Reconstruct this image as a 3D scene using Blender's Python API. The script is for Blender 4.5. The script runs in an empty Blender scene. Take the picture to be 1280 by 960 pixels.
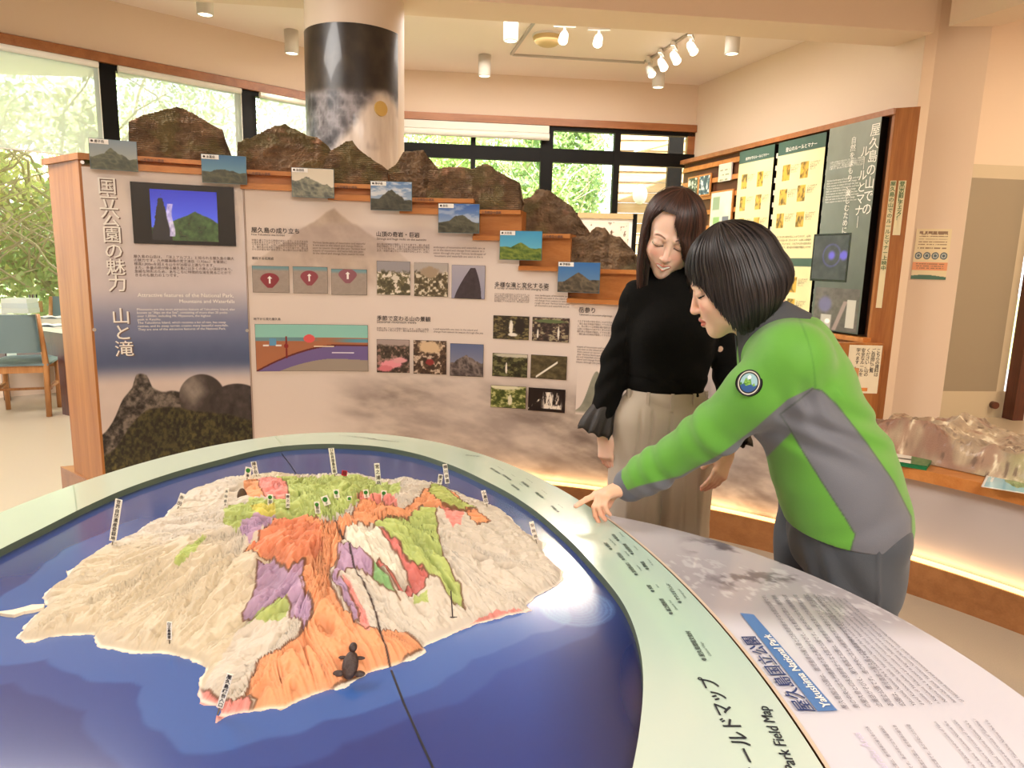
import bpy, bmesh, math, random
import numpy as np
import openvdb

# ---------------------------------------------------------------- camera, world, exposure
FPX, PITCH, ROLL, EYE = 870.0, math.radians(10.0), math.radians(1.5), 1.38
scene = bpy.context.scene
COL = scene.collection
_c, _s, _cp, _sp = math.cos(ROLL), math.sin(ROLL), math.cos(PITCH), math.sin(PITCH)
cam_d = bpy.data.cameras.new('camera'); cam = bpy.data.objects.new('camera', cam_d); COL.objects.link(cam)
cam_d.sensor_fit = 'HORIZONTAL'; cam_d.sensor_width = 36.0; cam_d.lens = 36.0 * FPX / 1280.0
cam_d.clip_start = 0.02; cam_d.clip_end = 300
from mathutils import Matrix, Vector
cam.matrix_world = Matrix(((_c, -_s, 0, 0), (_s * _sp, _c * _sp, -_cp, 0), (_s * _cp, _c * _cp, _sp, EYE), (0, 0, 0, 1)))
scene.camera = cam

world = bpy.data.worlds.new('sky'); scene.world = world; world.use_nodes = True
wn = world.node_tree; bg = wn.nodes['Background']
sky = wn.nodes.new('ShaderNodeTexSky'); sky.sky_type = 'HOSEK_WILKIE'; sky.turbidity = 3.5; sky.ground_albedo = 0.5
sky.sun_direction = (0.25, -0.35, 0.90)
mixw = wn.nodes.new('ShaderNodeMix'); mixw.data_type = 'RGBA'; mixw.inputs[0].default_value = 0.62
mixw.inputs[7].default_value = (0.95, 0.97, 1.0, 1)
wn.links.new(sky.outputs[0], mixw.inputs[6]); wn.links.new(mixw.outputs[2], bg.inputs[0]); bg.inputs[1].default_value = 5.2
sun_d = bpy.data.lights.new('sun', 'SUN'); sun_d.energy = 22.0; sun_d.angle = 0.02; sun_d.color = (1.0, 0.93, 0.8)
sun = bpy.data.objects.new('sun', sun_d); COL.objects.link(sun)
sun.rotation_euler = Vector((0.25, -0.35, 0.90)).to_track_quat('Z', 'Y').to_euler()
scene.view_settings.view_transform = 'Standard'; scene.view_settings.look = 'None'
scene.view_settings.gamma = 1.0; scene.view_settings.use_curve_mapping = False
scene.view_settings.exposure = 0.32
CEIL = 3.73
def area(name, loc, sx, sy, power, color=(1.0, 0.86, 0.68), rot=(0, 0, 0)):
    l = bpy.data.lights.new(name, 'AREA'); l.shape = 'RECTANGLE'; l.size = sx; l.size_y = sy; l.energy = power; l.color = color
    o = bpy.data.objects.new(name, l); COL.objects.link(o); o.location = loc; o.rotation_euler = rot; return o
area('ceiling_fill_light', (-3.4, 3.2, CEIL - 0.06), 2.2, 1.6, 190, (1.0, 0.95, 0.90))  # added area light, not a fitting; lights the island relief from the left
area('ceiling_fill_light', (1.2, -1.8, CEIL - 0.06), 3.4, 1.6, 215, (1.0, 0.95, 0.90))  # added fill behind the camera for the women's fronts
area('ceiling_fill_light', (0.2, 7.4, CEIL - 0.06), 3.2, 1.8, 120, (1.0, 0.93, 0.86))  # added area light for the back of the room, not a fitting
area('ceiling_fill_light', (5.6, 4.2, CEIL - 0.06), 1.6, 1.6, 110, (1.0, 0.80, 0.56))  # added warm area light over the right side, not a fitting

# ---------------------------------------------------------------- measuring helpers (photo pixel -> place in the room)
def ray(px, py):
    x = (px - 640.0) / FPX; y = -(py - 480.0) / FPX
    x, y = _c * x - _s * y, _s * x + _c * y
    return np.array([x, _cp + y * _sp, -_sp + y * _cp])
ORG = np.array([0, 0, EYE])
def onz(px, py, z): d = ray(px, py); return ORG + d * ((z - EYE) / d[2])
def ony(px, py, Y): d = ray(px, py); return ORG + d * (Y / d[1])
def online(px, py, A, B):                                            # on the vertical plane through plan points A, B
    d = ray(px, py); n = np.array([-(B[1] - A[1]), B[0] - A[0]]); t = (n @ np.array(A[:2])) / (n @ d[:2]); return ORG + d * t
BC, BR = np.array([-0.57115757, 0.70051775]), 3.1959                   # plan centre and radius of the curved display wall
def oncyl(px, py, off=0.0):
    v = ray(px, py); R = BR - off
    a = v[0] ** 2 + v[1] ** 2; b = -2 * (v[:2] @ BC); cc = BC @ BC - R * R
    t = (-b + math.sqrt(b * b - 4 * a * cc)) / 2 / a; q = ORG + t * v
    return math.atan2(q[0] - BC[0], q[1] - BC[1]) * BR, q[2]
def B(s, h, off=0.0): th = s / BR; return (BC[0] + (BR - off) * math.sin(th), BC[1] + (BR - off) * math.cos(th), h)

# ---------------------------------------------------------------- noise
def _h(ix, iy, iz, seed):
    n = (ix.astype(np.int64) * 374761393 + iy.astype(np.int64) * 668265263 + iz.astype(np.int64) * 2147483647 + seed * 1274126177) & 0xffffffff
    n = ((n ^ (n >> 13)) * 1274126177) & 0xffffffff
    return ((n ^ (n >> 16)) & 0xffff) / 65535.0
def vnoise(x, y, seed=0):
    x, y = np.broadcast_arrays(np.asarray(x, float), np.asarray(y, float))
    ix, iy = np.floor(x), np.floor(y); fx, fy = x - ix, y - iy; fx = fx * fx * (3 - 2 * fx); fy = fy * fy * (3 - 2 * fy); z = np.zeros_like(ix)
    a, b = _h(ix, iy, z, seed), _h(ix + 1, iy, z, seed); c, d = _h(ix, iy + 1, z, seed), _h(ix + 1, iy + 1, z, seed)
    return (a * (1 - fx) + b * fx) * (1 - fy) + (c * (1 - fx) + d * fx) * fy
def fbm(x, y, o=4, seed=0):
    s = 0; a = .5; t = 0
    for i in range(o): s = s + a * vnoise(np.asarray(x) * 2 ** i + 17.3 * i, np.asarray(y) * 2 ** i - 9.1 * i, seed + i); t += a; a *= .55
    return s / t
def ridged(x, y, o=4, seed=0):
    s = 0; a = .5; t = 0
    for i in range(o): s = s + a * (1 - abs(2 * vnoise(np.asarray(x) * 2 ** i + 5.7 * i, np.asarray(y) * 2 ** i + 3.3 * i, seed + i) - 1)); t += a; a *= .55
    return s / t
def sstep(a, b, x): t = np.clip((x - a) / (b - a), 0, 1); return t * t * (3 - 2 * t)
def lin(c):
    c = np.asarray(c, float) / 255.0; return np.where(c <= .04045, c / 12.92, ((c + .055) / 1.055) ** 2.4)
def mixc(a, b, t): t = np.asarray(t)[..., None]; return np.asarray(a, float) * (1 - t) + np.asarray(b, float) * t

# ---------------------------------------------------------------- materials
def mat(name, rgb, rough=.6, metal=0., coat=0., bump=0., bscale=60., var=0., emit=None, es=0., spec=.5, trans=0., sub=0., sheen=0., stretch=(1, 1, 1)):
    m = bpy.data.materials.new(name); m.use_nodes = True; nt = m.node_tree; b = nt.nodes['Principled BSDF']; L = nt.links
    c = tuple(lin(rgb)) + (1,); b.inputs['Base Color'].default_value = c; b.inputs['Roughness'].default_value = rough
    b.inputs['Metallic'].default_value = metal; b.inputs['Coat Weight'].default_value = coat; b.inputs['Coat Roughness'].default_value = .05
    b.inputs['Specular IOR Level'].default_value = spec; b.inputs['Transmission Weight'].default_value = trans
    if sub: b.inputs['Subsurface Weight'].default_value = sub; b.inputs['Subsurface Radius'].default_value = (1, .3, .15); b.inputs['Subsurface Scale'].default_value = .008
    if sheen: b.inputs['Sheen Weight'].default_value = sheen
    if emit: b.inputs['Emission Color'].default_value = tuple(lin(emit)) + (1,); b.inputs['Emission Strength'].default_value = es
    if bump or var:
        tc = nt.nodes.new('ShaderNodeTexCoord'); mp = nt.nodes.new('ShaderNodeMapping'); mp.inputs['Scale'].default_value = stretch
        nz = nt.nodes.new('ShaderNodeTexNoise'); nz.inputs['Scale'].default_value = bscale; nz.inputs['Detail'].default_value = 5
        L.new(tc.outputs['Object'], mp.inputs[0]); L.new(mp.outputs[0], nz.inputs['Vector'])
        if bump: bp = nt.nodes.new('ShaderNodeBump'); bp.inputs['Strength'].default_value = bump; bp.inputs['Distance'].default_value = .01; L.new(nz.outputs['Fac'], bp.inputs['Height']); L.new(bp.outputs[0], b.inputs['Normal'])
        if var:
            r = nt.nodes.new('ShaderNodeMix'); r.data_type = 'RGBA'; r.inputs[6].default_value = tuple(np.array(c[:3]) * (1 - var)) + (1,); r.inputs[7].default_value = tuple(np.minimum(np.array(c[:3]) * (1 + var), 1)) + (1,)
            L.new(nz.outputs['Fac'], r.inputs[0]); L.new(r.outputs[2], b.inputs['Base Color'])
    return m
def wood(name, c1, c2, scale=6., axis='Z', rough=.42, coat=.15):
    m = bpy.data.materials.new(name); m.use_nodes = True; nt = m.node_tree; b = nt.nodes['Principled BSDF']; L = nt.links
    tc = nt.nodes.new('ShaderNodeTexCoord'); mp = nt.nodes.new('ShaderNodeMapping'); k = {'X': (.06, 1, 1), 'Y': (1, .06, 1), 'Z': (1, 1, .06)}[axis]
    mp.inputs['Scale'].default_value = tuple(scale * v for v in k)
    nz = nt.nodes.new('ShaderNodeTexNoise'); nz.inputs['Scale'].default_value = 3; nz.inputs['Detail'].default_value = 8; nz.inputs['Distortion'].default_value = .6
    nf = nt.nodes.new('ShaderNodeTexNoise'); nf.inputs['Scale'].default_value = 28; nf.inputs['Detail'].default_value = 3
    cr = nt.nodes.new('ShaderNodeValToRGB'); cr.color_ramp.elements[0].position = .3; cr.color_ramp.elements[1].position = .7
    cr.color_ramp.elements[0].color = tuple(lin(c1)) + (1,); cr.color_ramp.elements[1].color = tuple(lin(c2)) + (1,)
    ad = nt.nodes.new('ShaderNodeMath'); ad.operation = 'MULTIPLY_ADD'; ad.inputs[1].default_value = .35
    L.new(tc.outputs['Object'], mp.inputs[0]); L.new(mp.outputs[0], nz.inputs['Vector']); L.new(mp.outputs[0], nf.inputs['Vector'])
    su = nt.nodes.new('ShaderNodeMath'); su.operation = 'SUBTRACT'; su.inputs[1].default_value = .17
    L.new(nz.outputs['Fac'], su.inputs[0]); L.new(nf.outputs['Fac'], ad.inputs[0]); L.new(su.outputs[0], ad.inputs[2]); L.new(ad.outputs[0], cr.inputs[0]); L.new(cr.outputs[0], b.inputs['Base Color'])
    bp = nt.nodes.new('ShaderNodeBump'); bp.inputs['Strength'].default_value = .12; bp.inputs['Distance'].default_value = .004; L.new(nf.outputs['Fac'], bp.inputs['Height']); L.new(bp.outputs[0], b.inputs['Normal'])
    b.inputs['Roughness'].default_value = rough; b.inputs['Coat Weight'].default_value = coat; b.inputs['Coat Roughness'].default_value = .2
    return m
def vcol(name, rough=.5, coat=0., sub=0., spec=.5, emit=0., bump=0., bscale=300., sheen=0., stretch=(1, 1, 1)):
    m = mat(name, (200, 200, 200), rough, 0, coat, bump=bump, bscale=bscale, spec=spec, sub=sub, sheen=sheen, stretch=stretch); nt = m.node_tree; b = nt.nodes['Principled BSDF']
    a = nt.nodes.new('ShaderNodeAttribute'); a.attribute_name = 'col'; nt.links.new(a.outputs['Color'], b.inputs['Base Color'])
    if emit: nt.links.new(a.outputs['Color'], b.inputs['Emission Color']); b.inputs['Emission Strength'].default_value = emit
    return m
M = dict(
    wall=mat('warm_plaster', (232, 212, 192), .85, bump=.05, bscale=200, var=.02), ceil=mat('ceiling_paint', (244, 229, 218), .9),
    floor=mat('speckled_vinyl_floor', (176, 162, 141), .3, bscale=240, var=.16, spec=.45), black=mat('black_frame', (9, 7, 6), .5, spec=.2),
    wood=wood('honey_wood', (150, 90, 40), (182, 120, 60), 5, 'Z', .5, .0), woodh=wood('honey_wood_edge', (184, 112, 50), (206, 138, 74), 5, 'X'),
    plinth=wood('plinth_wood', (138, 88, 46), (162, 108, 62), 5, 'X'),
    rail=wood('rail_wood', (150, 92, 50), (176, 114, 68), 4, 'X'), dark=wood('dark_red_wood', (70, 32, 20), (100, 50, 30), 5, 'Z'),
    chairw=wood('chair_wood', (164, 108, 60), (196, 142, 88), 8, 'Z'), teal=mat('grey_teal_vinyl', (112, 134, 138), .45, bump=.05, bscale=300),
    panel=vcol('printed_panel', .38, coat=.12), print=vcol('photo_print', .35, coat=.25), rock=vcol('rock_model', .75, bump=.5, bscale=90),
    white=mat('white_print', (246, 244, 240), .5), ink=mat('dark_ink', (52, 44, 44), .6), inkb=mat('navy_ink', (48, 60, 92), .5), inkw=mat('white_ink', (250, 246, 238), .5, emit=(250, 246, 238), es=.0),
    metal=mat('satin_metal', (190, 186, 180), .3, 1.), lamp=mat('white_lamp_body', (214, 208, 198), .5), glow=mat('lamp_lens', (255, 244, 224), .4, emit=(255, 236, 205), es=4),
    tubeglow=mat('strip_light', (255, 230, 180), .4, emit=(255, 190, 100), es=3.0), blackp=mat('black_plastic', (14, 14, 16), .25))

# ---------------------------------------------------------------- object helpers
def tag(o, label=None, cat=None, group=None, kind=None):
    if label: o['label'] = label
    if cat: o['category'] = cat
    if group: o['group'] = group
    if kind: o['kind'] = kind
    return o
def thing(name, label, cat, loc=(0, 0, 0), group=None, rz=0):
    o = bpy.data.objects.new(name, None); COL.objects.link(o); o.location = loc; o.rotation_euler = (0, 0, rz); o.empty_display_size = .1; return tag(o, label, cat, group)
class MB:
    def __init__(s): s.v = []; s.f = []; s.m = []; s.c = []; s.mats = []
    def mi(s, m):
        if m not in s.mats: s.mats.append(m)
        return s.mats.index(m)
    def raw(s, vs, fs, m=None, cols=None):
        n = len(s.v); s.v += [tuple(map(float, v)) for v in vs]; k = s.mi(m) if m else 0
        for f in fs: s.f.append(tuple(i + n for i in f)); s.m.append(k)
        s.c += [tuple(c) for c in cols] if cols is not None else [(1, 1, 1)] * len(vs); return s
    def box(s, x0, x1, y0, y1, z0, z1, m=None, rz=0, c=(0, 0), bev=0.0):
        ca, sa = math.cos(rz), math.sin(rz)
        if bev:
            b = min(bev, (x1 - x0) / 3, (y1 - y0) / 3); P = [(x0 + b, y0), (x1 - b, y0), (x1, y0 + b), (x1, y1 - b), (x1 - b, y1), (x0 + b, y1), (x0, y1 - b), (x0, y0 + b)]
        else: P = [(x0, y0), (x1, y0), (x1, y1), (x0, y1)]
        return s.prism([(c[0] + x * ca - y * sa, c[1] + x * sa + y * ca) for x, y in P], z0, z1, m)
    def prism(s, P, z0, z1, m=None):
        n = len(P); vs = [(x, y, z0) for x, y in P] + [(x, y, z1) for x, y in P]
        fs = [tuple(range(n - 1, -1, -1)), tuple(range(n, 2 * n))] + [(i, (i + 1) % n, n + (i + 1) % n, n + i) for i in range(n)]
        return s.raw(vs, fs, m)
    def hexa(s, a, b, m=None):                                        # a: four bottom points, b: four top points
        return s.raw(list(a) + list(b), [(3, 2, 1, 0), (4, 5, 6, 7), (0, 1, 5, 4), (1, 2, 6, 5), (2, 3, 7, 6), (3, 0, 4, 7)], m)
    def tube(s, pts, rad, m=None, n=10, cap=True):
        pts = [np.array(p, float) for p in pts]; rad = [rad] * len(pts) if np.isscalar(rad) else rad; vs = []; up = None
        for i, p in enumerate(pts):
            t = pts[min(i + 1, len(pts) - 1)] - pts[max(i - 1, 0)]; t = t / (np.linalg.norm(t) + 1e-9)
            if up is None: up = np.array([0, 0, 1.]) if abs(t[2]) < .9 else np.array([1., 0, 0])
            a = np.cross(t, up); a /= np.linalg.norm(a) + 1e-9; b = np.cross(a, t); up = b
            for k in range(n): th = 2 * math.pi * k / n; vs.append(p + rad[i] * (a * math.cos(th) + b * math.sin(th)))
        fs = [(i * n + k, i * n + (k + 1) % n, (i + 1) * n + (k + 1) % n, (i + 1) * n + k) for i in range(len(pts) - 1) for k in range(n)]
        if cap: fs += [tuple(range(n - 1, -1, -1)), tuple((len(pts) - 1) * n + k for k in range(n))]
        return s.raw(vs, fs, m)
    def lathe(s, prof, c=(0, 0, 0), m=None, n=24, arc=(0, 2 * math.pi)):
        full = abs(arc[1] - arc[0] - 2 * math.pi) < 1e-6; k = n if full else n + 1; vs = []
        for r, z in prof:
            for i in range(k): th = arc[0] + (arc[1] - arc[0]) * i / n; vs.append((c[0] + r * math.cos(th), c[1] + r * math.sin(th), c[2] + z))
        fs = [(j * k + i, j * k + (i + 1) % k, (j + 1) * k + (i + 1) % k, (j + 1) * k + i) for j in range(len(prof) - 1) for i in range(n)]
        return s.raw(vs, fs, m)
    def grid(s, fn, nu, nv, m=None, cols=None):                       # fn(u, v) -> point, u, v in 0..1
        vs = [fn(i / (nu - 1), j / (nv - 1)) for j in range(nv) for i in range(nu)]
        fs = [(j * nu + i, j * nu + i + 1, (j + 1) * nu + i + 1, (j + 1) * nu + i) for j in range(nv - 1) for i in range(nu - 1)]
        return s.raw(vs, fs, m, cols)
    def build(s, name, m=None, parent=None, smooth=False, label=None, loc=None):
        me = bpy.data.meshes.new(name); me.from_pydata(s.v, [], s.f)
        ms = s.mats if s.mats else ([m] if m else [])
        for q in ms: me.materials.append(q)
        if s.mats: me.polygons.foreach_set('material_index', s.m)
        if any(c != (1, 1, 1) for c in s.c):
            a = me.color_attributes.new('col', 'FLOAT_COLOR', 'POINT'); a.data.foreach_set('color', np.c_[np.array(s.c, float), np.ones(len(s.c))].ravel())
        if smooth: me.polygons.foreach_set('use_smooth', [True] * len(me.polygons))
        me.update(); return link(name, me, parent, label)
def link(name, me, parent=None, label=None):
    o = bpy.data.objects.new(name, me); COL.objects.link(o)
    if parent is not None:
        o.parent = parent; o.matrix_parent_inverse = PINV(parent)
    if label: o['label'] = label
    return o
def PINV(p):                                                          # meshes are written in room coordinates, whatever the parent's place
    m = Matrix.Translation(p.location) @ p.rotation_euler.to_matrix().to_4x4()
    if p.parent: m = p.parent.matrix_world @ p.matrix_parent_inverse @ m if False else m
    return m.inverted() if p.type == 'EMPTY' else Matrix.Identity(4)
def npmesh(name, V, Fq, m, parent=None, cols=None, smooth=True, label=None):
    me = bpy.data.meshes.new(name); V = np.asarray(V, np.float32); Fq = np.asarray(Fq, np.int32); k = Fq.shape[1]
    me.vertices.add(len(V)); me.vertices.foreach_set('co', V.ravel()); me.loops.add(Fq.size); me.loops.foreach_set('vertex_index', Fq.ravel())
    me.polygons.add(len(Fq)); me.polygons.foreach_set('loop_start', np.arange(0, Fq.size, k, dtype=np.int32)); me.polygons.foreach_set('loop_total', np.full(len(Fq), k, np.int32))
    me.polygons.foreach_set('use_smooth', np.full(len(Fq), smooth)); me.materials.append(m)
    if cols is not None:
        a = me.color_attributes.new('col', 'FLOAT_COLOR', 'POINT'); a.data.foreach_set('color', np.c_[cols, np.ones(len(cols))].astype(np.float32).ravel())
    me.update(calc_edges=True); me.validate(); return link(name, me, parent, label)
def picture(name, fn, img, nu, nv, m, parent=None, label=None):       # fn(u, v) vectorised over arrays -> (N,3); img(u, v) -> sRGB 0..255 (N,3)
    u, v = np.meshgrid(np.linspace(0, 1, nu), np.linspace(0, 1, nv)); u = u.ravel(); v = v.ravel()
    V = fn(u, v); j, i = np.meshgrid(np.arange(nv - 1), np.arange(nu - 1), indexing='ij'); a = (j * nu + i).ravel()
    return npmesh(name, V, np.c_[a, a + 1, a + nu + 1, a + nu], m, parent, lin(np.clip(img(u, v), 0, 255)), True, label)
def Bv(s, h, off=0.0):
    th = np.asarray(s) / BR; r = BR - off; return np.stack([BC[0] + r * np.sin(th), BC[1] + r * np.cos(th), np.broadcast_to(h, th.shape)], -1)
def text(name, body, fn, m, parent=None, size=1., align='LEFT', bold=0., spacing=1., label=None, fit=None, res=2, yup='TOP_BASELINE'):
    c = bpy.data.curves.new('t', 'FONT'); c.body = body; c.resolution_u = res; c.size = 1.; c.align_x = align; c.space_line = spacing; c.align_y = 'TOP_BASELINE'
    o = bpy.data.objects.new('t', c); COL.objects.link(o); dg = bpy.context.evaluated_depsgraph_get(); me = bpy.data.meshes.new_from_object(o.evaluated_get(dg))
    bpy.data.objects.remove(o); bpy.data.curves.remove(c); me.name = name
    if bold >= .008 and len(me.vertices):                                # heavier strokes: copies nudged sideways and up
        bm = bmesh.new(); bm.from_mesh(me); n0 = list(bm.verts) + list(bm.edges) + list(bm.faces)
        for dx_, dy_ in ((bold * 1.5, 0), (bold * .75, bold)):
            g_ = bmesh.ops.duplicate(bm, geom=n0)['geom']; bmesh.ops.translate(bm, verts=[q for q in g_ if isinstance(q, bmesh.types.BMVert)], vec=(dx_, dy_, 0))
        bm.to_mesh(me); bm.free()
    V = np.empty(len(me.vertices) * 3); me.vertices.foreach_get('co', V); V = V.reshape(-1, 3)
    if fit and len(V): size = fit / max(1e-6, V[:, 0].max() - V[:, 0].min())
    W = fn(V[:, 0] * size, V[:, 1] * size)
    if bold >= .008 and len(V) > 3:                                      # each copy sits a hair further out
        o_, ex, ey = fn(np.array([0., .01, 0.]), np.array([0., 0., .01])); nn3 = np.cross(ex - o_, ey - o_); nn3 /= np.linalg.norm(nn3); W = W + nn3 * (np.arange(len(V)) // (len(V) // 3))[:, None] * .00035
    me.vertices.foreach_set('co', W.astype(np.float32).ravel()); me.materials.clear(); me.materials.append(m); me.update()
    return link(name, me, parent, label)
def vert(t): return '\n'.join(t)

# ---------------------------------------------------------------- room shell
def struct(mb, name, m=None, smooth=False): o = mb.build(name, m, smooth=smooth); o['kind'] = 'structure'; return o
struct(MB().box(-9, 8, -4, 10.2, -.2, 0), 'floor', M['floor'])
struct(MB().box(-9, 8, -4, 10.15, CEIL, CEIL + .2), 'ceiling', M['ceil'])
RAIL = 3.15
W0, W1, W2, W3 = np.array([-7.6, 3.74]), np.array([-3.40, 7.656]), np.array([-1.62, 9.32]), np.array([2.36, 9.74])
W0b = np.array([-5.20, 5.975])
WR = np.array([3.44, 6.36])
def slab(mb, A, Bp, z0, z1, t=.12, m=None, side=1, ext=0.0):            # upright slab on a plan line, thickened away from the room
    A, Bp = np.array(A, float), np.array(Bp, float); d = (Bp - A) / np.linalg.norm(Bp - A); n = np.array([-d[1], d[0]]) * side; A = A - d * ext; Bp = Bp + d * ext
    return mb.prism([tuple(A), tuple(Bp), tuple(Bp + n * t), tuple(A + n * t)], z0, z1, m)
w = MB()
for a, b in ((W0, W0b), (W0b, W1), (W1, W2)): slab(w, a, b, RAIL + .1, CEIL, .2, ext=.02)
struct(w, 'wall_left', M['wall'])
w = MB(); slab(w, W2, W3, RAIL + .06, CEIL, .2, ext=.05); struct(w, 'wall_back', M['wall'])
w = MB(); slab(w, W3, WR, 0, CEIL, .2); struct(w, 'wall_right', M['wall'])
w = MB()
for a, b in ((W0, W0b), (W0b, W1), (W1, W2)): slab(w, a, b, RAIL, RAIL + .085, .16, side=1); slab(w, a, b, RAIL, RAIL + .085, .05, side=-1, ext=.01)
struct(w, 'trim_1', M['rail'])
w = MB(); slab(w, W2, W3, RAIL - .02, RAIL + .07, .1); slab(w, W2, W3, RAIL - .02, RAIL + .07, .05, side=-1)
d23 = (W3 - W2) / np.linalg.norm(W3 - W2); slab(w, W3 - d23 * .1, W3, 0, RAIL, .08); struct(w, 'trim_2', M['rail'])
struct(MB().box(-9, 8, -4.2, -4, 0, CEIL), 'wall_rear', M['wall']); struct(MB().box(8, 8.2, -4, 10, 0, CEIL), 'wall_east', M['wall'])
w = MB(); w.box(-9.2, -9, -4, 3.7, 0, CEIL); struct(w, 'wall_west', M['wall'])
# alcove at the right: pillar, beams, door
p0, p1 = onz(1099, 524, 0), onz(1173, 531, 0)
dp = (p1 - p0)[:2]; dp /= np.linalg.norm(dp); PILR = [tuple(p0[:2]), tuple(p1[:2]), tuple(p1[:2] + np.array([.12, .62])), tuple(p0[:2] + np.array([.3, .62]))]
struct(MB().prism(PILR, 0, CEIL), 'wall_pillar', M['wall'])
b0, b1 = ony(505, 6, 5.9), ony(1151, 39, 6.1); zb = 3.36
b0 = onz(780, 14, zb); b1 = onz(1151, 39, zb); db = (b1 - b0)[:2] / np.linalg.norm((b1 - b0)[:2]); A = b0[:2] - db * 9; Bq = b1[:2] + db * .12
struct(MB().prism([tuple(A), tuple(Bq), tuple(Bq + np.array([-db[1], db[0]]) * .42), tuple(A + np.array([-db[1], db[0]]) * .42)], zb, CEIL), 'trim_3', M['wall'])
q0, q1, q2, q3 = onz(1186, 33, zb)[:2], onz(1280, 4, zb)[:2], onz(1280, 26, zb)[:2], onz(1247, 33, zb)[:2]
dq = (q1 - q0) / np.linalg.norm(q1 - q0)
struct(MB().prism([tuple(q0), tuple(q0 + dq * 7), tuple(q3 + dq * 7 + np.array([.15, 0])), tuple(q3)], zb, CEIL), 'trim_4', M['wall'])
dA = onz(1165, 522, 0)[:2]; dB = onz(1252, 522, 0)[:2]; dd = (dB - dA) / np.linalg.norm(dB - dA); dn = np.array([-dd[1], dd[0]])
DZ = float(online(1222, 205, dA, dB)[2])
xs = lambda px, py=400: float((online(px, py, dA, dB)[:2] - dA) @ dd)
w = MB(); slab(w, dA - dd * .35, dB + dd * 3, DZ, CEIL, .15); slab(w, dA - dd * .35, dA + dd * .0, 0, DZ, .15); slab(w, dB + dd * .55, dB + dd * 3, 0, DZ, .15); struct(w, 'wall_alcove', M['wall'])
x0, x1 = xs(1178, 522) - .08, xs(1252, 522)
dr = thing('door_1', None, None, (0, 0, 0)); dr['kind'] = 'structure'
cream = mat('door_frame_cream', (206, 192, 166), .5); grey = mat('door_grey_film', (158, 146, 126), .45)
w = MB(); slab(w, dA + dd * (x0 - .1), dA + dd * x1, DZ - .12, DZ, .1); slab(w, dA + dd * (x0 - .1), dA + dd * (x0), 0, DZ - .12, .1); slab(w, dA + dd * x0, dA + dd * x1, 0, .26, .06, side=1); w.build('door_frame', cream, dr)
w = MB(); slab(w, dA + dd * x0, dA + dd * (x1 - .1), .26, DZ - .12, .05); w.build('door_panel', grey, dr)
w = MB(); slab(w, dA + dd * (x1 - .1), dA + dd * (x1 - .02), .0, DZ - .12, .04); w.build('door_stile', cream, dr)
kn = dA + dd * (x1 - .12); w = MB(); w.tube([(kn[0], kn[1], .13), (kn[0], kn[1] - .05, .13)], .035, n=16); w.build('door_knob', M['dark'], dr)
w = MB(); slab(w, dA + dd * (x1), dA + dd * (x1 + .11), 0, DZ, .13, side=-1); struct(w, 'trim_5', M['dark'])
w = MB(); slab(w, dA + dd * (x1 + .12), dA + dd * (x1 + .55), 0.0, 1.5, .1, side=-1); struct(w, 'trim_6', M['lamp'])

# windows: left curved run with roller blinds, back run with black frames
glass = bpy.data.materials.new('window_glass'); glass.use_nodes = True; nt = glass.node_tree; nt.nodes.clear()
o_ = nt.nodes.new('ShaderNodeOutputMaterial'); mx = nt.nodes.new('ShaderNodeMixShader'); tr = nt.nodes.new('ShaderNodeBsdfTransparent'); gl = nt.nodes.new('ShaderNodeBsdfGlossy'); gl.inputs['Roughness'].default_value = .02
tr.inputs[0].default_value = (.93, .97, .95, 1); fr = nt.nodes.new('ShaderNodeFresnel'); fr.inputs[0].default_value = 1.3
nt.links.new(fr.outputs[0], mx.inputs[0]); nt.links.new(tr.outputs[0], mx.inputs[1]); nt.links.new(gl.outputs[0], mx.inputs[2]); nt.links.new(mx.outputs[0], o_.inputs[0])
blindm = bpy.data.materials.new('sheer_blind'); blindm.use_nodes = True; nt = blindm.node_tree; nt.nodes.clear()
o_ = nt.nodes.new('ShaderNodeOutputMaterial'); mx = nt.nodes.new('ShaderNodeMixShader'); tr = nt.nodes.new('ShaderNodeBsdfTransparent'); m2 = nt.nodes.new('ShaderNodeMixShader'); tl = nt.nodes.new('ShaderNodeBsdfTranslucent'); df = nt.nodes.new('ShaderNodeBsdfDiffuse')
tl.inputs[0].default_value = (.86, .92, .93, 1); df.inputs[0].default_value = (.86, .88, .86, 1); m2.inputs[0].default_value = .35; mx.inputs[0].default_value = .74
nt.links.new(tl.outputs[0], m2.inputs[1]); nt.links.new(df.outputs[0], m2.inputs[2]); nt.links.new(tr.outputs[0], mx.inputs[1]); nt.links.new(m2.outputs[0], mx.inputs[2]); nt.links.new(mx.outputs[0], o_.inputs[0])
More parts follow.
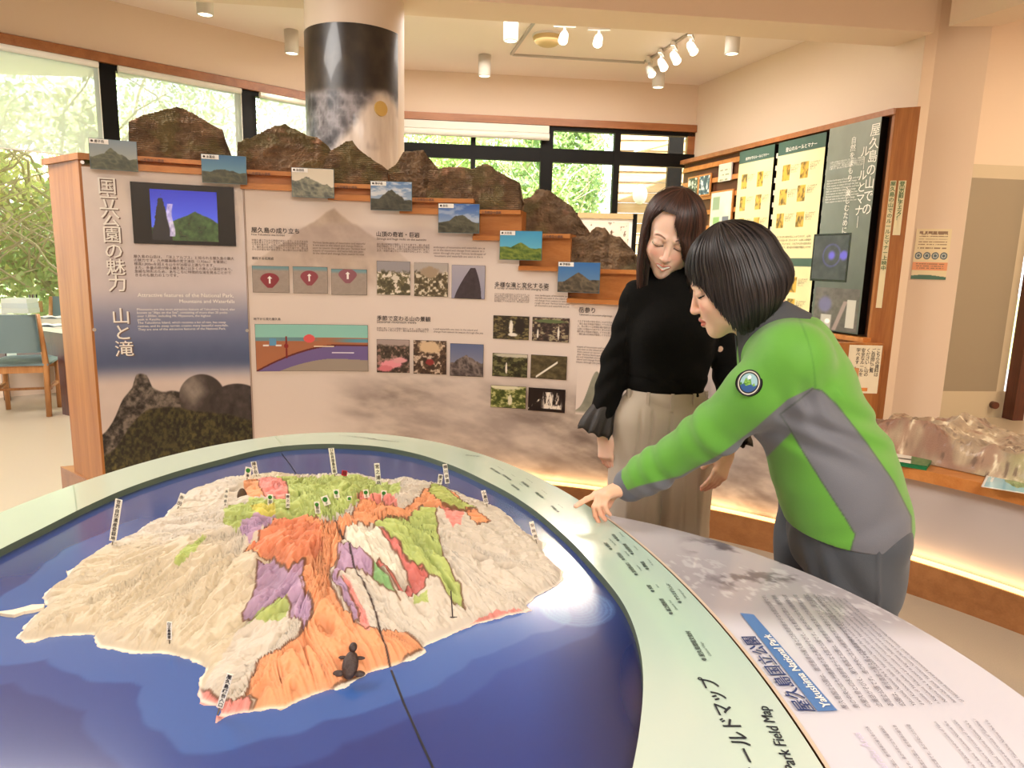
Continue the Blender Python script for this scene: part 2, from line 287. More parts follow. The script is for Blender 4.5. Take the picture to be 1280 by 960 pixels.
def window(n, A, Bp, z0, z1, muls, bars=(), th=.09):
    w_ = thing('window_%d' % n, None, None); w_['kind'] = 'structure'; A = np.array(A, float); Bp = np.array(Bp, float); L = np.linalg.norm(Bp - A); d = (Bp - A) / L; nn = np.array([-d[1], d[0]])
    fr_ = MB(); slab(fr_, A, Bp, z0, z0 + .06, th); slab(fr_, A, Bp, z1 - .05, z1, th); fr_.build('window_frame', M['black'], w_)
    for a, wd in muls: f2 = MB(); slab(f2, A + d * (a - wd / 2) - nn * .03, A + d * (a + wd / 2) - nn * .03, z0 + .06, z1 - .05, th); f2.build('mullion', M['black'], w_)
    for a0, a1, zc, hh in bars: f2 = MB(); slab(f2, A + d * a0 - nn * .02, A + d * a1 - nn * .02, zc - hh / 2, zc + hh / 2, th * .9); f2.build('transom', M['black'], w_)
    xsn = [0] + [a for a, _ in muls] + [L]
    for a0, a1 in zip(xsn[:-1], xsn[1:]):
        g = MB(); P0 = A + d * a0 + nn * .04; P1 = A + d * a1 + nn * .04; g.raw([(P0[0], P0[1], z0), (P1[0], P1[1], z0), (P1[0], P1[1], z1), (P0[0], P0[1], z1)], [(0, 1, 2, 3)]); g.build('pane', glass, w_)
    return w_
def along(px, py, A, Bp): p = online(px, py, A, Bp)[:2]; d = (Bp - A) / np.linalg.norm(Bp - A); return float((p - A) @ d)
struct(slab(slab(MB(), W0, W0b, 0, .28, .2), W0b, W1, 0, .28, .2), 'baseboard_left', M['wall'])
window(1, W0, W0b, .28, RAIL, [(.9, .1)])
window(2, W0b, W1, .28, RAIL, [(along(134, 130, W0b, W1), .17)])
window(3, W1, W2, .28, RAIL, [(along(308, 150, W1, W2), .2)])
zt = float(online(685, 194, W2, W3)[2]); zt2 = float(online(600, 190, W2, W3)[2])
L23 = float(np.linalg.norm(W3 - W2)); a5 = along(683, 200, W2, W3); a3 = along(591, 215, W2, W3); a7 = along(769, 230, W2, W3)
window(4, W2, W3, .1, RAIL - .02, [(a5, .16), (a3, .06), (a7, .08)], [(0, L23, zt, .17)], .1)
ch = mat('blind_headrail', (226, 222, 212), .5)
def blind(n, A, Bp, z0, z1, label):
    t = thing('roller_blind', label, 'blind'); A = np.array(A); Bp = np.array(Bp); d = (Bp - A) / np.linalg.norm(Bp - A); nn = np.array([d[1], -d[0]])
    P0, P1 = A + nn * .12, Bp + nn * .12; MB().tube([(P0[0], P0[1], z1 - .05), (P1[0], P1[1], z1 - .05)], .03, n=12).build('roll', ch, t)
    P2, P3 = A + nn * .105, Bp + nn * .105
    MB().raw([(P2[0], P2[1], z0), (P3[0], P3[1], z0), (P3[0], P3[1], z1 - .04), (P2[0], P2[1], z1 - .04)], [(0, 1, 2, 3)]).build('fabric', blindm, t)
    MB().tube([(P2[0], P2[1], z0), (P3[0], P3[1], z0)], .007, n=8).build('bottom_bar', ch, t)
    MB().tube([(P1[0], P1[1], z1 - .02), (P1[0], P1[1], z0 - .2)], .004, n=6).build('cord', ch, t)
dW = (W2 - W0b) / np.linalg.norm(W2 - W0b); bp_ = lambda px, py: W0b + dW * along(px, py, W0b, W2)
blind(1, W0 + .1, W0b, 2.25, RAIL, 'sheer white roller blind at the far left end of the window run')
blind(2, W0b + dW * .03, bp_(122, 130), 2.25, RAIL, 'sheer white roller blind left of the first dark mullion')
blind(3, bp_(146, 130), bp_(297, 150), 2.1, RAIL, 'sheer white roller blind between the two dark mullions')
blind(4, bp_(320, 150), W2 - dW * .15, 2.1, RAIL, 'sheer white roller blind beside the photo-wrapped column')
tb = thing('roller_blind', 'rolled-up white blind over the back window', 'blind')
P0 = W2 + d23 * .1 + np.array([0, -.12]); P1 = W2 + d23 * (a5 + .02) + np.array([0, -.12]); zr = RAIL - .1
MB().prism([tuple(P0), tuple(P1), tuple(P1 + np.array([0, .1])), tuple(P0 + np.array([0, .1]))], zr - .03, zr + .06).build('head_box', ch, tb)
MB().tube([(P0[0], P0[1] - .01, zr - .08), (P1[0], P1[1] - .01, zr - .08)], .045, n=12).build('roll', ch, tb)
# ---------------------------------------------------------------- the curved display wall
S = lambda px, py: oncyl(px, py)[0]
Hh = lambda px, py: oncyl(px, py)[1]
def barc(mb, s0, s1, h0, h1, o0, o1, m=None, step=.09):                # curved slab following the display wall, o = distance toward the viewer
    n = max(2, int(abs(s1 - s0) / step) + 1); ss = np.linspace(s0, s1, n); k = len(mb.v); vs = []
    for s in ss: vs += [B(s, h0, o0), B(s, h0, o1), B(s, h1, o1), B(s, h1, o0)]
    fs = [(0, 3, 2, 1), tuple((n - 1) * 4 + i for i in (0, 1, 2, 3))] + [(i * 4 + a, i * 4 + (a + 1) % 4, i * 4 + 4 + (a + 1) % 4, i * 4 + 4 + a) for i in range(n - 1) for a in range(4)]
    return mb.raw(vs, fs, m)
S0 = S(97, 195)
st_px = [((173, 195), (173, 213), 300), ((309, 212), (309, 236), 410), ((418, 229), (418, 250), 500), ((515, 247), (515, 267), 592), ((600, 262), (600, 300), 650),
         ((677, 292), (677, 338), 711), ((742, 336), (742, 379), 795)]
steps = []; sp = S0
for (a, b, xe) in st_px: se = S(xe, b[1]); steps.append([sp, se, Hh(*b), Hh(*a)]); sp = se
for se, hb in ((1.55, .97), (1.9, .93), (2.25, .78)): steps.append([sp, se, hb, hb + .13]); sp = se
SH = Hh(1180, 596); SEND = 3.55
steps.append([sp, SEND, SH - .02, SH + .02])
SEAM = S(308, 300)
F0 = B(S0, 0); wallT = thing('display_wall', 'long curved exhibition wall with printed mountain panels and stepped wooden top', 'exhibit wall', (F0[0], F0[1], 0))
PH = .15
# core
mb = MB()
for s0, s1, hb, ht in steps: barc(mb, s0, s1, PH, hb, -.24, -.012)
mb.build('wall_core', M['wood'], wallT)
# plinth with a strip light above it
mb = MB(); barc(mb, S0 - .02, SEND, 0, PH, -.3, .045, step=.06); mb.build('plinth', M['plinth'], wallT)
mb = MB(); barc(mb, S0 + .02, SEND, PH, PH + .012, .012, .034, step=.06); mb.build('strip_light', M['tubeglow'], wallT)
NL = 32
for i in range(NL):                                                   # the light the strip gives
    s = S0 + .05 + (SEND - S0 - .1) * (i + .5) / NL; l = bpy.data.lights.new('strip_lamp', 'AREA'); l.shape = 'RECTANGLE'; l.size = (SEND - S0 - .1) / NL; l.size_y = .02; l.energy = .10; l.color = (1, .62, .28)
    o = bpy.data.objects.new('strip_lamp', l); COL.objects.link(o); p = B(s, PH + .016, .034); th = s / BR; tg = Vector((math.cos(th), -math.sin(th), 0)); dz = Vector((math.sin(th) * .28, math.cos(th) * .28, 1)).normalized(); zz = -dz; yy = zz.cross(tg).normalized()
    mm = Matrix((tg, yy, zz)).transposed().to_4x4(); mm.translation = Vector(p); o.parent = wallT; o.matrix_parent_inverse = PINV(wallT); o.matrix_basis = mm
# end post: the wooden end face seen at the left
A2 = np.array(F0[:2]); E2 = onz(93, 590, PH)[:2]; topz = Hh(97, 191); e = (E2 - A2) / np.linalg.norm(E2 - A2); nb = np.array(B(S0 + .06, 0)[:2]) - A2
MB().prism([tuple(A2), tuple(A2 + nb * .25), tuple(E2 + nb * 1.2), tuple(E2)], PH * .0, topz - .03).build('end_panel', M['wood'], wallT)
MB().prism([tuple(A2 - e * .02 - nb * .1), tuple(A2 - e * .02 + nb * 3.6), tuple(E2 + e * .03 + nb * 3.6), tuple(E2 + e * .03 - nb * .3)], topz - .03, topz).build('end_cap', M['wood'], wallT)
MB().prism([tuple(A2 - e * .0 - nb * .0), tuple(A2 + nb * 1.2), tuple(E2 + e * .16 + nb * 1.2), tuple(E2 + e * .16 - nb * .3)], 0, PH).build('end_foot', M['plinth'], wallT)
# printed fronts ------------------------------------------------------------
def patch(s, h, box):
    s0, s1, h0, h1 = box; return ((s >= s0) & (s <= s1) & (h >= h0) & (h <= h1))
def front1(u, v):                                                     # left panel: mist above, blue, boulders and moss below
    W, Hh_ = 1.0, 1.0
    c = mixc((224, 212, 204), (206, 196, 198), sstep(.95, .6, v)); c = mixc(c, (104, 114, 150), sstep(.66, .50, v) * .9); c = mixc(c, (78, 92, 126), sstep(.52, .42, v) * (1 - sstep(.40, .33, v)))
    c = mixc(c, (214, 198, 190), sstep(.41, .33, v)); c = c + (fbm(u * 5, v * 9, 4, 3) - .5)[:, None] * 16
    r1 = .255 + .07 * fbm(u * 4, 0, 3, 5) + .05 * np.exp(-((u - .27) / .1) ** 2) + .03 * sstep(.2, .24, u) * (1 - sstep(.3, .34, u))
    r1 = r1 - .09 * sstep(.16, .0, u)
    m1 = sstep(r1 + .004, r1 - .004, v); rk = mixc((30, 26, 24), (124, 114, 104), np.clip(fbm(u * 34, v * 66, 5, 8) * 2.6 - .8, 0, 1)); c = mixc(c, rk, m1 * (u < .99))
    e1 = np.hypot((u - .66) / .155, (v - .285) / .075); bo = mixc((60, 52, 50), (150, 140, 130), np.clip(sstep(.8, .1, np.hypot(u - .6, (v - .31) * 1.6) / .16) * .9 + (fbm(u * 25, v * 40, 4, 4) - .5) * .6, 0, 1)); c = mixc(c, bo, sstep(1.04, .97, e1))
    e2 = np.hypot((u - .9) / .2, (v - .25) / .075); bo = mixc((34, 30, 30), (86, 76, 74), fbm(u * 22, v * 40, 4, 14)); c = mixc(c, bo, sstep(1.04, .97, e2))
    g = .20 + .035 * np.sin(u * 3.0 + .4) + .03 * fbm(u * 5, 1, 3, 9) - .12 * sstep(.3, .0, u); gr = mixc((30, 28, 16), (98, 92, 50), np.clip(fbm(u * 60, v * 90, 5, 22) * 2.6 - .8, 0, 1)); gr = gr * (.55 + .75 * fbm(u * 4, v * 7, 3, 2))[:, None]
    c = mixc(c, gr, sstep(g + .006, g - .006, v)); return c
SP1, HP1 = SEAM - .008, steps[0][2]
hp = lambda u, v, s0, s1, h0, h1, off: Bv(s0 + (s1 - s0) * u, h0 + (h1 - h0) * v, off)
def panelpic(name, s0, s1, h0, h1, img, nu, nv, off, label=None, parent=None, m=None):
    return picture(name, lambda u, v: hp(u, v, s0, s1, h0, h1, off), img, nu, nv, m or M['print'], parent or wallT, label)
panelpic('printed_panel', S0 + .012, SP1, PH, HP1, front1, 260, 480, .002, 'panel with boulders and moss below a blue sky', m=M['panel'])
def front2(s, h):
    c = mixc((228, 214, 204), (222, 208, 198), fbm(s * 1.5, h * 1.5, 3, 31))
    # misty peak at the top and faint grey gorge below
    a, b = oncyl(418, 256); d = abs(s - a); pk = b - .03 - d * .62 + .05 * (fbm(s * 9, 0, 4, 6) - .5) - .12 * np.clip(d - .25, 0, 1); fade = np.exp(-((s - a) / .42) ** 2) * sstep(1.22, 1.42, h + .12 * fbm(s * 6, h * 6, 3, 2))
    rk = mixc((150, 128, 112), (196, 176, 156), ridged(s * 14 + h * 5, h * 12, 4, 7)); c = mixc(c, rk, sstep(pk + .008, pk - .008, h) * fade * .85)
    pk2 = 1.53 + .05 * fbm(s * 5, 2, 3, 19); c = mixc(c, (170, 152, 150), sstep(pk2 + .01, pk2 - .03, h) * sstep(1.3, 1.46, h) * .35 * sstep(-.85, -.5, s) * (1 - sstep(.2, .6, s)))
    g = sstep(.78, .5, h - .10 * fbm(s * 2.2, 3, 3, 50)) * sstep(-.55, -.1, s) * (.55 + .45 * sstep(.55, .3, fbm(s * 2, h * 3, 3, 51)))
    tx = mixc((128, 112, 104), (206, 190, 176), np.clip(fbm(s * 6, h * 16 + s * 3, 5, 40) * 2.4 - .7, 0, 1)); c = mixc(c, tx * .92, np.clip(g, 0, 1) * .95)
    gg = sstep(1.9, 2.3, s); c = mixc(c, mixc((168, 158, 156), (194, 186, 182), fbm(s * 3, h * 3, 3, 9)), gg)
    f = sstep(1.05, 1.25, s) * (1 - sstep(1.7, 2.0, s)) * sstep(.25, .45, h); c = mixc(c, mixc((120, 114, 116), (200, 192, 188), np.clip(fbm(s * 16, h * 6, 5, 60) * 1.6 - .3, 0, 1)), f * .7)
    return c
for i, (s0, s1, hb, ht) in enumerate(steps):
    a0 = max(s0, SEAM)
    if i == 0: a0 = SEAM
    if s1 <= a0 + .01: continue
    nu = max(8, int((s1 - a0) / .007)); nv = int((hb - PH) / .007)
    panelpic('printed_panel', a0, s1, PH, hb, lambda u, v, a0=a0, s1=s1, hb=hb: front2(a0 + (s1 - a0) * u, PH + (hb - PH) * v), nu, nv, .002, 'plain grey panel' if i == len(steps) - 1 else None, m=M['panel'])
# stepped ledges with lip
for i, (s0, s1, hb, ht) in enumerate(steps[:-1]):
    mb = MB(); barc(mb, s0 + (.06 if i == 0 else 0), s1, hb, ht, -.30, -.035 if i < 4 else -.03); barc(mb, s0 + (.06 if i == 0 else 0), s1, hb - .002, hb + (.028 if i < 4 else .022), -.03, .022)
    barc(mb, s0 + (.06 if i == 0 else 0), s1, ht - .022, ht, -.05, .004)
    l = mb.build('ledge', M['woodh'], wallT)
    a = s0 + (.42 if i == 0 else .02) * 1.0
s0, s1, hb, ht = steps[-1]
mb = MB(); barc(mb, s0, s1, SH - .028, SH + .022, -.72, .05, step=.05); mb.build('shelf_top', M['woodh'], wallT)
# frameless screws
for px, py in ((103, 203), (118, 412), (309, 413)):
    s, h = oncyl(px, py); p = B(s, h, .003); q = B(s, h, .009); MB().tube([p, q], .0085, n=14).build('screw', M['metal'], wallT)
mb = MB(); barc(mb, SEAM - .006, SEAM - .002, PH, steps[0][2], .0, .006); mb.build('joint_strip', mat('pale_joint', (196, 178, 166), .4), wallT)

# text on the wall
def wt(body, px, py, m=None, size=None, fit=None, align='LEFT', bold=0., spacing=1., off=.0045, name='lettering', h=None, label=None):
    s, hh = oncyl(px, py); return text(name, body, lambda x, y: Bv(s + x, hh + y, off), m or M['ink'], wallT, size or .02, align, bold, spacing, label, fit)
shade = mat('brown_print_shadow', (118, 96, 88), .6)
s_t, h_t = oncyl(121, 243); sz = .083
for k, ch_ in enumerate('国立公園の魅力　山と滝'):
    if ch_ == '　': continue
    s_, h_ = oncyl(121 + k * 2.27, 240 + k * 20.4)
    text('lettering', ch_, lambda x, y: Bv(s_ + x + .004, h_ + y - .004, .0040), shade, wallT, .088, bold=.022)
    text('lettering', ch_, lambda x, y: Bv(s_ + x, h_ + y, .0055), M['inkw'], wallT, .088, bold=.012)
brown = mat('brown_ink', (92, 74, 70), .6)
wt('屋久島の山岳は、「洋上アルプス」と知られる屋久島の最大\nの魅力です。九州最高峰の宮之浦岳（1,936m）を筆頭に\n標高1,000mを超える山々が20座以上連なります。\nまた、多量の雨が降る屋久島には多くの美しい渓谷があり、\n急峻な地形のため、あちこちに特徴的な滝を見ることがで\nきるのも魅力の１つです。', 167, 322, brown, fit=.475, spacing=1.06, bold=.004)
wt('Attractive features of the National Park,', 172, 371, M['inkw'], fit=.46, bold=.01)
wt('Mountains and Waterfalls', 224, 378.5, M['inkw'], fit=.27, bold=.01)
wt('Mountains are the most attractive feature of Yakushima Island, also\nknown as "Alps on the Sea", consisting of more than 20 peaks\nover 1,000m, including Mt. Miyanoura, the highest\npeak in Kyushu.\nThe Yakushima Island, which receives a lot of rain, has steep\nravines, and its steep terrain creates many beautiful waterfalls.\nThey are one of the attractive features of the National Park.', 171, 388, M['inkw'], fit=.47, spacing=1.0, bold=.004)
lor = ['屋久島は花崗岩が隆起してできた島です', '年間を通じて山々の景観が変化します', '山頂には奇岩や巨岩が多く見られます', '登山道からは多様な滝が望めます', 'さまざまな形の岩を見ることができます']
def body(n, seed, w=24):
    r = random.Random(seed); t = ''
    while len(t) < n * w: t += r.choice(lor) + '。'
    return '\n'.join(t[i * w:(i + 1) * w] for i in range(n))
eng = 'Various landscapes of mountains and waterfalls are seen in the island and change from season to season through the year '
def ebody(n, w=44, k=0): t = (eng * 6)[k:]; return '\n'.join(t[i * w:(i + 1) * w] for i in range(n))
wt('屋久島の成り立ち', 314, 290, M['ink'], fit=.245, bold=.018)
wt('How Yakushima was formed', 314, 294, M['ink'], fit=.17)
wt(body(5, 1), 314.5, 301, brown, fit=.29, spacing=1.0); wt(ebody(5), 391, 304, brown, fit=.28, spacing=.95)
wt('隆起する花崗岩', 315, 324, M['ink'], fit=.11, bold=.012)
wt('山頂の奇岩・巨岩', 470, 295, M['ink'], fit=.235, bold=.018); wt('Strange and huge rocks on the summits', 471, 299.5, M['ink'], fit=.27)
wt(body(4, 2), 471, 306, brown, fit=.29); wt(ebody(4, k=9), 542, 310, brown, fit=.29)
wt('地下から見た屋久島', 317, 400, M['ink'], fit=.14, bold=.012)
wt('季節で変わる山の景観', 471, 400, M['ink'], fit=.30, bold=.018); wt('Seasonal mountain views', 471, 403.5, M['ink'], fit=.22)
wt(body(2, 4), 471, 411, brown, fit=.29); wt(ebody(2, k=30), 542, 412, brown, fit=.28)
wt('多様な滝と変化する姿', 618, 358, M['ink'], fit=.30, bold=.018); wt('A variety of waterfalls and their changing forms', 618, 361, M['ink'], fit=.30)
wt(body(5, 5, 20), 618, 368, brown, fit=.195); wt(ebody(5, 34, 3), 669, 370, brown, fit=.20)
wt('岳参り', 723, 390, M['ink'], fit=.09, bold=.018); wt('Takemairi, a mountain pilgrimage', 724, 394, M['ink'], fit=.18)
wt(body(6, 6, 18), 722, 402, brown, fit=.20, spacing=1.25); wt(ebody(7, 34, 12), 721, 434, brown, fit=.2)

# framed pictures on the wall
def rect(p0, p1): a = oncyl(*p0); b = oncyl(*p1); return a[0], b[0], b[1], a[1]           # top-left, bottom-right pixels
def mountain(sky0, sky1, rocks, peak=.65, px=.5, wdt=.5, seed=0, rough=.15, clouds=0.):
    def f(u, v):
        c = mixc(sky1, sky0, v); c = mixc(c, (235, 232, 228), clouds * sstep(.45, .7, fbm(u * 4, v * 7, 4, seed + 3)))
        p = peak - abs(u - px) / wdt * peak * .75 + rough * (fbm(u * 7, 0, 4, seed) - .5); p = np.maximum(p, .28 + .2 * fbm(u * 3, 4, 3, seed + 1))
        r = mixc(rocks[0], rocks[1], np.clip(1.5 * ridged(u * 7 + v * 2, v * 7, 4, seed + 2) - .35 + (p - v) * -.2, 0, 1)); return mixc(c, r, sstep(p + .012, p - .012, v))
    return f
def textured(c0, c1, c2, seed, sc=9, blob=None):
    def f(u, v):
        n = np.clip(fbm(u * sc * 1.3, v * sc * 1.3, 5, seed) * 3.2 - 1.1, 0, 1); c = mixc(c0, c1, n); c = mixc(c, c2, sstep(.72, .9, n))
        if blob:
            for (x, y, w_, h_, col) in blob: c = mixc(c, col, sstep(1.1, .7, np.hypot((u - x) / w_, (v - y) / h_) + .5 * (fbm(u * 14, v * 14, 3, seed + 5) - .5)))
        return c
    return f
def wpic(p0, p1, img, label, nu=90, nv=78, frame=None):
    s0, s1, h0, h1 = rect(p0, p1); mb = MB(); barc(mb, s0, s1, h0, h1, .002, .006); f = mb.build('photo_plate', frame or M['blackp'], wallT, label=label)
    panelpic('photo_print', s0 + .001, s1 - .001, h0 + .001, h1 - .001, img, nu, nv, .0066, parent=f)
def heart(cx, cy, r, col, arrow=True, up=0.):
    def f(u, v):
        c = mixc((150, 138, 128), (166, 152, 142), fbm(u * 12, v * 12, 3, 4)); c = mixc(c, (110, 150, 158), sstep(.8, .95, v)); X = (u - cx) / r; Y = (v - cy) / (r * 1.25)
        q = np.where(Y < 0, np.maximum(abs(X) + .75 * abs(Y) ** 1.3, abs(Y)), np.hypot(X, Y * 1.35)) ; c = mixc(c, col, sstep(1.04, .96, q))
        ar = ((abs(X) < .09) & (Y > -.5) & (Y < .15)) | ((abs(X) < .26 - (Y - .1) * .9) & (Y > .1) & (Y < .4)); c = np.where(ar[:, None], (245, 240, 236), c); return c
    return f
wpic((315, 332), (362, 366), heart(.47, .5, .26, (136, 32, 48)), 'diagram of a red rock body low under the ground', 90, 70)
wpic((366, 333), (410, 367), heart(.47, .62, .26, (142, 60, 72)), 'diagram of a red rock body rising under the ground', 90, 70)
wpic((414, 336), (459, 369), heart(.46, .78, .26, (140, 84, 96)), 'diagram of a red rock body breaking the surface', 90, 70)
def diagram(u, v):
    c = mixc((176, 112, 76), (166, 104, 72), v); c = np.where((v > .72)[:, None], (140, 200, 188), c); c = mixc(c, (84, 150, 168), (abs(v - .69) < .04) * (1 - sstep(.4, .6, u)) * .8 + (abs(v - .66) < .04) * sstep(.6, .9, u))
    cur = .56 - .56 * (1 - np.clip(u, 0, .72) / .72) ** 1.7; c = np.where((v < cur)[:, None], (112, 96, 150), c); c = np.where((abs(v - cur) < .02)[:, None], (96, 28, 30), c)
    cur2 = cur - .22 - .1 * u; c = np.where((v < cur2)[:, None], (158, 146, 134), c); c = np.where((np.hypot((u - .47) / .05, (v - .70) / .09) < 1)[:, None], (222, 84, 84), c)
    c = np.where(((abs(u - .265) < .008) & (v > .27) & (v < .75))[:, None], (120, 24, 28), c); c = np.where((np.hypot((u - .265) / .02, (v - .54) / .05) < 1)[:, None], (140, 30, 30), c)
    c = np.where(((abs(u - .15) < .03) & (v > .55) & (v < .7))[:, None], (90, 150, 190), c); c = np.where(((abs(v - .55) < .02) & ((abs(u - .09) < .025) | (abs(u - .2) < .025)))[:, None], (240, 236, 230), c)
    c = np.where(((abs(v - .4) < .015) & (abs(u - .77) < .1))[:, None], (225, 220, 235), c); c = np.where(((abs(v - .53) < .012) & (abs(u - .6) < .09))[:, None], (240, 220, 190), c); return c
wpic((318.5, 405), (460.5, 464), diagram, 'cutaway diagram of sea, ground and purple ocean plate', 200, 90)
wpic((471, 326), (513, 369), textured((70, 66, 44), (140, 130, 92), (225, 215, 200), 71, 8, [(.5, .95, 1.2, .3, (150, 146, 150)), (.55, .5, .12, .1, (214, 206, 190))]), 'photo of pale boulders over green scrub')
wpic((518, 328), (560, 371), textured((70, 60, 40), (136, 122, 88), (210, 200, 180), 72, 9, [(.5, .98, 1.2, .3, (172, 164, 158)), (.45, .72, .3, .18, (160, 140, 116))]), 'photo of a rocky outcrop over grass')
def spire(u, v): c = mixc((150, 150, 172), (168, 164, 176), v); a = (u > .08 + .5 * (v / .95) ** 1.3) & (u < .9 - .22 * v ** 2) & (v < .93); return np.where(a[:, None], mixc((44, 36, 44), (70, 58, 66), fbm(u * 9, v * 9, 4, 4)), c)
wpic((565, 331), (606, 374), spire, 'photo of a dark rock spire against grey sky')
wpic((471, 424), (512, 466), textured((52, 40, 36), (96, 88, 70), (150, 120, 110), 74, 8, [(.45, .26, .4, .14, (232, 150, 160)), (.7, .38, .25, .1, (226, 160, 164)), (.25, .12, .25, .1, (214, 120, 130)), (.5, 1.0, 1.1, .2, (168, 150, 144))]), 'photo of pink flowers below a hill')
wpic((517, 425), (558, 468), textured((58, 42, 34), (120, 96, 74), (200, 180, 160), 75, 9, [(.5, .8, .4, .2, (214, 186, 150)), (.5, .35, .14, .1, (140, 50, 50))]), 'photo of an autumn gorge')
wpic((563, 429), (604, 471), mountain((92, 104, 142), (150, 150, 160), ((54, 46, 46), (140, 128, 122)), .66, .5, .8, 76), 'photo of a snowy ridge under blue sky')
fallc = (235, 228, 214)
wpic((617, 394), (661, 425), textured((38, 32, 22), (96, 84, 54), (120, 110, 70), 81, 10, [(.5, .5, .06, .35, fallc), (.56, .2, .14, .08, fallc), (.75, .6, .16, .4, (30, 22, 20))]), 'photo of a thin waterfall in dark forest')
wpic((666, 396), (711, 428), textured((44, 34, 32), (110, 84, 76), (160, 150, 120), 82, 9, [(.72, .35, .03, .3, fallc), (.15, .3, .03, .2, fallc), (.5, .85, .5, .08, (96, 110, 70))]), 'photo of two waterfalls on a red cliff')
wpic((616, 441), (659, 472), textured((34, 34, 22), (86, 86, 52), (110, 110, 70), 83, 8, [(.4, .35, .03, .28, fallc), (.6, .95, .6, .12, (196, 190, 170))]), 'photo of a distant waterfall in a green valley')
def diag(u, v): c = mixc((48, 42, 28), (120, 108, 74), fbm(u * 10, v * 10, 4, 84)); l = abs(v - (.05 + (u - .15) * 1.15)); return mixc(c, fallc, sstep(.07, .03, l) * (u > .15) * (u < .75))
wpic((664, 443), (708, 475), diag, 'photo of a slanting waterfall')
wpic((614, 481), (657, 511), textured((58, 70, 26), (130, 136, 70), (180, 180, 120), 85, 7, [(.55, .35, .07, .28, (226, 220, 190)), (.4, .95, .5, .15, (220, 214, 180))]), 'photo of a waterfall in bright green forest')
def wfan(u, v): c = np.zeros((len(u), 3)) + (26, 18, 18); a = np.clip(sstep(.07, .02, abs(v - (.1 + u * 1.3))) * (u < .5) + sstep(.25, .1, abs(u - .63 + (v - .5) * .1) - .12 * (1 - v)) * (v > .12) * (v < .85), 0, 1) * sstep(.35, .6, fbm(u * 22, v * 5, 3, 2)); return mixc(c, (236, 226, 212), a)
wpic((661, 484), (706, 516), wfan, 'photo of a white fan-shaped waterfall on black')
def peakpic(u, v): c = mixc((226, 212, 202), (226, 212, 202), u); h_ = .93 * np.exp(-((u - .5) / .27) ** 2) * .9 + .08 - .02; return mixc(c, mixc((120, 122, 108), (160, 158, 140), fbm(u * 7, v * 8, 4, 5)), sstep(h_ + .01, h_ - .01, v) * sstep(0, .1, v))
s0, s1, h0, h1 = rect((722, 456), (768, 522)); panelpic('peak_print', s0, s1, h0, h1, peakpic, 60, 80, .004)

# television set in the left panel
s0, s1, h0, h1 = rect((162.5, 227), (295.5, 308)); tv = thing('television', 'flat black television showing a blue-sky mountain, set in the left panel', 'screen', B((s0 + s1) / 2, h0, 0))
mb = MB(); barc(mb, s0, s1, h0, h1, .0035, .014); mb.build('bezel', M['blackp'], tv)
def tvimg(u, v):
    c = mixc((84, 110, 225), (24, 40, 165), v); pk = .60 - abs(u - .66) * .62 + .05 * (fbm(u * 9, 0, 4, 2) - .5); pk = np.maximum(pk, .25)
    c = mixc(c, mixc((14, 30, 14), (70, 104, 52), fbm(u * 14, v * 11, 5, 3)), sstep(pk + .01, pk - .01, v)); tr_ = .9 * np.exp(-((u - .15) / .11) ** 2); c = mixc(c, (12, 18, 26), sstep(tr_ + .02, tr_ - .02, v + .2 * (fbm(u * 20, v * 20, 3, 4) - .5)) * (u < .3))
    tk = sstep(.05, .03, abs(u - .285 - .02 * np.sin(v * 9))) * (v < .72) * (v > .08); c = mixc(c, mixc((120, 110, 160), (226, 214, 240), fbm(u * 30, v * 14, 3, 7)), tk * .85); return c
panelpic('screen', s0 + .085, s1 - .085, h0 + .02, h1 - .03, tvimg, 130, 90, .0146, parent=tv, m=vcol('tv_glow', .2, emit=.55, coat=.3), label='lit picture of a green peak')

# photo cards standing proud of the ledges
cards = [((110, 172), (173, 215), 'first photo card of a dark green peak at the far left of the ledges', mountain((120, 138, 150), (176, 176, 160), ((44, 52, 34), (104, 108, 78)), .72, .45, .6, 101)),
         ((251, 192), (309, 231), 'photo card of dark hills under a blue sky above the television', mountain((50, 106, 150), (130, 170, 176), ((36, 40, 30), (86, 90, 62)), .5, .5, 1.3, 102)),
         ((364, 209), (418, 248), 'photo card of pale jagged grey peaks', mountain((214, 204, 184), (220, 212, 196), ((74, 80, 76), (150, 150, 128)), .72, .3, .9, 103, .3)),
         ((463, 226), (515, 264), 'photo card of a dark spired summit with white cloud', mountain((90, 128, 176), (190, 196, 200), ((34, 38, 32), (84, 84, 70)), .75, .5, .45, 104, .2, .7)),
         ((548, 254), (599, 292), 'photo card of a dark summit with a thin white rock', mountain((48, 92, 168), (190, 200, 206), ((40, 42, 34), (96, 96, 78)), .62, .55, .7, 105, .2, .4)),
         ((625, 288), (677, 326), 'photo card of a bright green rounded peak', mountain((58, 150, 196), (120, 196, 214), ((54, 84, 30), (132, 148, 60)), .6, .5, .55, 106, .08)),
         ((698, 327), (749, 367), 'photo card of a brown rounded summit, the lowest of the cards', mountain((50, 110, 178), (120, 150, 178), ((48, 44, 38), (116, 104, 84)), .66, .5, .6, 107, .08))]
names = ['愛子岳', '本富岳', '永田岳', '障子岳', '翁岳', '太忠岳', '芋塚岳']
edge = mat('card_edge', (92, 118, 128), .4)
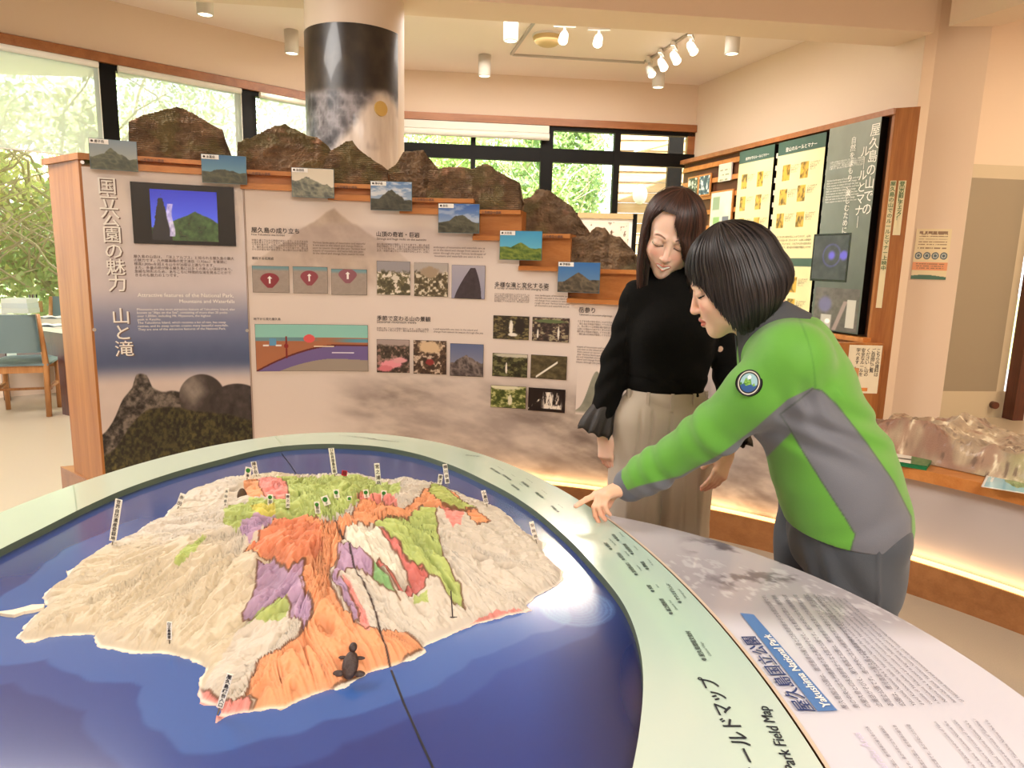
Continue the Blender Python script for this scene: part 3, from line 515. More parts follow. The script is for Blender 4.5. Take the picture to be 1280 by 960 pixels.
for k, (p0_, p1_, lb, img) in enumerate(cards):
    s0, s1, h0, h1 = oncyl(*p0_, .05)[0], oncyl(*p1_, .05)[0], oncyl(p1_[0], p1_[1], .05)[1], oncyl(*p0_, .05)[1]
    t = thing('photo_card', lb, 'photo card', B((s0 + s1) / 2, h0, .05), 'photo cards on the stepped ledges')
    mb = MB(); barc(mb, s0, s1, h0, h1, .047, .052); barc(mb, (s0 + s1) / 2 - .02, (s0 + s1) / 2 + .02, h0 + .03, h1 - .03, .0, .048); mb.build('card', edge, t)
    panelpic('photo_print', s0 + .002, s1 - .002, h0 + .002, h1 - .002, img, 84, 64, .0526, parent=t)
    mb = MB(); barc(mb, s0 + .002, s0 + .085, h1 - .024, h1 - .002, .052, .0535); lbk = mb.build('caption_label', M['white'], t)
    text('lettering', '● ' + names[k], lambda x, y: Bv(s0 + .008 + x, h1 - .018 + y, .0545), M['ink'], lbk, .014, bold=.02)
# captions on the ledges
for px, py in ((175, 200), (311, 217), (421, 234), (518, 250), (602, 266), (679, 296)):
    s, h = oncyl(px, py); text('lettering', '山岳模型の標高', lambda x, y: Bv(s + x, h - .004 + y, .0055), brown, wallT, .0155, bold=.01)

# rock relief models along the top
rocks = [([(161, 193), (161, 152), (178, 145), (200, 138), (221, 133), (240, 141), (262, 154), (279, 163), (281, 172), (288, 190)], 'brown mountain model with a broad pointed top, leftmost on the wall'),
         ([(297, 210), (297, 178), (320, 169), (343, 157), (358, 156.5), (370, 161), (385, 170), (397, 172), (410, 182), (420, 196)], 'brown mountain model with a long sloping ridge, second from left'),
         ([(400, 222), (412, 190), (425, 182), (432, 176), (440, 176), (450, 188), (460, 195), (472, 203), (485, 213)], 'narrow craggy brown mountain model in front of the column'),
         ([(465, 228), (478, 219), (495, 205), (505, 190), (530, 188), (535, 196), (550, 213), (552, 230)], 'square-topped brown rock model right of the column'),
         ([(533, 240), (535, 214), (550, 211), (562, 208), (580, 209), (592, 212), (603, 206), (610, 205), (620, 213), (632, 220), (650, 229), (652, 248)], 'double-humped brown rock model below the window mullion'),
         ([(604, 262), (630, 258), (645, 252), (664, 246), (671, 237), (688, 238), (700, 248), (715, 258), (725, 272), (737, 290)], 'dome-shaped striped rock model with a small knob on top'),
         ([(690, 310), (692, 298), (715, 296), (736, 296), (739, 289), (745, 284), (757, 285), (763, 293), (776, 297), (790, 311), (800, 325), (803, 338)], 'dark rock model with a small block on top, beside the woman in black')]
def rockmodel(k, pts, lb):
    off = -.06 if k % 2 == 0 else -.185; P = [oncyl(x, y, off) for x, y in pts]; ss = np.array([p[0] for p in P]); hs = np.array([p[1] for p in P])
    stp = [q for q in steps if q[0] <= ss.mean() <= q[1]] or [steps[0]]; base = min(q[3] for q in steps if q[0] < ss[-1] and q[1] > ss[0]) if k else steps[0][3]
    base = min(base, hs.min()); t = thing('mountain_model', lb, 'rock model', B(ss.mean(), base, off), 'mountain models on the display wall')
    nu, nv, nt = 150, 70, 34; u = np.linspace(0, 1, nu); S_ = ss[0] + (ss[-1] - ss[0]) * u; top = np.interp(S_, ss, hs) + .012 * (fbm(S_ * 40, 0, 3, k) - .5); thk = .085
    V = []; C_ = []
    vv = np.linspace(0, 1, nv)
    for v in vv:
        h = base + (top - base) * v; bul = .008 * (1 - v) ** .8; lay = .004 * np.sign(np.sin(h * 620 + 4 * fbm(S_ * 6, h * 9, 2, k)))
        o = np.minimum(off + bul + .04 * (ridged(S_ * 11, h * 13, 4, k * 7 + 1) - .5) * min(1, v * 6) + lay, off + .030); V.append(Bv(S_, h, 0) + 0); th = S_ / BR; V[-1][:, 0] = BC[0] + (BR - o) * np.sin(th); V[-1][:, 1] = BC[1] + (BR - o) * np.cos(th)
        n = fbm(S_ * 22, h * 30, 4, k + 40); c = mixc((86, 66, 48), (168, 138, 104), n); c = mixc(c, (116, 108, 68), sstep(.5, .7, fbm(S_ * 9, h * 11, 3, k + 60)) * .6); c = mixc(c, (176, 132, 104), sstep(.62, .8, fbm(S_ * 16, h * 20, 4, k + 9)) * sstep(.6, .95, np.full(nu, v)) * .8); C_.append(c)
    for j in range(1, nt):
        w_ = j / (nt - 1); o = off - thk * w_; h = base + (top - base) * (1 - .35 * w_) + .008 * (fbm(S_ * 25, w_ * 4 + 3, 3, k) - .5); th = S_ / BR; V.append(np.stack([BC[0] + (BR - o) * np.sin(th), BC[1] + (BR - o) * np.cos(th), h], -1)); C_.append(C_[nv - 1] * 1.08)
    V.append(np.array([B(s, base, off - thk) for s in S_])); C_.append(C_[0])
    V = np.concatenate(V); C_ = np.concatenate(C_); R = nv + nt; j, i = np.meshgrid(np.arange(R - 1), np.arange(nu - 1), indexing='ij'); a = (j * nu + i).ravel(); Fq = np.c_[a, a + 1, a + nu + 1, a + nu]
    ends = []
    for e0 in (0, nu - 1):
        for j in range(R // 2 - 1): ends.append((j * nu + e0, (j + 1) * nu + e0, (R - 2 - j) * nu + e0, (R - 1 - j) * nu + e0))
    npmesh('rock_body', V, np.r_[Fq, np.array(ends)], M['rock'], t, lin(C_))
for k, (pts, lb) in enumerate(rocks): rockmodel(k, pts, lb)

# relief map, leaflets and map sheet on the low shelf
rt = thing('relief_map', 'long brown and green mountain relief model on the low wooden shelf at right', 'relief model', B(2.9, SH + .022, -.3))
def rel(u, v):
    s = 2.32 + 1.15 * u; o = -.06 - .55 * v; sh = .02 * (fbm(u * 9, 1, 3, 3) - .5); m_ = sstep(0, .12, v + sh * 2) * sstep(1, .8, v) * sstep(0, .05, u) * sstep(1, .95, u)
    h = SH + .024 + m_ * (.03 + .20 * ridged(s * 2.1, o * 3.2, 5, 12) ** 1.5 * (1 - .35 * u) + .035 * (ridged(s * 9, o * 9, 4, 31) - .5)); th = s / BR; r = BR - (o + sh); return np.stack([BC[0] + r * np.sin(th), BC[1] + r * np.cos(th), h], -1)
def relc(u, v):
    n = ridged(u * 14, v * 7, 5, 5); c = mixc((108, 88, 70), (214, 190, 156), n); c = mixc(c, (150, 156, 96), sstep(.45, .65, fbm(u * 9, v * 6, 4, 8)) * sstep(.3, .8, u)); c = mixc(c, (140, 92, 74), sstep(.5, .68, fbm(u * 11, v * 9, 3, 18)) * sstep(.8, .2, u) * .6); c = mixc(c, (96, 74, 58), sstep(.5, .3, ridged(u * 40, v * 20, 4, 44)) * .7); return mixc(c, (236, 222, 190), sstep(.78, .9, n))
picture('relief_terrain', rel, relc, 330, 150, vcol('relief_gloss', .55, coat=.12, bump=.3, bscale=200), rt)
gm, wmz = mat('leaflet_green', (28, 120, 72), .4), mat('leaflet_cover', (190, 214, 160), .4)
for q in range(3):
    t = thing('leaflet', ['bottom green leaflet of the stack on the wooden shelf', 'middle green leaflet of the stack on the wooden shelf', 'top leaflet with a green and white cover on the wooden shelf'][q], 'leaflet', group='green leaflets on the low shelf')
    C0 = [onz(1117, 569, SH + .03), onz(1122, 580, SH + .03), onz(1158, 586, SH + .03), onz(1167, 574, SH + .03)]; z0 = SH + .0225 + q * .0062
    mb = MB(); mb.prism([(p[0] + .002 * q, p[1] + .001 * q) for p in C0][::-1], z0, z0 + .0055); f = mb.build('leaflet_body', gm, t)
    if q == 2:
        g0 = np.array([p[:2] for p in C0])
        def lf(u, v, g0=g0): P_ = (g0[0] * (1 - u)[:, None] + g0[3] * u[:, None]) * v[:, None] + (g0[1] * (1 - u)[:, None] + g0[2] * u[:, None]) * (1 - v)[:, None]; return np.c_[P_, np.full(len(u), z0 + .0062)]
        picture('cover_print', lf, lambda u, v: np.where((u < .45)[:, None], mixc((236, 232, 220), (60, 60, 50), (abs(v - .4) < .08) * 1.), mixc((120, 150, 90), (50, 110, 60), fbm(u * 12, v * 7, 3, 2))), 40, 20, M['print'], t)
t = thing('map_sheet', 'glossy blue tourist map sheet hanging over the shelf edge at right', 'map', B(3.0, SH, .03))
e0, e1 = onz(1238, 585, SH + .03), onz(1305, 592, SH + .03); f0, f1 = onz(1226, 610, SH + .025), onz(1300, 622, SH + .025)
def ms(u, v):
    a_ = e0[:2] * (1 - u)[:, None] + e1[:2] * u[:, None]; b_ = f0[:2] * (1 - u)[:, None] + f1[:2] * u[:, None]; P_ = a_ * v[:, None] + b_ * (1 - v)[:, None]; return np.c_[P_, SH + .030 - .0 * v]
def msc(u, v): c = mixc((120, 200, 226), (160, 220, 236), fbm(u * 3, v * 3, 3, 3)); e_ = np.hypot((u - .62) / .3, (v - .55) / .38) + .5 * (fbm(u * 9, v * 9, 4, 5) - .5); c = mixc(c, mixc((70, 130, 70), (140, 180, 110), fbm(u * 22, v * 22, 3, 5)), sstep(.95, .85, e_)); return mixc(c, (240, 246, 246), ((u < .04) | (v < .05)) * 1. + (u < .2) * (v > .3) * (v < .6) * (fbm(u * 60, v * 5, 1, 3) > .5) * .8)
picture('map_print', ms, msc, 90, 60, vcol('glossy_map', .12, coat=1.), t)
# ---------------------------------------------------------------- the oval relief-map table
T = .75; SEA = T - .017
inner_px = [(0, 686), (50, 662), (100, 636), (160, 609), (225, 587.5), (320, 562.5), (350, 557), (412, 554), (475, 557.5), (525, 567.5), (575, 585), (637, 616), (675, 642), (720, 682), (755, 722), (780, 752), (797, 792), (804, 827), (805.5, 855), (801, 907), (792, 960)]
IN = [onz(x, y, T)[:2] for x, y in inner_px]
IN = IN + [np.array(p) for p in ((.10, .60), (-.05, .42), (-.28, .30), (-.52, .29), (-.76, .40), (-.95, .65), (-1.05, 1.0), (-1.08, 1.22))]
EC, EA, EB, EDIR = np.array([-.4174, 1.0356]), 1.4431, .8076, math.radians(-80.788)
def smooth_closed(P, n):
    P = np.array(P); m = len(P); d = np.r_[0, np.cumsum(np.hypot(*(np.roll(P, -1, 0) - P).T))]; Q = np.r_[P, P[:1]]; t = np.linspace(0, d[-1], n, endpoint=False); X = np.c_[np.interp(t, d, Q[:, 0]), np.interp(t, d, Q[:, 1])]
    for _ in range(int(n * .05) + 3): X = (np.roll(X, 1, 0) + 2 * X + np.roll(X, -1, 0)) / 4
    return X
NR = 360
RI = smooth_closed(IN, NR); ctr = np.array([-.42, 1.25])
def ang_sort(X):
    a = np.arctan2(X[:, 1] - ctr[1], X[:, 0] - ctr[0]); t = np.linspace(-math.pi, math.pi, NR, endpoint=False); o = np.argsort(a); a, X = a[o], X[o]
    a = np.r_[a[-1] - 2 * math.pi, a, a[0] + 2 * math.pi]; X = np.r_[X[-1:], X, X[:1]]; return np.c_[np.interp(t, a, X[:, 0]), np.interp(t, a, X[:, 1])]
RI = ang_sort(RI)
tt = np.linspace(0, 2 * math.pi, 1440, endpoint=False); ca, sa = math.cos(EDIR), math.sin(EDIR)
RO = np.c_[EC[0] + EA * np.cos(tt) * ca - EB * np.sin(tt) * sa, EC[1] + EA * np.cos(tt) * sa + EB * np.sin(tt) * ca]
lowy = .12; RO[:, 1] = np.where(RO[:, 1] < lowy + .15, lowy + .15 * np.exp((RO[:, 1] - lowy - .15) / .4), RO[:, 1]); RO = ang_sort(RO)
table = thing('map_table', 'large oval relief-map table with pale green rim and sunken blue sea', 'table', (-.42, 1.2, 0))
ringm = vcol('rim_laminate', .16, coat=.6); ringm.node_tree.nodes['Principled BSDF'].inputs['Coat Roughness'].default_value = .12
def ringcol(P):
    x, y = P[:, 0], P[:, 1]; c = mixc((184, 200, 180), (178, 204, 194), sstep(.0, .35, x)); c = mixc(c, (194, 208, 198), sstep(1.15, .85, y) * sstep(0, .2, x)); return mixc(c, (190, 206, 180), .3 * fbm(x * 3, y * 3, 3, 2))
def ringmesh(name, A, Bq, z, m, colf, nk=4, parent=None):
    V = np.concatenate([np.c_[A * (1 - k / (nk - 1)) + Bq * k / (nk - 1), np.full(len(A), z)] for k in range(nk)]); n = len(A); i = np.arange(n); Fq = np.concatenate([np.c_[k * n + i, k * n + (i + 1) % n, (k + 1) * n + (i + 1) % n, (k + 1) * n + i] for k in range(nk - 1)])
    return npmesh(name, V, Fq, m, parent, lin(np.clip(colf(V), 0, 255)) if colf else None, True)
ringmesh('rim_top', RI, RO, T, ringm, ringcol, 4, table)
def band(name, R_, z0, z1, m, sc0=1., sc1=1., parent=None, smooth=True):
    n = len(R_); cc = R_.mean(0); V = np.r_[np.c_[cc + (R_ - cc) * sc0, np.full(n, z0)], np.c_[cc + (R_ - cc) * sc1, np.full(n, z1)]]; i = np.arange(n); return npmesh(name, V, np.c_[i, (i + 1) % n, n + (i + 1) % n, n + i], m, parent, None, smooth)
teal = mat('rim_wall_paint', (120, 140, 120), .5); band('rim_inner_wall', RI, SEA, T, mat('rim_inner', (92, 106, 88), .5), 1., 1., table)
band('rim_edge', RO, T - .035, T, mat('rim_edge_pale', (232, 226, 214), .4), 1., 1., table)
ringmesh('rim_underside', RI, RO, T - .035, mat('rim_under', (190, 170, 140), .6), None, 3, table)
band('pedestal', RO, 0, T - .035, M['wood'], .72, .80, table)

# the island ------------------------------------------------------------
coast_px = [(18, 799), (31, 805), (44, 803), (62, 796), (83, 794), (104, 793), (119, 795), (122, 807), (135, 812), (154, 815), (167, 818), (187, 817), (200, 816), (218, 821), (234, 825), (254, 832), (255, 842), (248, 849), (248, 862), (251, 879), (269, 882), (277, 887), (270, 903), (284, 896), (298, 893), (312, 890), (335, 887), (351, 888), (374, 875), (397, 868), (420, 862), (436, 857), (459, 842), (478, 838), (497, 831), (517, 824), (532, 815), (531, 810), (549, 799), (567, 792), (600, 779), (640, 768), (665, 764), (657, 757), (669, 747), (690, 735), (706, 724), (704, 715), (694, 707), (686, 699), (677, 688), (682, 680), (669, 674), (660, 668), (652, 663), (644, 652), (632, 642), (617, 634), (600, 629), (582, 621), (569, 617), (552, 607), (527, 605), (518, 601), (502, 600), (493, 603), (480, 603), (467, 600), (452, 596), (437, 595), (400, 597), (372, 597), (335, 593), (323, 598), (303, 599), (280, 601), (252, 610), (232, 618), (210, 640), (202, 652), (181, 658), (165, 671), (150, 677), (135, 683), (104, 702), (85, 715), (82, 724), (62, 737), (52, 748), (60, 759), (48, 767), (37, 775), (29, 786)]
CO = np.array([onz(x, y, SEA)[:2] for x, y in coast_px])
def densify(P, amp, seed, step=.006):
    out = []
    for i in range(len(P)):
        a, b = P[i], P[(i + 1) % len(P)]; n = max(1, int(np.hypot(*(b - a)) / step)); t = np.arange(n)[:, None] / n; out.append(a + (b - a) * t)
    X = np.concatenate(out); nn = np.roll(X, -1, 0) - np.roll(X, 1, 0); nn = np.c_[nn[:, 1], -nn[:, 0]] / (np.hypot(*nn.T)[:, None] + 1e-9); return X + nn * (amp * (fbm(X[:, 0] * 60, X[:, 1] * 60, 4, seed) - .5))[:, None]
CO = densify(CO, .014, 5)
def inpoly(X, Y, P):
    r = np.zeros(X.shape, bool); n = len(P)
    for i in range(n):
        x0, y0 = P[i]; x1, y1 = P[(i + 1) % n]; c = ((y0 > Y) != (y1 > Y)) & (X < (x1 - x0) * (Y - y0) / ((y1 - y0) or 1e-12) + x0); r ^= c
    return r
def polydist(X, Y, P):
    d = np.full(X.shape, 1e9)
    for i in range(len(P)):
        a = P[i]; b = P[(i + 1) % len(P)]; e_ = b - a; t = np.clip(((X - a[0]) * e_[0] + (Y - a[1]) * e_[1]) / (e_ @ e_ + 1e-12), 0, 1); d = np.minimum(d, (X - a[0] - t * e_[0]) ** 2 + (Y - a[1] - t * e_[1]) ** 2)
    return np.sqrt(d)
NX = 620; gx = np.linspace(CO[:, 0].min() - .02, CO[:, 0].max() + .02, NX); gy = np.linspace(CO[:, 1].min() - .02, CO[:, 1].max() + .02, int(NX * 1.12)); GX, GY = np.meshgrid(gx, gy)
inside = inpoly(GX, GY, CO); cs = CO[::4]; dist = polydist(GX, GY, cs) * inside
PK = onz(432, 668, SEA + .06)[:2]
pa = np.arctan2(GY - PK[1], GX - PK[0]); pr = np.hypot(GX - PK[0], GY - PK[1])
wx = .05 * (fbm(GX * 5, GY * 5, 3, 3) - .5); wy = .05 * (fbm(GX * 5, GY * 5, 3, 9) - .5)
rad = ridged(np.cos(pa) * 4.5 + wx * 40, np.sin(pa) * 4.5 + wy * 40, 3, 21) * .5 + ridged((GX + wx) * 9, (GY + wy) * 9, 3, 33) * .5
fine = ridged(np.cos(pa) * 17 + pr * 5 + wx * 70, np.sin(pa) * 17 + wy * 70, 3, 41) * .55 + ridged((GX + wx) * 30, (GY + wy) * 30, 3, 43) * .45
sd = dist.copy()
for _ in range(24): sd = (sd + np.roll(sd, 2, 0) + np.roll(sd, -2, 0) + np.roll(sd, 2, 1) + np.roll(sd, -2, 1)) / 5
gdy, gdx = np.gradient(sd); psi = np.arctan2(gdy, gdx); wq = .012 * (fbm(GX * 22, GY * 22, 3, 71) - .5)
spur = ridged((GX * np.sin(psi) - GY * np.cos(psi) + wq) * 26, sd * 7 + wq * 40, 3, 51); cosx = ridged((GX * .94 + GY * .34 + wq * 2) * 24, (GY * .94 - GX * .34) * 9, 3, 52)
fine = .34 * fine + .40 * spur + .26 * cosx
broad = sstep(0, .34, dist) * .72 + .28 * np.exp(-(pr / .22) ** 2) * sstep(0, .1, dist)
shelf = sstep(0, .016, dist) * .007
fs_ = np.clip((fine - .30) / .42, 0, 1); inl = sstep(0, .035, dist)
HT = shelf + .078 * broad * (.60 + .75 * (rad - .35)) + inl * (.012 + .020 * broad) * (fs_ ** 1.2 - .35) * 1.5 + sstep(0, .012, dist) * .005 * (spur - .4) + sstep(0, .02, dist) * .0022 * (ridged(GX * 120, GY * 120, 2, 6) - .5)
HT = np.where(inside, np.maximum(HT, .0015) , -.004)
def hat(x, y):
    i = np.clip((x - gx[0]) / (gx[1] - gx[0]), 0, NX - 2); j = np.clip((y - gy[0]) / (gy[1] - gy[0]), 0, len(gy) - 2); i0, j0 = int(i), int(j); return float(HT[j0, i0])
HS = HT.copy()
for _ in range(12): HS = (HS + np.roll(HS, 1, 0) + np.roll(HS, -1, 0) + np.roll(HS, 1, 1) + np.roll(HS, -1, 1)) / 5
def onrelief(px, py, smooth=True):
    z = SEA + .03
    for _ in range(14):
        p = onz(px, py, z); i = int(np.clip((p[0] - gx[0]) / (gx[1] - gx[0]), 0, NX - 1)); j = int(np.clip((p[1] - gy[0]) / (gy[1] - gy[0]), 0, len(gy) - 1)); z = .5 * z + .5 * (SEA + max(0, (HS if smooth else HT)[j, i]))
    return p[:2]
cols = mixc((120, 106, 88), (206, 195, 178), np.clip(fs_ * 1.5 + .1, 0, 1).ravel()).reshape(GX.shape + (3,))  # valley shading painted into the plaster colour, ridges lighter
cols = np.array(mixc(cols, (206, 188, 150), .5 * sstep(.45, .7, fbm(GX * 4, GY * 4, 3, 8)) * (GX < -.45)))
OR, OR2, PU, GR, GR2, YE, PI, RE, WH = (218, 146, 100), (202, 124, 90), (170, 138, 166), (166, 180, 100), (124, 168, 106), (208, 196, 96), (220, 134, 124), (202, 106, 98), (214, 206, 186)
regions = [
 ([(345, 596), (372, 597), (437, 594), (452, 595), (480, 604), (500, 604), (500, 620), (485, 628), (455, 633), (430, 645), (400, 650), (345, 650), (312, 648), (303, 638), (312, 622), (345, 627), (358, 622)], GR, 0),
 ([(305, 607), (318, 604), (332, 618), (316, 624), (306, 618)], OR, 0), ([(318, 604), (335, 597), (350, 600), (361, 612), (358, 628), (345, 626), (330, 618)], PI, 1),
 ([(280, 638), (302, 632), (312, 640), (324, 648), (303, 660), (295, 667), (280, 665)], GR, 0), ([(312, 640), (330, 632), (345, 640), (343, 648), (324, 648)], YE, 0),
 ([(217, 705), (224, 690), (240, 680), (259, 672), (242, 690), (232, 704)], GR, 0),
 ([(298, 664), (312, 654), (330, 646), (347, 645), (330, 662), (312, 681), (305, 672)], PU, 0),
 ([(305, 692), (322, 676), (345, 650), (400, 650), (440, 644), (452, 632), (447, 622), (458, 620), (470, 632), (500, 640), (525, 628), (530, 612), (545, 607), (570, 618), (590, 640), (612, 650), (600, 656), (583, 640), (566, 634), (553, 640), (545, 633), (525, 634), (522, 645), (510, 652), (478, 650), (456, 658), (448, 656), (432, 660), (426, 680), (424, 700), (410, 718), (413, 735), (426, 752), (442, 776), (455, 786), (480, 788), (500, 790), (516, 798), (531, 812), (497, 831), (460, 843), (400, 868), (352, 889), (312, 891), (318, 875), (306, 868), (316, 840), (326, 824), (350, 812), (374, 794), (390, 768), (390, 750), (378, 735), (371, 716), (362, 714), (343, 698), (325, 695)], OR, 1),
 ([(312, 690), (345, 655), (400, 655), (405, 690), (385, 705), (362, 714), (343, 698)], OR2, 0), ([(447, 622), (470, 632), (500, 640), (492, 626), (475, 618)], PI, 0),
 ([(321, 698), (343, 698), (360, 715), (383, 702), (378, 720), (382, 738), (392, 755), (388, 775), (374, 792), (378, 780), (362, 772), (362, 750), (350, 748), (338, 757), (325, 768), (305, 774), (303, 766), (318, 740)], PU, 1),
 ([(304, 785), (320, 768), (335, 757), (350, 748), (363, 750), (358, 772), (332, 778)], GR, 0),
 ([(540, 605), (552, 607), (567, 619), (594, 634), (582, 638), (553, 630), (535, 616)], GR, 1),
 ([(553, 632), (580, 640), (576, 660), (566, 660), (558, 650)], PI, 0), ([(582, 636), (597, 637), (614, 651), (597, 657), (588, 650)], OR, 1),
 ([(465, 658), (478, 650), (510, 653), (522, 641), (545, 637), (547, 668), (558, 700), (575, 732), (581, 761), (568, 754), (545, 720), (530, 708), (514, 703), (504, 692), (500, 678), (485, 668)], GR, 1),
 ([(448, 657), (470, 661), (500, 680), (505, 700), (497, 720), (476, 708), (452, 690), (430, 678), (436, 660)], WH, 0),
 ([(425, 677), (440, 682), (464, 697), (468, 703), (465, 721), (446, 711), (432, 713), (423, 720), (436, 737), (447, 764), (449, 778), (432, 755), (412, 724), (422, 700)], PU, 1),
 ([(424, 719), (437, 725), (446, 745), (457, 766), (462, 789), (450, 780), (447, 763), (437, 745)], PI, 0),
 ([(466, 704), (472, 703), (486, 720), (500, 748), (484, 736), (466, 722)], GR2, 1), ([(517, 745), (534, 738), (536, 754), (518, 752)], GR, 0),
 ([(470, 661), (500, 678), (503, 694), (513, 704), (527, 706), (535, 718), (532, 733), (515, 745), (503, 742), (494, 730), (480, 708), (468, 702), (474, 699), (497, 728), (505, 738), (512, 732), (508, 712), (498, 690)], RE, 1),
 ([(246, 850), (254, 866), (290, 876), (308, 870), (318, 876), (312, 892), (268, 906), (246, 882)], PI, 1), ([(567, 792), (600, 779), (640, 768), (665, 764), (640, 760), (600, 772)], PI, 0)]
line = np.zeros(GX.shape)
for P_, col_, ed in regions:
    Q = densify(np.array([onrelief(x, y) for x, y in P_]), .012, 7, .01); m_ = inpoly(GX, GY, Q); x0, x1, y0, y1 = Q[:, 0].min() - .01, Q[:, 0].max() + .01, Q[:, 1].min() - .01, Q[:, 1].max() + .01
    sub = (GX > x0) & (GX < x1) & (GY > y0) & (GY < y1); dd_ = np.full(GX.shape, 1.); dd_[sub] = polydist(GX[sub], GY[sub], Q); a = np.where(m_, 1., 0.) * .92
    tint = np.array(col_) * (.74 + .34 * fs_[..., None]); cols = cols * (1 - a[..., None]) + tint * a[..., None]  # region tints carry the same painted valley shade
    if ed: line = np.maximum(line, sstep(.0026, .0008, dd_) * .8) * 1.; line = np.where(m_ & (dd_ > .006), 0, line)
cols = mixc(cols, (104, 70, 50), line * inside)
cols = mixc(cols, (244, 236, 220), sstep(.007, .001, dist) * .7)
SEAMPX = [(352, 567), (362, 580), (374, 598)]; seam2 = np.array([onrelief(x, y) for x, y in ((374, 600), (400, 630), (436, 678), (442, 706), (451, 722), (467, 757), (475, 788), (488, 834))])
ds = np.full(GX.shape, 1.)
for a, b in zip(seam2[:-1], seam2[1:]): e_ = b - a; t = np.clip(((GX - a[0]) * e_[0] + (GY - a[1]) * e_[1]) / (e_ @ e_), 0, 1); ds = np.minimum(ds, np.hypot(GX - a[0] - t * e_[0], GY - a[1] - t * e_[1]))
gm_ = sstep(.0028, .0008, ds) * (GY < PK[1]); cols = mixc(cols, (60, 44, 40), gm_); HT = HT - .0015 * gm_
island = thing('relief_island', 'painted plaster relief island with orange, green, purple and cream regions on the table', 'relief model', (-.38, 1.45, SEA))
keep = inside | np.roll(inside, 1, 0) | np.roll(inside, -1, 0) | np.roll(inside, 1, 1) | np.roll(inside, -1, 1) | np.roll(np.roll(inside, 1, 0), 1, 1) | np.roll(np.roll(inside, -1, 0), -1, 1) | np.roll(np.roll(inside, 1, 0), -1, 1) | np.roll(np.roll(inside, -1, 0), 1, 1)
idx = -np.ones(GX.shape, int); idx[keep] = np.arange(keep.sum()); q = np.stack([idx[:-1, :-1], idx[:-1, 1:], idx[1:, 1:], idx[1:, :-1]], -1).reshape(-1, 4); q = q[(q >= 0).all(1)]
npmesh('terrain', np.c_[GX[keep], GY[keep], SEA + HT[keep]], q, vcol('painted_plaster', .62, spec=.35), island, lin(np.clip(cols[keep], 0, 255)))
spit = densify(np.array([onz(x, y, SEA)[:2] for x, y in ((0, 770), (8, 771), (18, 772), (30, 768), (42, 766), (55, 763), (55, 759), (40, 759), (30, 762), (15, 766), (0, 768))]), .006, 3, .01)
MB().prism([tuple(p) for p in spit], SEA, SEA + .006).build('spit', mat('spit_plaster', (232, 216, 188), .6), island)

# sea
def seacol(x, y):
    c = mixc((50, 68, 122), (34, 54, 122), sstep(1.9, 1.0, y)); c = mixc(c, (44, 92, 178), sstep(.35, 0, np.hypot(x - .02, y - 1.12)) * .6); c = mixc(c, (28, 34, 70), sstep(.02, .22, x) * sstep(1.5, .9, y) * .9)
    d = polydist(x, y, CO[::4]); off = .05 + .05 * fbm(x * 7, y * 7, 3, 5); near = sstep(off + .004, off - .004, d) * sstep(1.5, 1.2, y + .25 * x); c = mixc(c, (78, 124, 190), near * .55); off2 = off + .06; c = mixc(c, (62, 100, 172), sstep(off2 + .006, off2 - .006, d) * sstep(1.35, 1.1, y) * .35)
    e_ = np.hypot(x - .135, (y - 1.235) * 1.0); rr = sstep(.075, .07, e_) * (.5 + .35 * (np.sin(e_ * 700) > .2)); return mixc(c, (92, 142, 196), rr * .6)
cc = RI.mean(0); NR2 = 900; tq_ = np.arange(NR2) * NR / NR2; RI2 = np.c_[np.interp(tq_, np.arange(NR + 1), np.r_[RI[:, 0], RI[0, 0]]), np.interp(tq_, np.arange(NR + 1), np.r_[RI[:, 1], RI[0, 1]])]; V = [np.r_[cc, SEA][None]]; NK = 200; NR_, RI_ = NR, RI; NR, RI = NR2, RI2
for k in range(1, NK + 1): V.append(np.c_[cc + (RI - cc) * (k / NK) * 1.002, np.full(NR, SEA)])
V = np.concatenate(V); i = np.arange(NR); Fq = [np.c_[np.zeros(NR, int), 1 + i, 1 + (i + 1) % NR, 1 + (i + 1) % NR]]
Fq = np.concatenate([np.c_[1 + (k - 1) * NR + i, 1 + (k - 1) * NR + (i + 1) % NR, 1 + k * NR + (i + 1) % NR, 1 + k * NR + i] for k in range(1, NK)])
seam = vcol('sea_laminate', .12, coat=.35, spec=.6); seam.node_tree.nodes['Principled BSDF'].inputs['Coat Roughness'].default_value = .2
npmesh('sea_surface', V, Fq, seam, table, lin(np.clip(seacol(V[:, 0], V[:, 1]), 0, 255)))
NR, RI = NR_, RI_
def strip(name, pts, w_, z, m, parent):
    pts = np.array(pts); d = np.gradient(pts, axis=0); n = np.c_[-d[:, 1], d[:, 0]] / np.hypot(*d.T)[:, None]; mb = MB()
    a, b = pts + n * w_ / 2, pts - n * w_ / 2; k = len(pts); return mb.raw([(p[0], p[1], z) for p in a] + [(p[0], p[1], z) for p in b], [(i, i + 1, k + i + 1, k + i) for i in range(k - 1)]).build(name, m, parent)
dkm = mat('seam_dark', (16, 20, 34), .4)
strip('table_joint', [onz(x, y, SEA)[:2] for x, y in SEAMPX], .0035, SEA + .0006, dkm, table); strip('table_joint', [onz(x, y, SEA)[:2] for x, y in ((489, 838), (505, 880), (525, 925), (541, 960), (560, 1000))], .0035, SEA + .0006, dkm, table)
def ringpt(px, py): return onz(px, py, T)[:2]
grn = mat('rim_seam', (150, 166, 140), .4)
for a, b in (((92, 606), (96, 638)), ((697, 659), (728, 653)), ((344, 545), (353, 556))): strip('rim_joint', [ringpt(*a), ringpt(*b)], .003, T + .0006, grn, table)

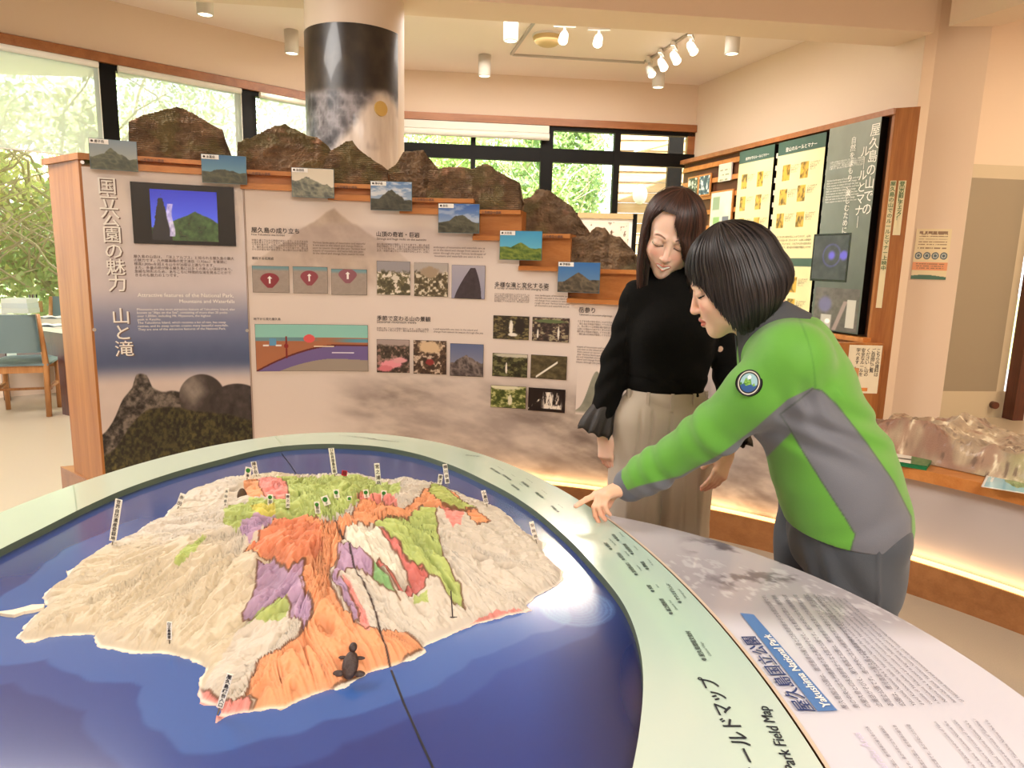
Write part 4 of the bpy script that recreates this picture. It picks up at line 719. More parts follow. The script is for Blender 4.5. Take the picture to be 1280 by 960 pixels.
# outer wing panel at the right with the park text
FC, FR = np.array([-.1185, .86]), .9136
wing = thing('side_panel_table', 'white crescent information panel joined to the right side of the map table', 'information panel', (.6, 1.0, 0))
aa = np.linspace(math.radians(70), math.radians(-52), 280); arcp = np.c_[FC[0] + FR * np.cos(aa), FC[1] + FR * np.sin(aa)]
def ell_at(ang): d = np.array([math.cos(ang), math.sin(ang)]); j = np.argmin(abs((np.arctan2(RO[:, 1] - FC[1], RO[:, 0] - FC[0]) - ang + math.pi) % (2 * math.pi) - math.pi)); return RO[j] + d * .006
innp = np.array([ell_at(a) for a in aa]); okk = (np.hypot(*(innp - FC).T) < FR - .004) ; k0 = np.argmax(okk); aa, arcp, innp = aa[k0:], arcp[k0:], innp[k0:]
for _ in range(6): innp[1:-1] = (innp[:-2] + 2 * innp[1:-1] + innp[2:]) / 4
NW = 150; n = len(aa); V = np.concatenate([np.c_[innp * (1 - k / (NW - 1)) + arcp * k / (NW - 1), np.full(n, T - .002)] for k in range(NW)]); i = np.arange(n - 1); Fq = np.concatenate([np.c_[k * n + i, k * n + i + 1, (k + 1) * n + i + 1, (k + 1) * n + i] for k in range(NW - 1)])
def wingcol(V):
    x, y = V[:, 0], V[:, 1]; c = mixc((204, 202, 212), (214, 212, 220), fbm(x * 3, y * 3, 3, 4)); far = sstep(1.12, 1.22, y + .1 * (x - .5)); ph = mixc((162, 155, 158), (188, 182, 186), sstep(1.3, 1.6, y)); c = mixc(c, ph, far * .85)
    tree_ = np.clip(sstep(.46, .62, fbm(x * 14, y * 20, 6, 12)), 0, 1) * sstep(.38, .46, x) * (1 - sstep(.60, .68, x)) * sstep(1.26, 1.32, y) * (1 - sstep(1.5, 1.6, y)); c = mixc(c, (98, 90, 96), tree_ * .8); wv = sstep(.54, .66, fbm(x * 70, y * 50, 4, 19)) * (abs(y - 1.33 + .3 * (x - .5)) < .09) * (x > .34); return mixc(c, (206, 202, 206), wv * .6)
npmesh('panel_top', V, Fq, vcol('wing_laminate', .2, coat=.5), wing, lin(np.clip(wingcol(V), 0, 255)))
mb = MB(); P_ = [tuple(p) for p in arcp]; k = len(P_); vs = [(x, y, T - .002) for x, y in P_] + [(x, y, T - .03) for x, y in P_]; mb.raw(vs, [(i, i + 1, k + i + 1, k + i) for i in range(k - 1)]).build('panel_edge', mat('wing_edge', (236, 230, 224), .4), wing, True)
mb = MB(); inw = FC + (arcp - FC) * .80; okq = np.array([(p - FC) @ (p - FC) > (q_ - FC) @ (q_ - FC) for p, q_ in zip(inw, innp)]); inw = np.where(okq[:, None], inw, innp + (arcp - innp) * .3); vs = [(x, y, T - .03) for x, y in P_] + [(x, y, T - .03) for x, y in innp]; mb.raw(vs, [(i, i + 1, k + i + 1, k + i) for i in range(k - 1)]).build('panel_underside', M['wood'], wing)
vs = [(x, y, T - .03) for x, y in inw] + [(x, y, 0) for x, y in inw]; MB().raw(vs, [(i, i + 1, k + i + 1, k + i) for i in range(k - 1)]).build('panel_skirt', M['wood'], wing)
strip('metal_joint', innp[::3] - 0 * innp[::3], .006, T + .0008, mat('pinkish_joint', (206, 186, 164), .3), wing)
def tt_(body, p0, p1, m, parent, z=T + .0012, bold=0., spacing=1., size=None, name='lettering', flip=1, align='LEFT'):
    a = onz(*p0, z)[:2]; b = onz(*p1, z)[:2]; d = b - a; L_ = np.hypot(*d); d /= L_; n = np.array([-d[1], d[0]]) * flip
    return text(name, body, lambda x, y: np.stack([a[0] + d[0] * x + n[0] * y, a[1] + d[1] * x + n[1] * y, np.full(x.shape, z)], -1), m, parent, size or 1, align, bold, spacing, None, None if size else L_, res=3)
big = mat('charcoal_lettering', (44, 46, 54), .5); navy = mat('navy_lettering', (50, 66, 118), .45); gtx = mat('grey_small_print', (92, 88, 100), .6)
tt_('国立公園フィールドマップ', (1040, 1120), (893, 848), big, table, bold=.015)
tt_('National Park Field Map', (1030, 1030), (960, 884), big, table, bold=.012)
tt_('屋久島国立公園', (1019, 890), (943, 796), navy, wing, bold=.015)
bar = mat('blue_title_bar', (84, 122, 176), .35)
Z2 = T + .0004; q = [onz(x, y, Z2) for x, y in ((1022, 889), (1047, 888), (942, 768), (925, 766))]; MB().raw(q, [(0, 1, 2, 3)]).build('title_bar', bar, wing)
tt_('Yakushima National Park', (1040, 884), (962, 793), M['inkw'], wing, z=T + .0014, bold=.01)
jl = '屋久島国立公園は、鹿児島県の屋久島と口永良部島からなる国立公園です。島の中央には九州最高峰の宮之浦岳がそびえ、'
def jlines(n, w_): t = jl * 6; return [t[i * w_:(i + 1) * w_] for i in range(n)]
el = 'Yakushima National Park is located in Kagoshima Prefecture and consists of Yakushima Island and Kuchinoerabu Island. '
for k in range(6):
    f = k / 5; tt_(jlines(6, 34)[k], (1061 + 72 * f, 886 - 3 * f), (956 + 66 * f, 744 - 1 * f), gtx, wing)
for k in range(7):
    f = k / 6; tt_((el * 8)[k * 90:k * 90 + 98], (1146 + 60 * f, 882 - 5 * f), (1010 + 46 * f, 742 + 6 * f), gtx, wing)
for k in range(4): f = k / 3; tt_(jlines(9, 26)[k + 4], (1160 + 52 * f, 1008), (1085 + 52 * f, 908 - 2 * f), gtx, wing)
for k in range(6): f = k / 5; tt_((el * 4)[k * 60 + 20:k * 60 + 80], (1262 + 60 * f, 1008), (1170 + 64 * f, 902 - 2 * f), gtx, wing)
tt_('Kuchinoerabu Area', (1143, 1000), (1075, 916), mat('pale_lilac_print', (206, 196, 222), .5), wing)
# small place names along the rim
sm = mat('rim_small_print', (84, 98, 92), .6)
places = [('● 永田いなか浜', 'Nagata Inakahama', (626, 592)), ('● 屋久島灯台', 'Lighthouse', (640, 600)), ('● 西部林道', 'Seibu Forest Path', (662, 608)), ('● 大川の滝', 'Oko Falls', (650, 612)), ('● 宮之浦岳', 'Mt. Miyanoura', (680, 622)), ('● 千尋の滝', 'Senpiro Falls', (700, 640)), ('● 縄文杉', 'Jomonsugi', (775, 676)), ('● 白谷雲水峡', 'Shiratani', (793, 693)), ('● 太鼓岩', 'Taiko-iwa Rock', (766, 687)), ('● 紀元杉', 'Kigensugi', (782, 700)), ('● 淀川登山口', 'Yodogawa', (798, 719)), ('● 黒味岳', 'Mt. Kuromi', (812, 712)), ('● 安房', 'Anbo', (819, 740)), ('● 尾之間歩道', 'Onoaida Trail', (842, 768)), ('● ヤクスギランド', 'Yakusugi Land', (853, 754)), ('● 屋久島環境文化村', 'Cultural Village', (884, 826))]
for k, (a, b, (px, py)) in enumerate(places):
    f = np.clip((px - 600) / 280, 0, 1); L1 = (px - 26 + 10 * f, py - 15 - 12 * f); s_ = .0088 + .0012 * f
    tt_(a, (px, py), L1, sm, table, size=s_, bold=.015); tt_(b, (px + 4 + 2 * f, py - 4 - 2 * f), (L1[0] + 4, L1[1] - 4), sm, table, size=s_ * .7)
for px, py, t_ in ((470, 548, '屋久島国立公園の見どころ'), (500, 552, '世界自然遺産登録地域'), (600, 570, '国立公園')): tt_(t_, (px, py), (px - 40, py - 4), sm, table, size=.012)

# little sign posts on the island
flagm, flagd = mat('sign_card', (246, 240, 226), .5), mat('sign_pin', (120, 110, 90), .4)
flags = [((140, 682), (149, 624), 9, '世界自然遺産登録地', None), ((222, 636), (229, 617), 7, '永田', None), ((281, 634), (284, 610), 5, '永田岳', None), ((309, 607), (311, 584), 8, '平瀬', 'green'), ((321, 596), (317, 577), 7, '障子岳', None), ((419, 597), (414, 560), 7, '口永良部島方面', None), ((474, 610), (471, 579), 7, '宮之浦岳', None), ((549, 607), (551, 593), 6, '愛子', None), ((560, 609), (556, 580), 6, '楠川歩道', None), ((609, 634), (604, 613), 6, '小瀬田', None), ((671, 679), (664, 652), 6, '安房港', None), ((338, 640), (338, 618), 7, '花山', 'green'), ((360, 641), (360, 617), 5, '鹿之沢', None), ((398, 646), (396, 627), 7, '翁岳', 'green'), ((411, 640), (405, 620), 9, '縄文杉', 'green'), ((422, 628), (420, 612), 7, '翁杉', 'green'), ((437, 627), (437, 620), 6, '杉', 'green'), ((459, 627), (457, 612), 7, '太忠岳', 'green'), ((480, 630), (480, 613), 7, '白谷', 'green'), ((212, 804), (212, 777), 7, '口之島展望', None), ((272, 893), (288, 842), 9, '屋久島灯台入口', None), ((430, 597), (431, 588), 7, '岳', 'red')]
gdot, rdot = mat('green_dot', (50, 130, 50), .5), mat('red_card', (196, 40, 60), .5)
fl_lab = ['tall narrow sign on the far left coast of the island', 'short sign on the left coast below the rim', 'thin sign on the upper left slope', 'sign with a green mark at the far top-left coast', 'leaning sign behind the green-marked one', 'tallest sign, at the far edge of the island', 'tall sign right of the small red one at the far coast', 'short sign left of a taller one at the far right', 'tall thin sign at the far right coast', 'sign on the right coast beside an orange patch', 'leaning sign on the rightmost coast', 'sign on the yellow-green slope with a green dot', 'thin sign right of the pink patch', 'green-dotted sign left of the central white one', 'wide white green-dotted sign at the island centre', 'green-dotted sign just right of the widest white one', 'tiny green-dotted sign behind the central ones', 'green-dotted sign on the pink slope right of centre', 'green-dotted sign furthest right on the orange massif', 'short sign on the cream slope near the left front', 'long tilted sign by the pink headland in front', 'small red sign at the far coast']
for k, (b_, t_, wpx, s_, mk) in enumerate(flags):
    p = onrelief(*b_); z = SEA + max(0, hat(p[0], p[1])); Y = p[1]; top = ony(t_[0], t_[1], Y); bot = np.array([p[0], Y, z]); ww = wpx * Y / FPX / 2 * 1.0; ax = top - bot; L_ = np.linalg.norm(ax); ax /= L_; rx = np.array([1, 0, 0]) - ax * ax[0]; rx /= np.linalg.norm(rx); nrm = np.cross(rx, ax)
    f = thing('place_sign', fl_lab[k], 'sign', tuple(bot), 'place-name signs on the relief island')
    a0 = bot + ax * min(.012, L_ * .2); mb = MB(); pts4 = lambda o: [a0 - rx * ww + nrm * o, a0 + rx * ww + nrm * o, top + rx * ww + nrm * o, top - rx * ww + nrm * o]
    mb.raw(pts4(.0) + pts4(.0015), [(3, 2, 1, 0), (4, 5, 6, 7), (0, 1, 5, 4), (1, 2, 6, 5), (2, 3, 7, 6), (3, 0, 4, 7)]); card = mb.build('card', rdot if mk == 'red' else flagm, f)
    MB().tube([bot - ax * .004, bot + ax * .014], .0012, n=6).build('pin', flagd, f)
    sgn = -1 if nrm[1] > 0 else 1; n_ = len(s_); hh = (np.linalg.norm(top - a0) - .002) / (n_ + (1 if mk == 'green' else 0)); cs_ = min(hh * .95, ww * 1.7)
    for q_, c_ in enumerate(s_):
        o = top - ax * (hh * (q_ + (1 if mk == 'green' else 0) + .85)) - rx * cs_ * .46
        text('lettering', c_, lambda x, y: o + np.outer(x, rx) + np.outer(y, ax) + nrm * sgn * .0022, M['ink'], card, cs_, bold=.03, res=1)
    if mk == 'green': o = top - ax * ww; MB().tube([o + nrm * sgn * .0018, o + nrm * sgn * .003], ww * .75, n=10).build('green_dot', gdot, card)
# wire marker
p = onrelief(566, 770); q = onz(562, 742, SEA + .05); t = thing('wire_marker', 'thin dark wire marker on the cream slope at right', 'marker', (p[0], p[1], SEA + hat(*p)))
z0 = SEA + hat(*p); MB().tube([(p[0], p[1], z0 - .003), (p[0] - .004, p[1], z0 + .05)], .0012, n=6).tube([(p[0] - .005, p[1] - .004, z0 + .001), (p[0] + .008, p[1] - .003, z0 + .001)], .0012, n=6).build('wire', M['ink'], t)
# dark turtle figurine and brown tree stump
dkt = mat('turtle_dark', (62, 46, 42), .5, bump=.3, bscale=300)
p = onrelief(438, 845); z0 = SEA + hat(*p) + .004; sc = .0105
tu = thing('turtle_figurine', 'small dark sea turtle figurine on the orange beach', 'figurine', (p[0], p[1], z0))
def blob(name, c, r, m, parent, rot=None):
    u, v = np.meshgrid(np.linspace(0, 2 * math.pi, 20, endpoint=False), np.linspace(-math.pi / 2, math.pi / 2, 12)); P_ = np.stack([np.cos(u) * np.cos(v), np.sin(u) * np.cos(v), np.sin(v)], -1).reshape(-1, 3) * np.array(r)
    if rot is not None: P_ = P_ @ rot.T
    P_ = P_ + np.array(c); j, i = np.meshgrid(np.arange(11), np.arange(20), indexing='ij'); return npmesh(name, P_, np.c_[(j * 20 + i).ravel(), (j * 20 + (i + 1) % 20).ravel(), ((j + 1) * 20 + (i + 1) % 20).ravel(), ((j + 1) * 20 + i).ravel()], m, parent)
tl = math.radians(38); Rt = np.array([[1, 0, 0], [0, math.cos(tl), -math.sin(tl)], [0, math.sin(tl), math.cos(tl)]]); X_ = lambda x, y, z: tuple(np.array([p[0], p[1], z0 + .014]) + Rt @ np.array([x, y, z]))
blob('shell', X_(0, 0, 0), (.0125, .022, .008), dkt, tu, Rt); blob('head', X_(0, .027, .002), (.0065, .008, .006), dkt, tu, Rt)
for sx in (-1, 1): blob('flipper', X_(sx * .016, .004 - .016, -.002), (.009, .005, .002), dkt, tu, Rt); blob('flipper', X_(sx * .013, .012, -.002), (.008, .003, .002), dkt, tu, Rt)
p = onrelief(303, 627); z0 = SEA + hat(*p); t = thing('stump_figurine', 'small dark brown furry stump beside the orange patch', 'figurine', (p[0], p[1], z0)); blob('body', (p[0], p[1], z0 + .015), (.012, .012, .022), mat('stump_brown', (96, 78, 60), .9, bump=.8, bscale=400), t)
MB().tube([(p[0], p[1], z0 - .004), (p[0], p[1], z0 + .004)], .004, n=8).build('foot', dkt, t)
# ---------------------------------------------------------------- people: solid figures grown from smooth-blended limbs
class Vol:
    def __init__(s, lo, hi, vx): s.lo = np.array(lo, float); s.vx = vx; s.n = np.ceil((np.array(hi) - s.lo) / vx).astype(int) + 1; s.a = np.full(s.n, .06, np.float32)
    def sub_(s, lo, hi):
        i0 = np.clip(np.floor((lo - s.lo) / s.vx).astype(int), 0, s.n); i1 = np.clip(np.ceil((hi - s.lo) / s.vx).astype(int) + 1, 0, s.n); sl = tuple(slice(a, b) for a, b in zip(i0, i1))
        ax = [(s.lo[k] + s.vx * np.arange(i0[k], i1[k])).astype(np.float32) for k in range(3)]; return sl, ax[0][:, None, None], ax[1][None, :, None], ax[2][None, None, :]
    def comb(s, sl, d, k, op):
        A = s.a[sl]
        if op == 'add':
            if k > 0: h = np.clip(.5 + .5 * (A - d) / k, 0, 1); s.a[sl] = A * (1 - h) + d * h - k * h * (1 - h)
            else: s.a[sl] = np.minimum(A, d)
        else:
            if k > 0: h = np.clip(.5 - .5 * (A + d) / k, 0, 1); s.a[sl] = A * (1 - h) - d * h + k * h * (1 - h)
            else: s.a[sl] = np.maximum(A, -d)
    def cap(s, a, b, ra, rb, k=.02, flat=None, op='add'):
        a, b = np.array(a, float), np.array(b, float); m = max(ra, rb) * (max(1, flat[1]) if flat else 1) + k + 3 * s.vx; sl, X, Y, Z = s.sub_(np.minimum(a, b) - m, np.maximum(a, b) + m); d = b - a; L2 = float(d @ d) + 1e-12
        px, py, pz = X - a[0], Y - a[1], Z - a[2]; t = np.clip((px * d[0] + py * d[1] + pz * d[2]) / L2, 0, 1); qx, qy, qz = px - t * d[0], py - t * d[1], pz - t * d[2]
        if flat: n = np.array(flat[0], float); n /= np.linalg.norm(n); w_ = (qx * n[0] + qy * n[1] + qz * n[2]) * (1 / flat[1] - 1); qx = qx + n[0] * w_; qy = qy + n[1] * w_; qz = qz + n[2] * w_
        s.comb(sl, (np.sqrt(qx * qx + qy * qy + qz * qz) - (ra + t * (rb - ra))) * (min(1., flat[1]) if flat else 1.), k, op); return s
    def chain(s, pts, rs, k=.02, flat=None):
        for i in range(len(pts) - 1): s.cap(pts[i], pts[i + 1], rs[i], rs[i + 1], k, flat)
        return s
    def ell(s, c, r, R=None, k=.02, op='add'):                        # R rows = local axes
        c = np.array(c, float); R = np.eye(3) if R is None else R; m = max(r) + k + 3 * s.vx; sl, X, Y, Z = s.sub_(c - m, c + m); x, y, z = X - c[0], Y - c[1], Z - c[2]; q = [(x * R[i][0] + y * R[i][1] + z * R[i][2]) / r[i] for i in range(3)]
        k0 = np.sqrt(q[0] ** 2 + q[1] ** 2 + q[2] ** 2); k1 = np.sqrt((q[0] / r[0]) ** 2 + (q[1] / r[1]) ** 2 + (q[2] / r[2]) ** 2) + 1e-6; s.comb(sl, k0 * (k0 - 1) / k1, k, op); return s
    def field(s, fn): sl, X, Y, Z = s.sub_(s.lo, s.lo + s.vx * s.n); s.a += fn(X, Y, Z).astype(np.float32); return s
    def mesh(s):
        g = openvdb.FloatGrid(.06); g.copyFromArray(np.ascontiguousarray(s.a.astype(np.float32))); P, Q = g.convertToQuads(0.0); return np.asarray(P, float) * s.vx + s.lo, np.asarray(Q)[:, ::-1]
def nz3(P, sc, seed=0, o=3): return .5 * (fbm(P[:, 0] * sc + P[:, 2] * sc * .6, P[:, 1] * sc - P[:, 2] * sc * .8, o, seed) + fbm(P[:, 2] * sc, P[:, 0] * sc - P[:, 1] * sc * .7, o, seed + 9))
class Fr:
    def __init__(s, o, f, u): s.o = np.array(o, float); f = np.array(f, float); s.f = f / np.linalg.norm(f); u = np.array(u, float); u -= s.f * (u @ s.f); s.u = u / np.linalg.norm(u); s.r = np.cross(s.f, s.u); s.R = np.array([s.r, s.f, s.u])
    def p(s, x, y, z): return s.o + s.r * x + s.f * y + s.u * z
    def v(s, P): return s.o + P @ s.R
    def loc(s, P): return (P - s.o) @ s.R.T
def figure(Vb, Fh, smile, base):                                          # body volume plus a finer head volume, one mesh
    P0, Q0 = Vb.mesh(); Vh = Vol(Fh.o - .155, Fh.o + .155, .0016); head(Vh, Fh, smile); Vh.cap(Fh.p(0, -.018, -.07), Fh.p(0, -.022, -.125), .046, .049, .02); P1, Q1 = Vh.mesh(); return np.r_[P0, P1], np.r_[Q0, Q1 + len(P0)], len(P0)
def head(V, F, smile=0.):
    E = lambda c, r, k=.02, op='add': V.ell(F.p(*c), r, F.R, k, op); C = lambda a, b, ra, rb, k=.01, op='add', flat=None: V.cap(F.p(*a), F.p(*b), ra, rb, k, flat, op)
    E((0, -.012, .035), (.072, .090, .082)); E((0, .028, -.022), (.056, .056, .078), .03); E((0, .045, -.062), (.036, .040, .040), .03); E((0, .068, -.097), (.016, .016, .015), .025)
    for sx in (-1, 1):
        E((sx * .034, .058, -.030), (.024, .022, .024), .022); E((sx * .047, .01, -.068), (.018, .035, .024), .03)
        E((sx * .031, .094, .001), (.017, .015, .011), .012, 'sub'); E((sx * .031, .0735, .000), (.0155, .0135, .0125), .004); C((sx * .014, .083, .018), (sx * .044, .072, .018), .006, .005, .014)
        E((sx * .074, -.008, -.010), (.007, .016, .028), .006)
    C((0, .083, .004), (0, .100, -.034), .0055, .0085, .009); E((0, .098, -.037), (.010, .009, .008), .006)
    for sx in (-1, 1): E((sx * .0095, .091, -.039), (.0065, .0075, .0055), .004)
    w = .018 + .003 * smile; c_ = .005 * smile
    E((0, .084, -.062), (w * .95, .010, .006), .004); C((-w, .078, -.064 + c_), (0, .0915, -.0600), .0035, .0048, .004); C((w, .078, -.064 + c_), (0, .0915, -.0600), .0035, .0048, .004); C((-w * .9, .078, -.066 + c_), (0, .0895, -.0735), .0030, .0052, .004); C((w * .9, .078, -.066 + c_), (0, .0895, -.0735), .0030, .0052, .004)
    if smile: C((-w * .8, .0885, -.0655 + c_), (0, .0965, -.0668), .0022, .0030, .0015, 'sub'); C((w * .8, .0885, -.0655 + c_), (0, .0965, -.0668), .0022, .0030, .0015, 'sub')
def facecol(L, smile, base=(243, 206, 186)):
    x, y, z = L.T; c = np.tile(np.array(base, float), (len(L), 1)); fr_ = y > .03; ch = np.exp(-(((abs(x) - .036) / .02) ** 2 + ((z + .030) / .018) ** 2)) * fr_; c = mixc(c, (236, 160, 138), ch * .55); c = mixc(c, (226, 158, 138), np.exp(-((x / .012) ** 2 + ((z + .036) / .012) ** 2)) * fr_ * .35)
    w = .0195 + .003 * smile; zc = -.0665 + .005 * smile * (abs(x) / w) ** 2; lip = (np.hypot(x / w, (z - zc) / .0095) < 1) & (y > .068); c[lip] = (214, 132, 120)
    if smile: te = (np.hypot(x / (w * .86), (z - zc - .0006) / .0042) < 1) & (y > .068); c[te] = (250, 244, 238)
    else: te = (abs(z - zc) < .0012) & (abs(x) < w * .9) & (y > .07); c[te] = (150, 60, 60)
    bd_ = abs(z - .0205 - .004 * np.sin(np.clip((abs(x) - .014) / .034, 0, 1) * 3.14)); c = mixc(c, (96, 66, 52), sstep(.0030, .0012, bd_) * sstep(.012, .016, abs(x)) * (1 - sstep(.040, .050, abs(x))) * (y > .05) * .8)
    ez = -.0045 - .0035 * (1 - ((abs(x) - .031) / .016) ** 2); la = (abs(z - ez) < .0016) & (abs(abs(x) - .031) < .0165) & (y > .055); c = np.where(la[:, None], (36, 24, 22), c); sh = (z > ez) & (z < ez + .009) & (abs(abs(x) - .031) < .016) & (y > .055) & ~la; c = np.where(sh[:, None], c * .92, c); return c
def hand(V, w, d, n, side, curls, thumb, s=1., spread=.10, kn=.01):        # w wrist, d toward fingers, n palm normal, side +1/-1 thumb side; curls: per finger list of three bends (rad)
    w = np.array(w, float); d = np.array(d, float); d /= np.linalg.norm(d); n = np.array(n, float); n -= d * (n @ d); n /= np.linalg.norm(n); x = np.cross(d, n) * side; tips = []
    V.cap(w - d * .02, w + d * .02 * s, .0215 * s, .0235 * s, .012, (n, .72))
    for q in (-1.1, -.35, .4, 1.15): V.cap(w + d * .012 * s + x * q * .010 * s, w + d * .078 * s + x * q * .0215 * s - (n * .002), .0145 * s, .0105 * s, .012)
    V.ell(w + d * .035 * s + x * .024 * s + n * .006, (.016 * s, .026 * s, .014 * s), np.array([x, d, n]), .012)
    for j, (q, L) in enumerate(((1.15, .066), (.4, .073), (-.35, .068), (-1.1, .053))):
        p = w + d * .080 * s + x * q * .0215 * s; dd_ = d + x * (q - .05) * spread; dd_ /= np.linalg.norm(dd_); a = 0.; r = .0082 * s if j < 3 else .0072 * s
        for m, (fr_, cu) in enumerate(zip((.46, .29, .25), curls[j])):
            a += cu; v = dd_ * math.cos(a) + n * math.sin(a); q2 = p + v * L * fr_ * s; V.cap(p, q2, r, r * .90, .0035 if m else .008); p = q2; r *= .9
        tips.append((p, v, r))
    p = w + d * .022 * s + x * .024 * s + n * .004; t0 = np.array(thumb, float); v = d * t0[0] + x * t0[1] + n * t0[2]; v /= np.linalg.norm(v); q2 = p + v * .040 * s; V.cap(p, q2, .013 * s, .0098 * s, .010); v2 = v + d * .5 + n * .15; v2 /= np.linalg.norm(v2); V.cap(q2, q2 + v2 * .030 * s, .0096 * s, .0078 * s, .003); tips.append((q2 + v2 * .03 * s, v2, .0078 * s)); return tips, x
def nails(tips, n, x, parent, m):
    for p, v, r in tips:
        up = -np.array(n, float); up -= v * (up @ v); up /= np.linalg.norm(up) + 1e-9; xx = np.cross(v, up); c = p + up * r * .86 - v * .001; mb = MB(); vs = []
        for a in range(5):
            for b in range(5): uu, vv = (a - 2) / 2, (b - 2) / 2; vs.append(c + xx * uu * r * .72 + v * vv * r * .85 + up * (.0012 - .0030 * uu * uu - .0012 * vv * vv * (r / .008)))
        mb.raw(vs, [(a * 5 + b, a * 5 + b + 1, a * 5 + b + 6, a * 5 + b + 5) for a in range(4) for b in range(4)]).build('nail', m, parent, True)
skinm = vcol('skin', .5, sub=.25, spec=.4); nailm = mat('nail', (240, 188, 172), .25, coat=.4)
def hairmat(name, a, b):
    m = vcol(name, .46, spec=.5, coat=.0); p = m.node_tree.nodes['Principled BSDF']; p.inputs['Anisotropic'].default_value = .6; return m
def hair(F, parent, styl, cA, cB, N, name='hair', seed=1, center=(0, -.012, .036), rad=(.080, .098, .092), grav=.5, m=None):
    """styl(phi) -> (end length below the widest line in m, negative = ends on the dome; tip inward curl); path from crown down"""
    rng = np.random.RandomState(seed); ctr_ = np.array(center); R_ = np.array(rad); down = np.array([0, 0, -1.]) @ F.R.T; dl = np.array([0, 0, -1.]); dn = dl * (1 - grav) + down * grav; dn /= np.linalg.norm(dn)
    def path(ph, t, off):                                                # ph (N,), t (T,) -> (N,T,3) in head coordinates
        ext, curl, push = styl(ph); arc = .150; tot = arc + ext; s_ = t[None, :] * tot[:, None]; th = np.clip(s_, 0, arc) / arc * (math.pi / 2); rr = R_[None, None, :] + np.reshape(off, (-1, 1, 1))
        ux, uy = np.sin(ph)[:, None] * np.sin(th), np.cos(ph)[:, None] * np.sin(th); P = np.stack([ux * rr[..., 0], uy * rr[..., 1], np.cos(th) * rr[..., 2]], -1) + ctr_; b = np.clip(s_ - arc, 0, None)
        P = P + b[..., None] * dn[None, None, :]; e = np.clip(b / np.maximum(ext[:, None], .02), 0, 1); rad_ = np.stack([np.sin(ph), np.cos(ph), 0 * ph], -1)[:, None, :]; P = P + rad_ * (push[:, None] * np.sin(e * 2.4) - curl[:, None] * e ** 3)[..., None]; return P
    nu, nt = 140, 46; ph = np.linspace(-math.pi, math.pi, nu); t = np.linspace(0, 1, nt); P = path(ph, t, -.002 + 0 * ph); V_ = F.v(P.reshape(-1, 3)); j, i = np.meshgrid(np.arange(nt - 1), np.arange(nu - 1), indexing='xy'); a = (i * nt + j).ravel(); Q0 = np.c_[a, a + 1, a + nt + 1, a + nt]
    P2 = path(ph, t, -.016 + 0 * ph); V2 = F.v(P2.reshape(-1, 3)); n0 = len(V_); Q1 = Q0[:, ::-1] + n0; k = np.arange(nu - 1); rim = np.c_[k * nt + nt - 1, (k + 1) * nt + nt - 1, (k + 1) * nt + nt - 1 + n0, k * nt + nt - 1 + n0]
    VV = [V_, V2]; QQ = [Q0, Q1, rim]; CC = [np.tile(np.array(cA, float) * .8, (2 * n0, 1))]; base = 2 * n0
    ph = rng.uniform(-math.pi, math.pi, N); dr = rng.normal(0, .05, N); ns = 15; t = np.linspace(.0, 1, ns) ** .9; off = rng.uniform(-.001, .0035, N) + (rng.rand(N) > .95) * rng.uniform(0, .005, N); tj = rng.uniform(.93, 1.03, N)
    P = path(ph, t, off); wob = rng.normal(0, 1, N) * .05; phn = ph[:, None] + dr[:, None] * t[None, :] ** 1.5; Pj = np.stack([path(phn[:, q], np.array([t[q]]), off)[:, 0] for q in range(ns)], 1); Pj = Pj + (rng.normal(0, .0012, (N, 1, 3)) * t[None, :, None]); tail = Pj[:, -1] - Pj[:, -2]; Pj[:, -1] += tail * rng.uniform(-.9, .5, (N, 1))
    T_ = np.gradient(Pj, axis=1); T_ /= np.linalg.norm(T_, axis=2, keepdims=True) + 1e-9; Nr = Pj - (ctr_ + np.array([0, 0, -.04])); Nr[..., 2] *= .3; S_ = np.cross(T_, Nr); S_ /= np.linalg.norm(S_, axis=2, keepdims=True) + 1e-9; O_ = np.cross(S_, T_); wd = (rng.uniform(.0012, .0024, (N, 1)) * (1 - .75 * t[None, :] ** 4))[..., None]; sg = np.sign((O_ * Nr).sum(-1, keepdims=True))
    A, B_, C_ = Pj - S_ * wd, Pj + O_ * sg * wd * .55, Pj + S_ * wd; W = np.stack([A, B_, C_], 2).reshape(N, -1, 3); VV.append(F.v(W.reshape(-1, 3))); i0 = np.arange(N)[:, None, None] * ns * 3 + base; jj = np.arange(ns - 1)[None, :, None] * 3; kk = np.arange(2)[None, None, :]; b0 = (i0 + jj + kk).ravel(); QQ.append(np.c_[b0, b0 + 1, b0 + 4, b0 + 3])
    mix_ = rng.rand(N); cc = mixc(cA, cB, mix_); CC.append(np.repeat(cc, ns * 3, axis=0)); return npmesh(name, np.concatenate(VV), np.concatenate(QQ), m, parent, lin(np.clip(np.concatenate(CC), 0, 255)), True)

# ---- woman in black at the far side of the table
pa_ = thing('person', 'woman in black turtleneck and beige wide trousers smiling down at the table', 'person', (.48, 2.1, 0))
HA = Fr(ony(839, 292, 2.07), (-.24, -.86, -.45), (.13, -.3, .9))
V = Vol((.18, 1.80, 0), (.80, 2.30, 1.63), .0028); 
V.chain([(.485, 2.10, 1.26), (.482, 2.10, 1.33), HA.p(0, -.015, -.07)], [.055, .047, .046], .02)
V.chain([(.475, 2.1, .90), (.475, 2.1, 1.05), (.48, 2.1, 1.24)], [.09, .085, .10], .03, ((0, 1, 0), .75)); V.cap((.39, 2.1, 1.27), (.575, 2.1, 1.265), .035, .035, .03)
V.chain([(.38, 2.1, 1.265), (.325, 2.13, 1.06), (.292, 2.10, .90)], [.036, .030, .024], .02); V.chain([(.585, 2.1, 1.26), (.668, 2.12, 1.05), (.645, 2.00, .86)], [.036, .030, .024], .02)
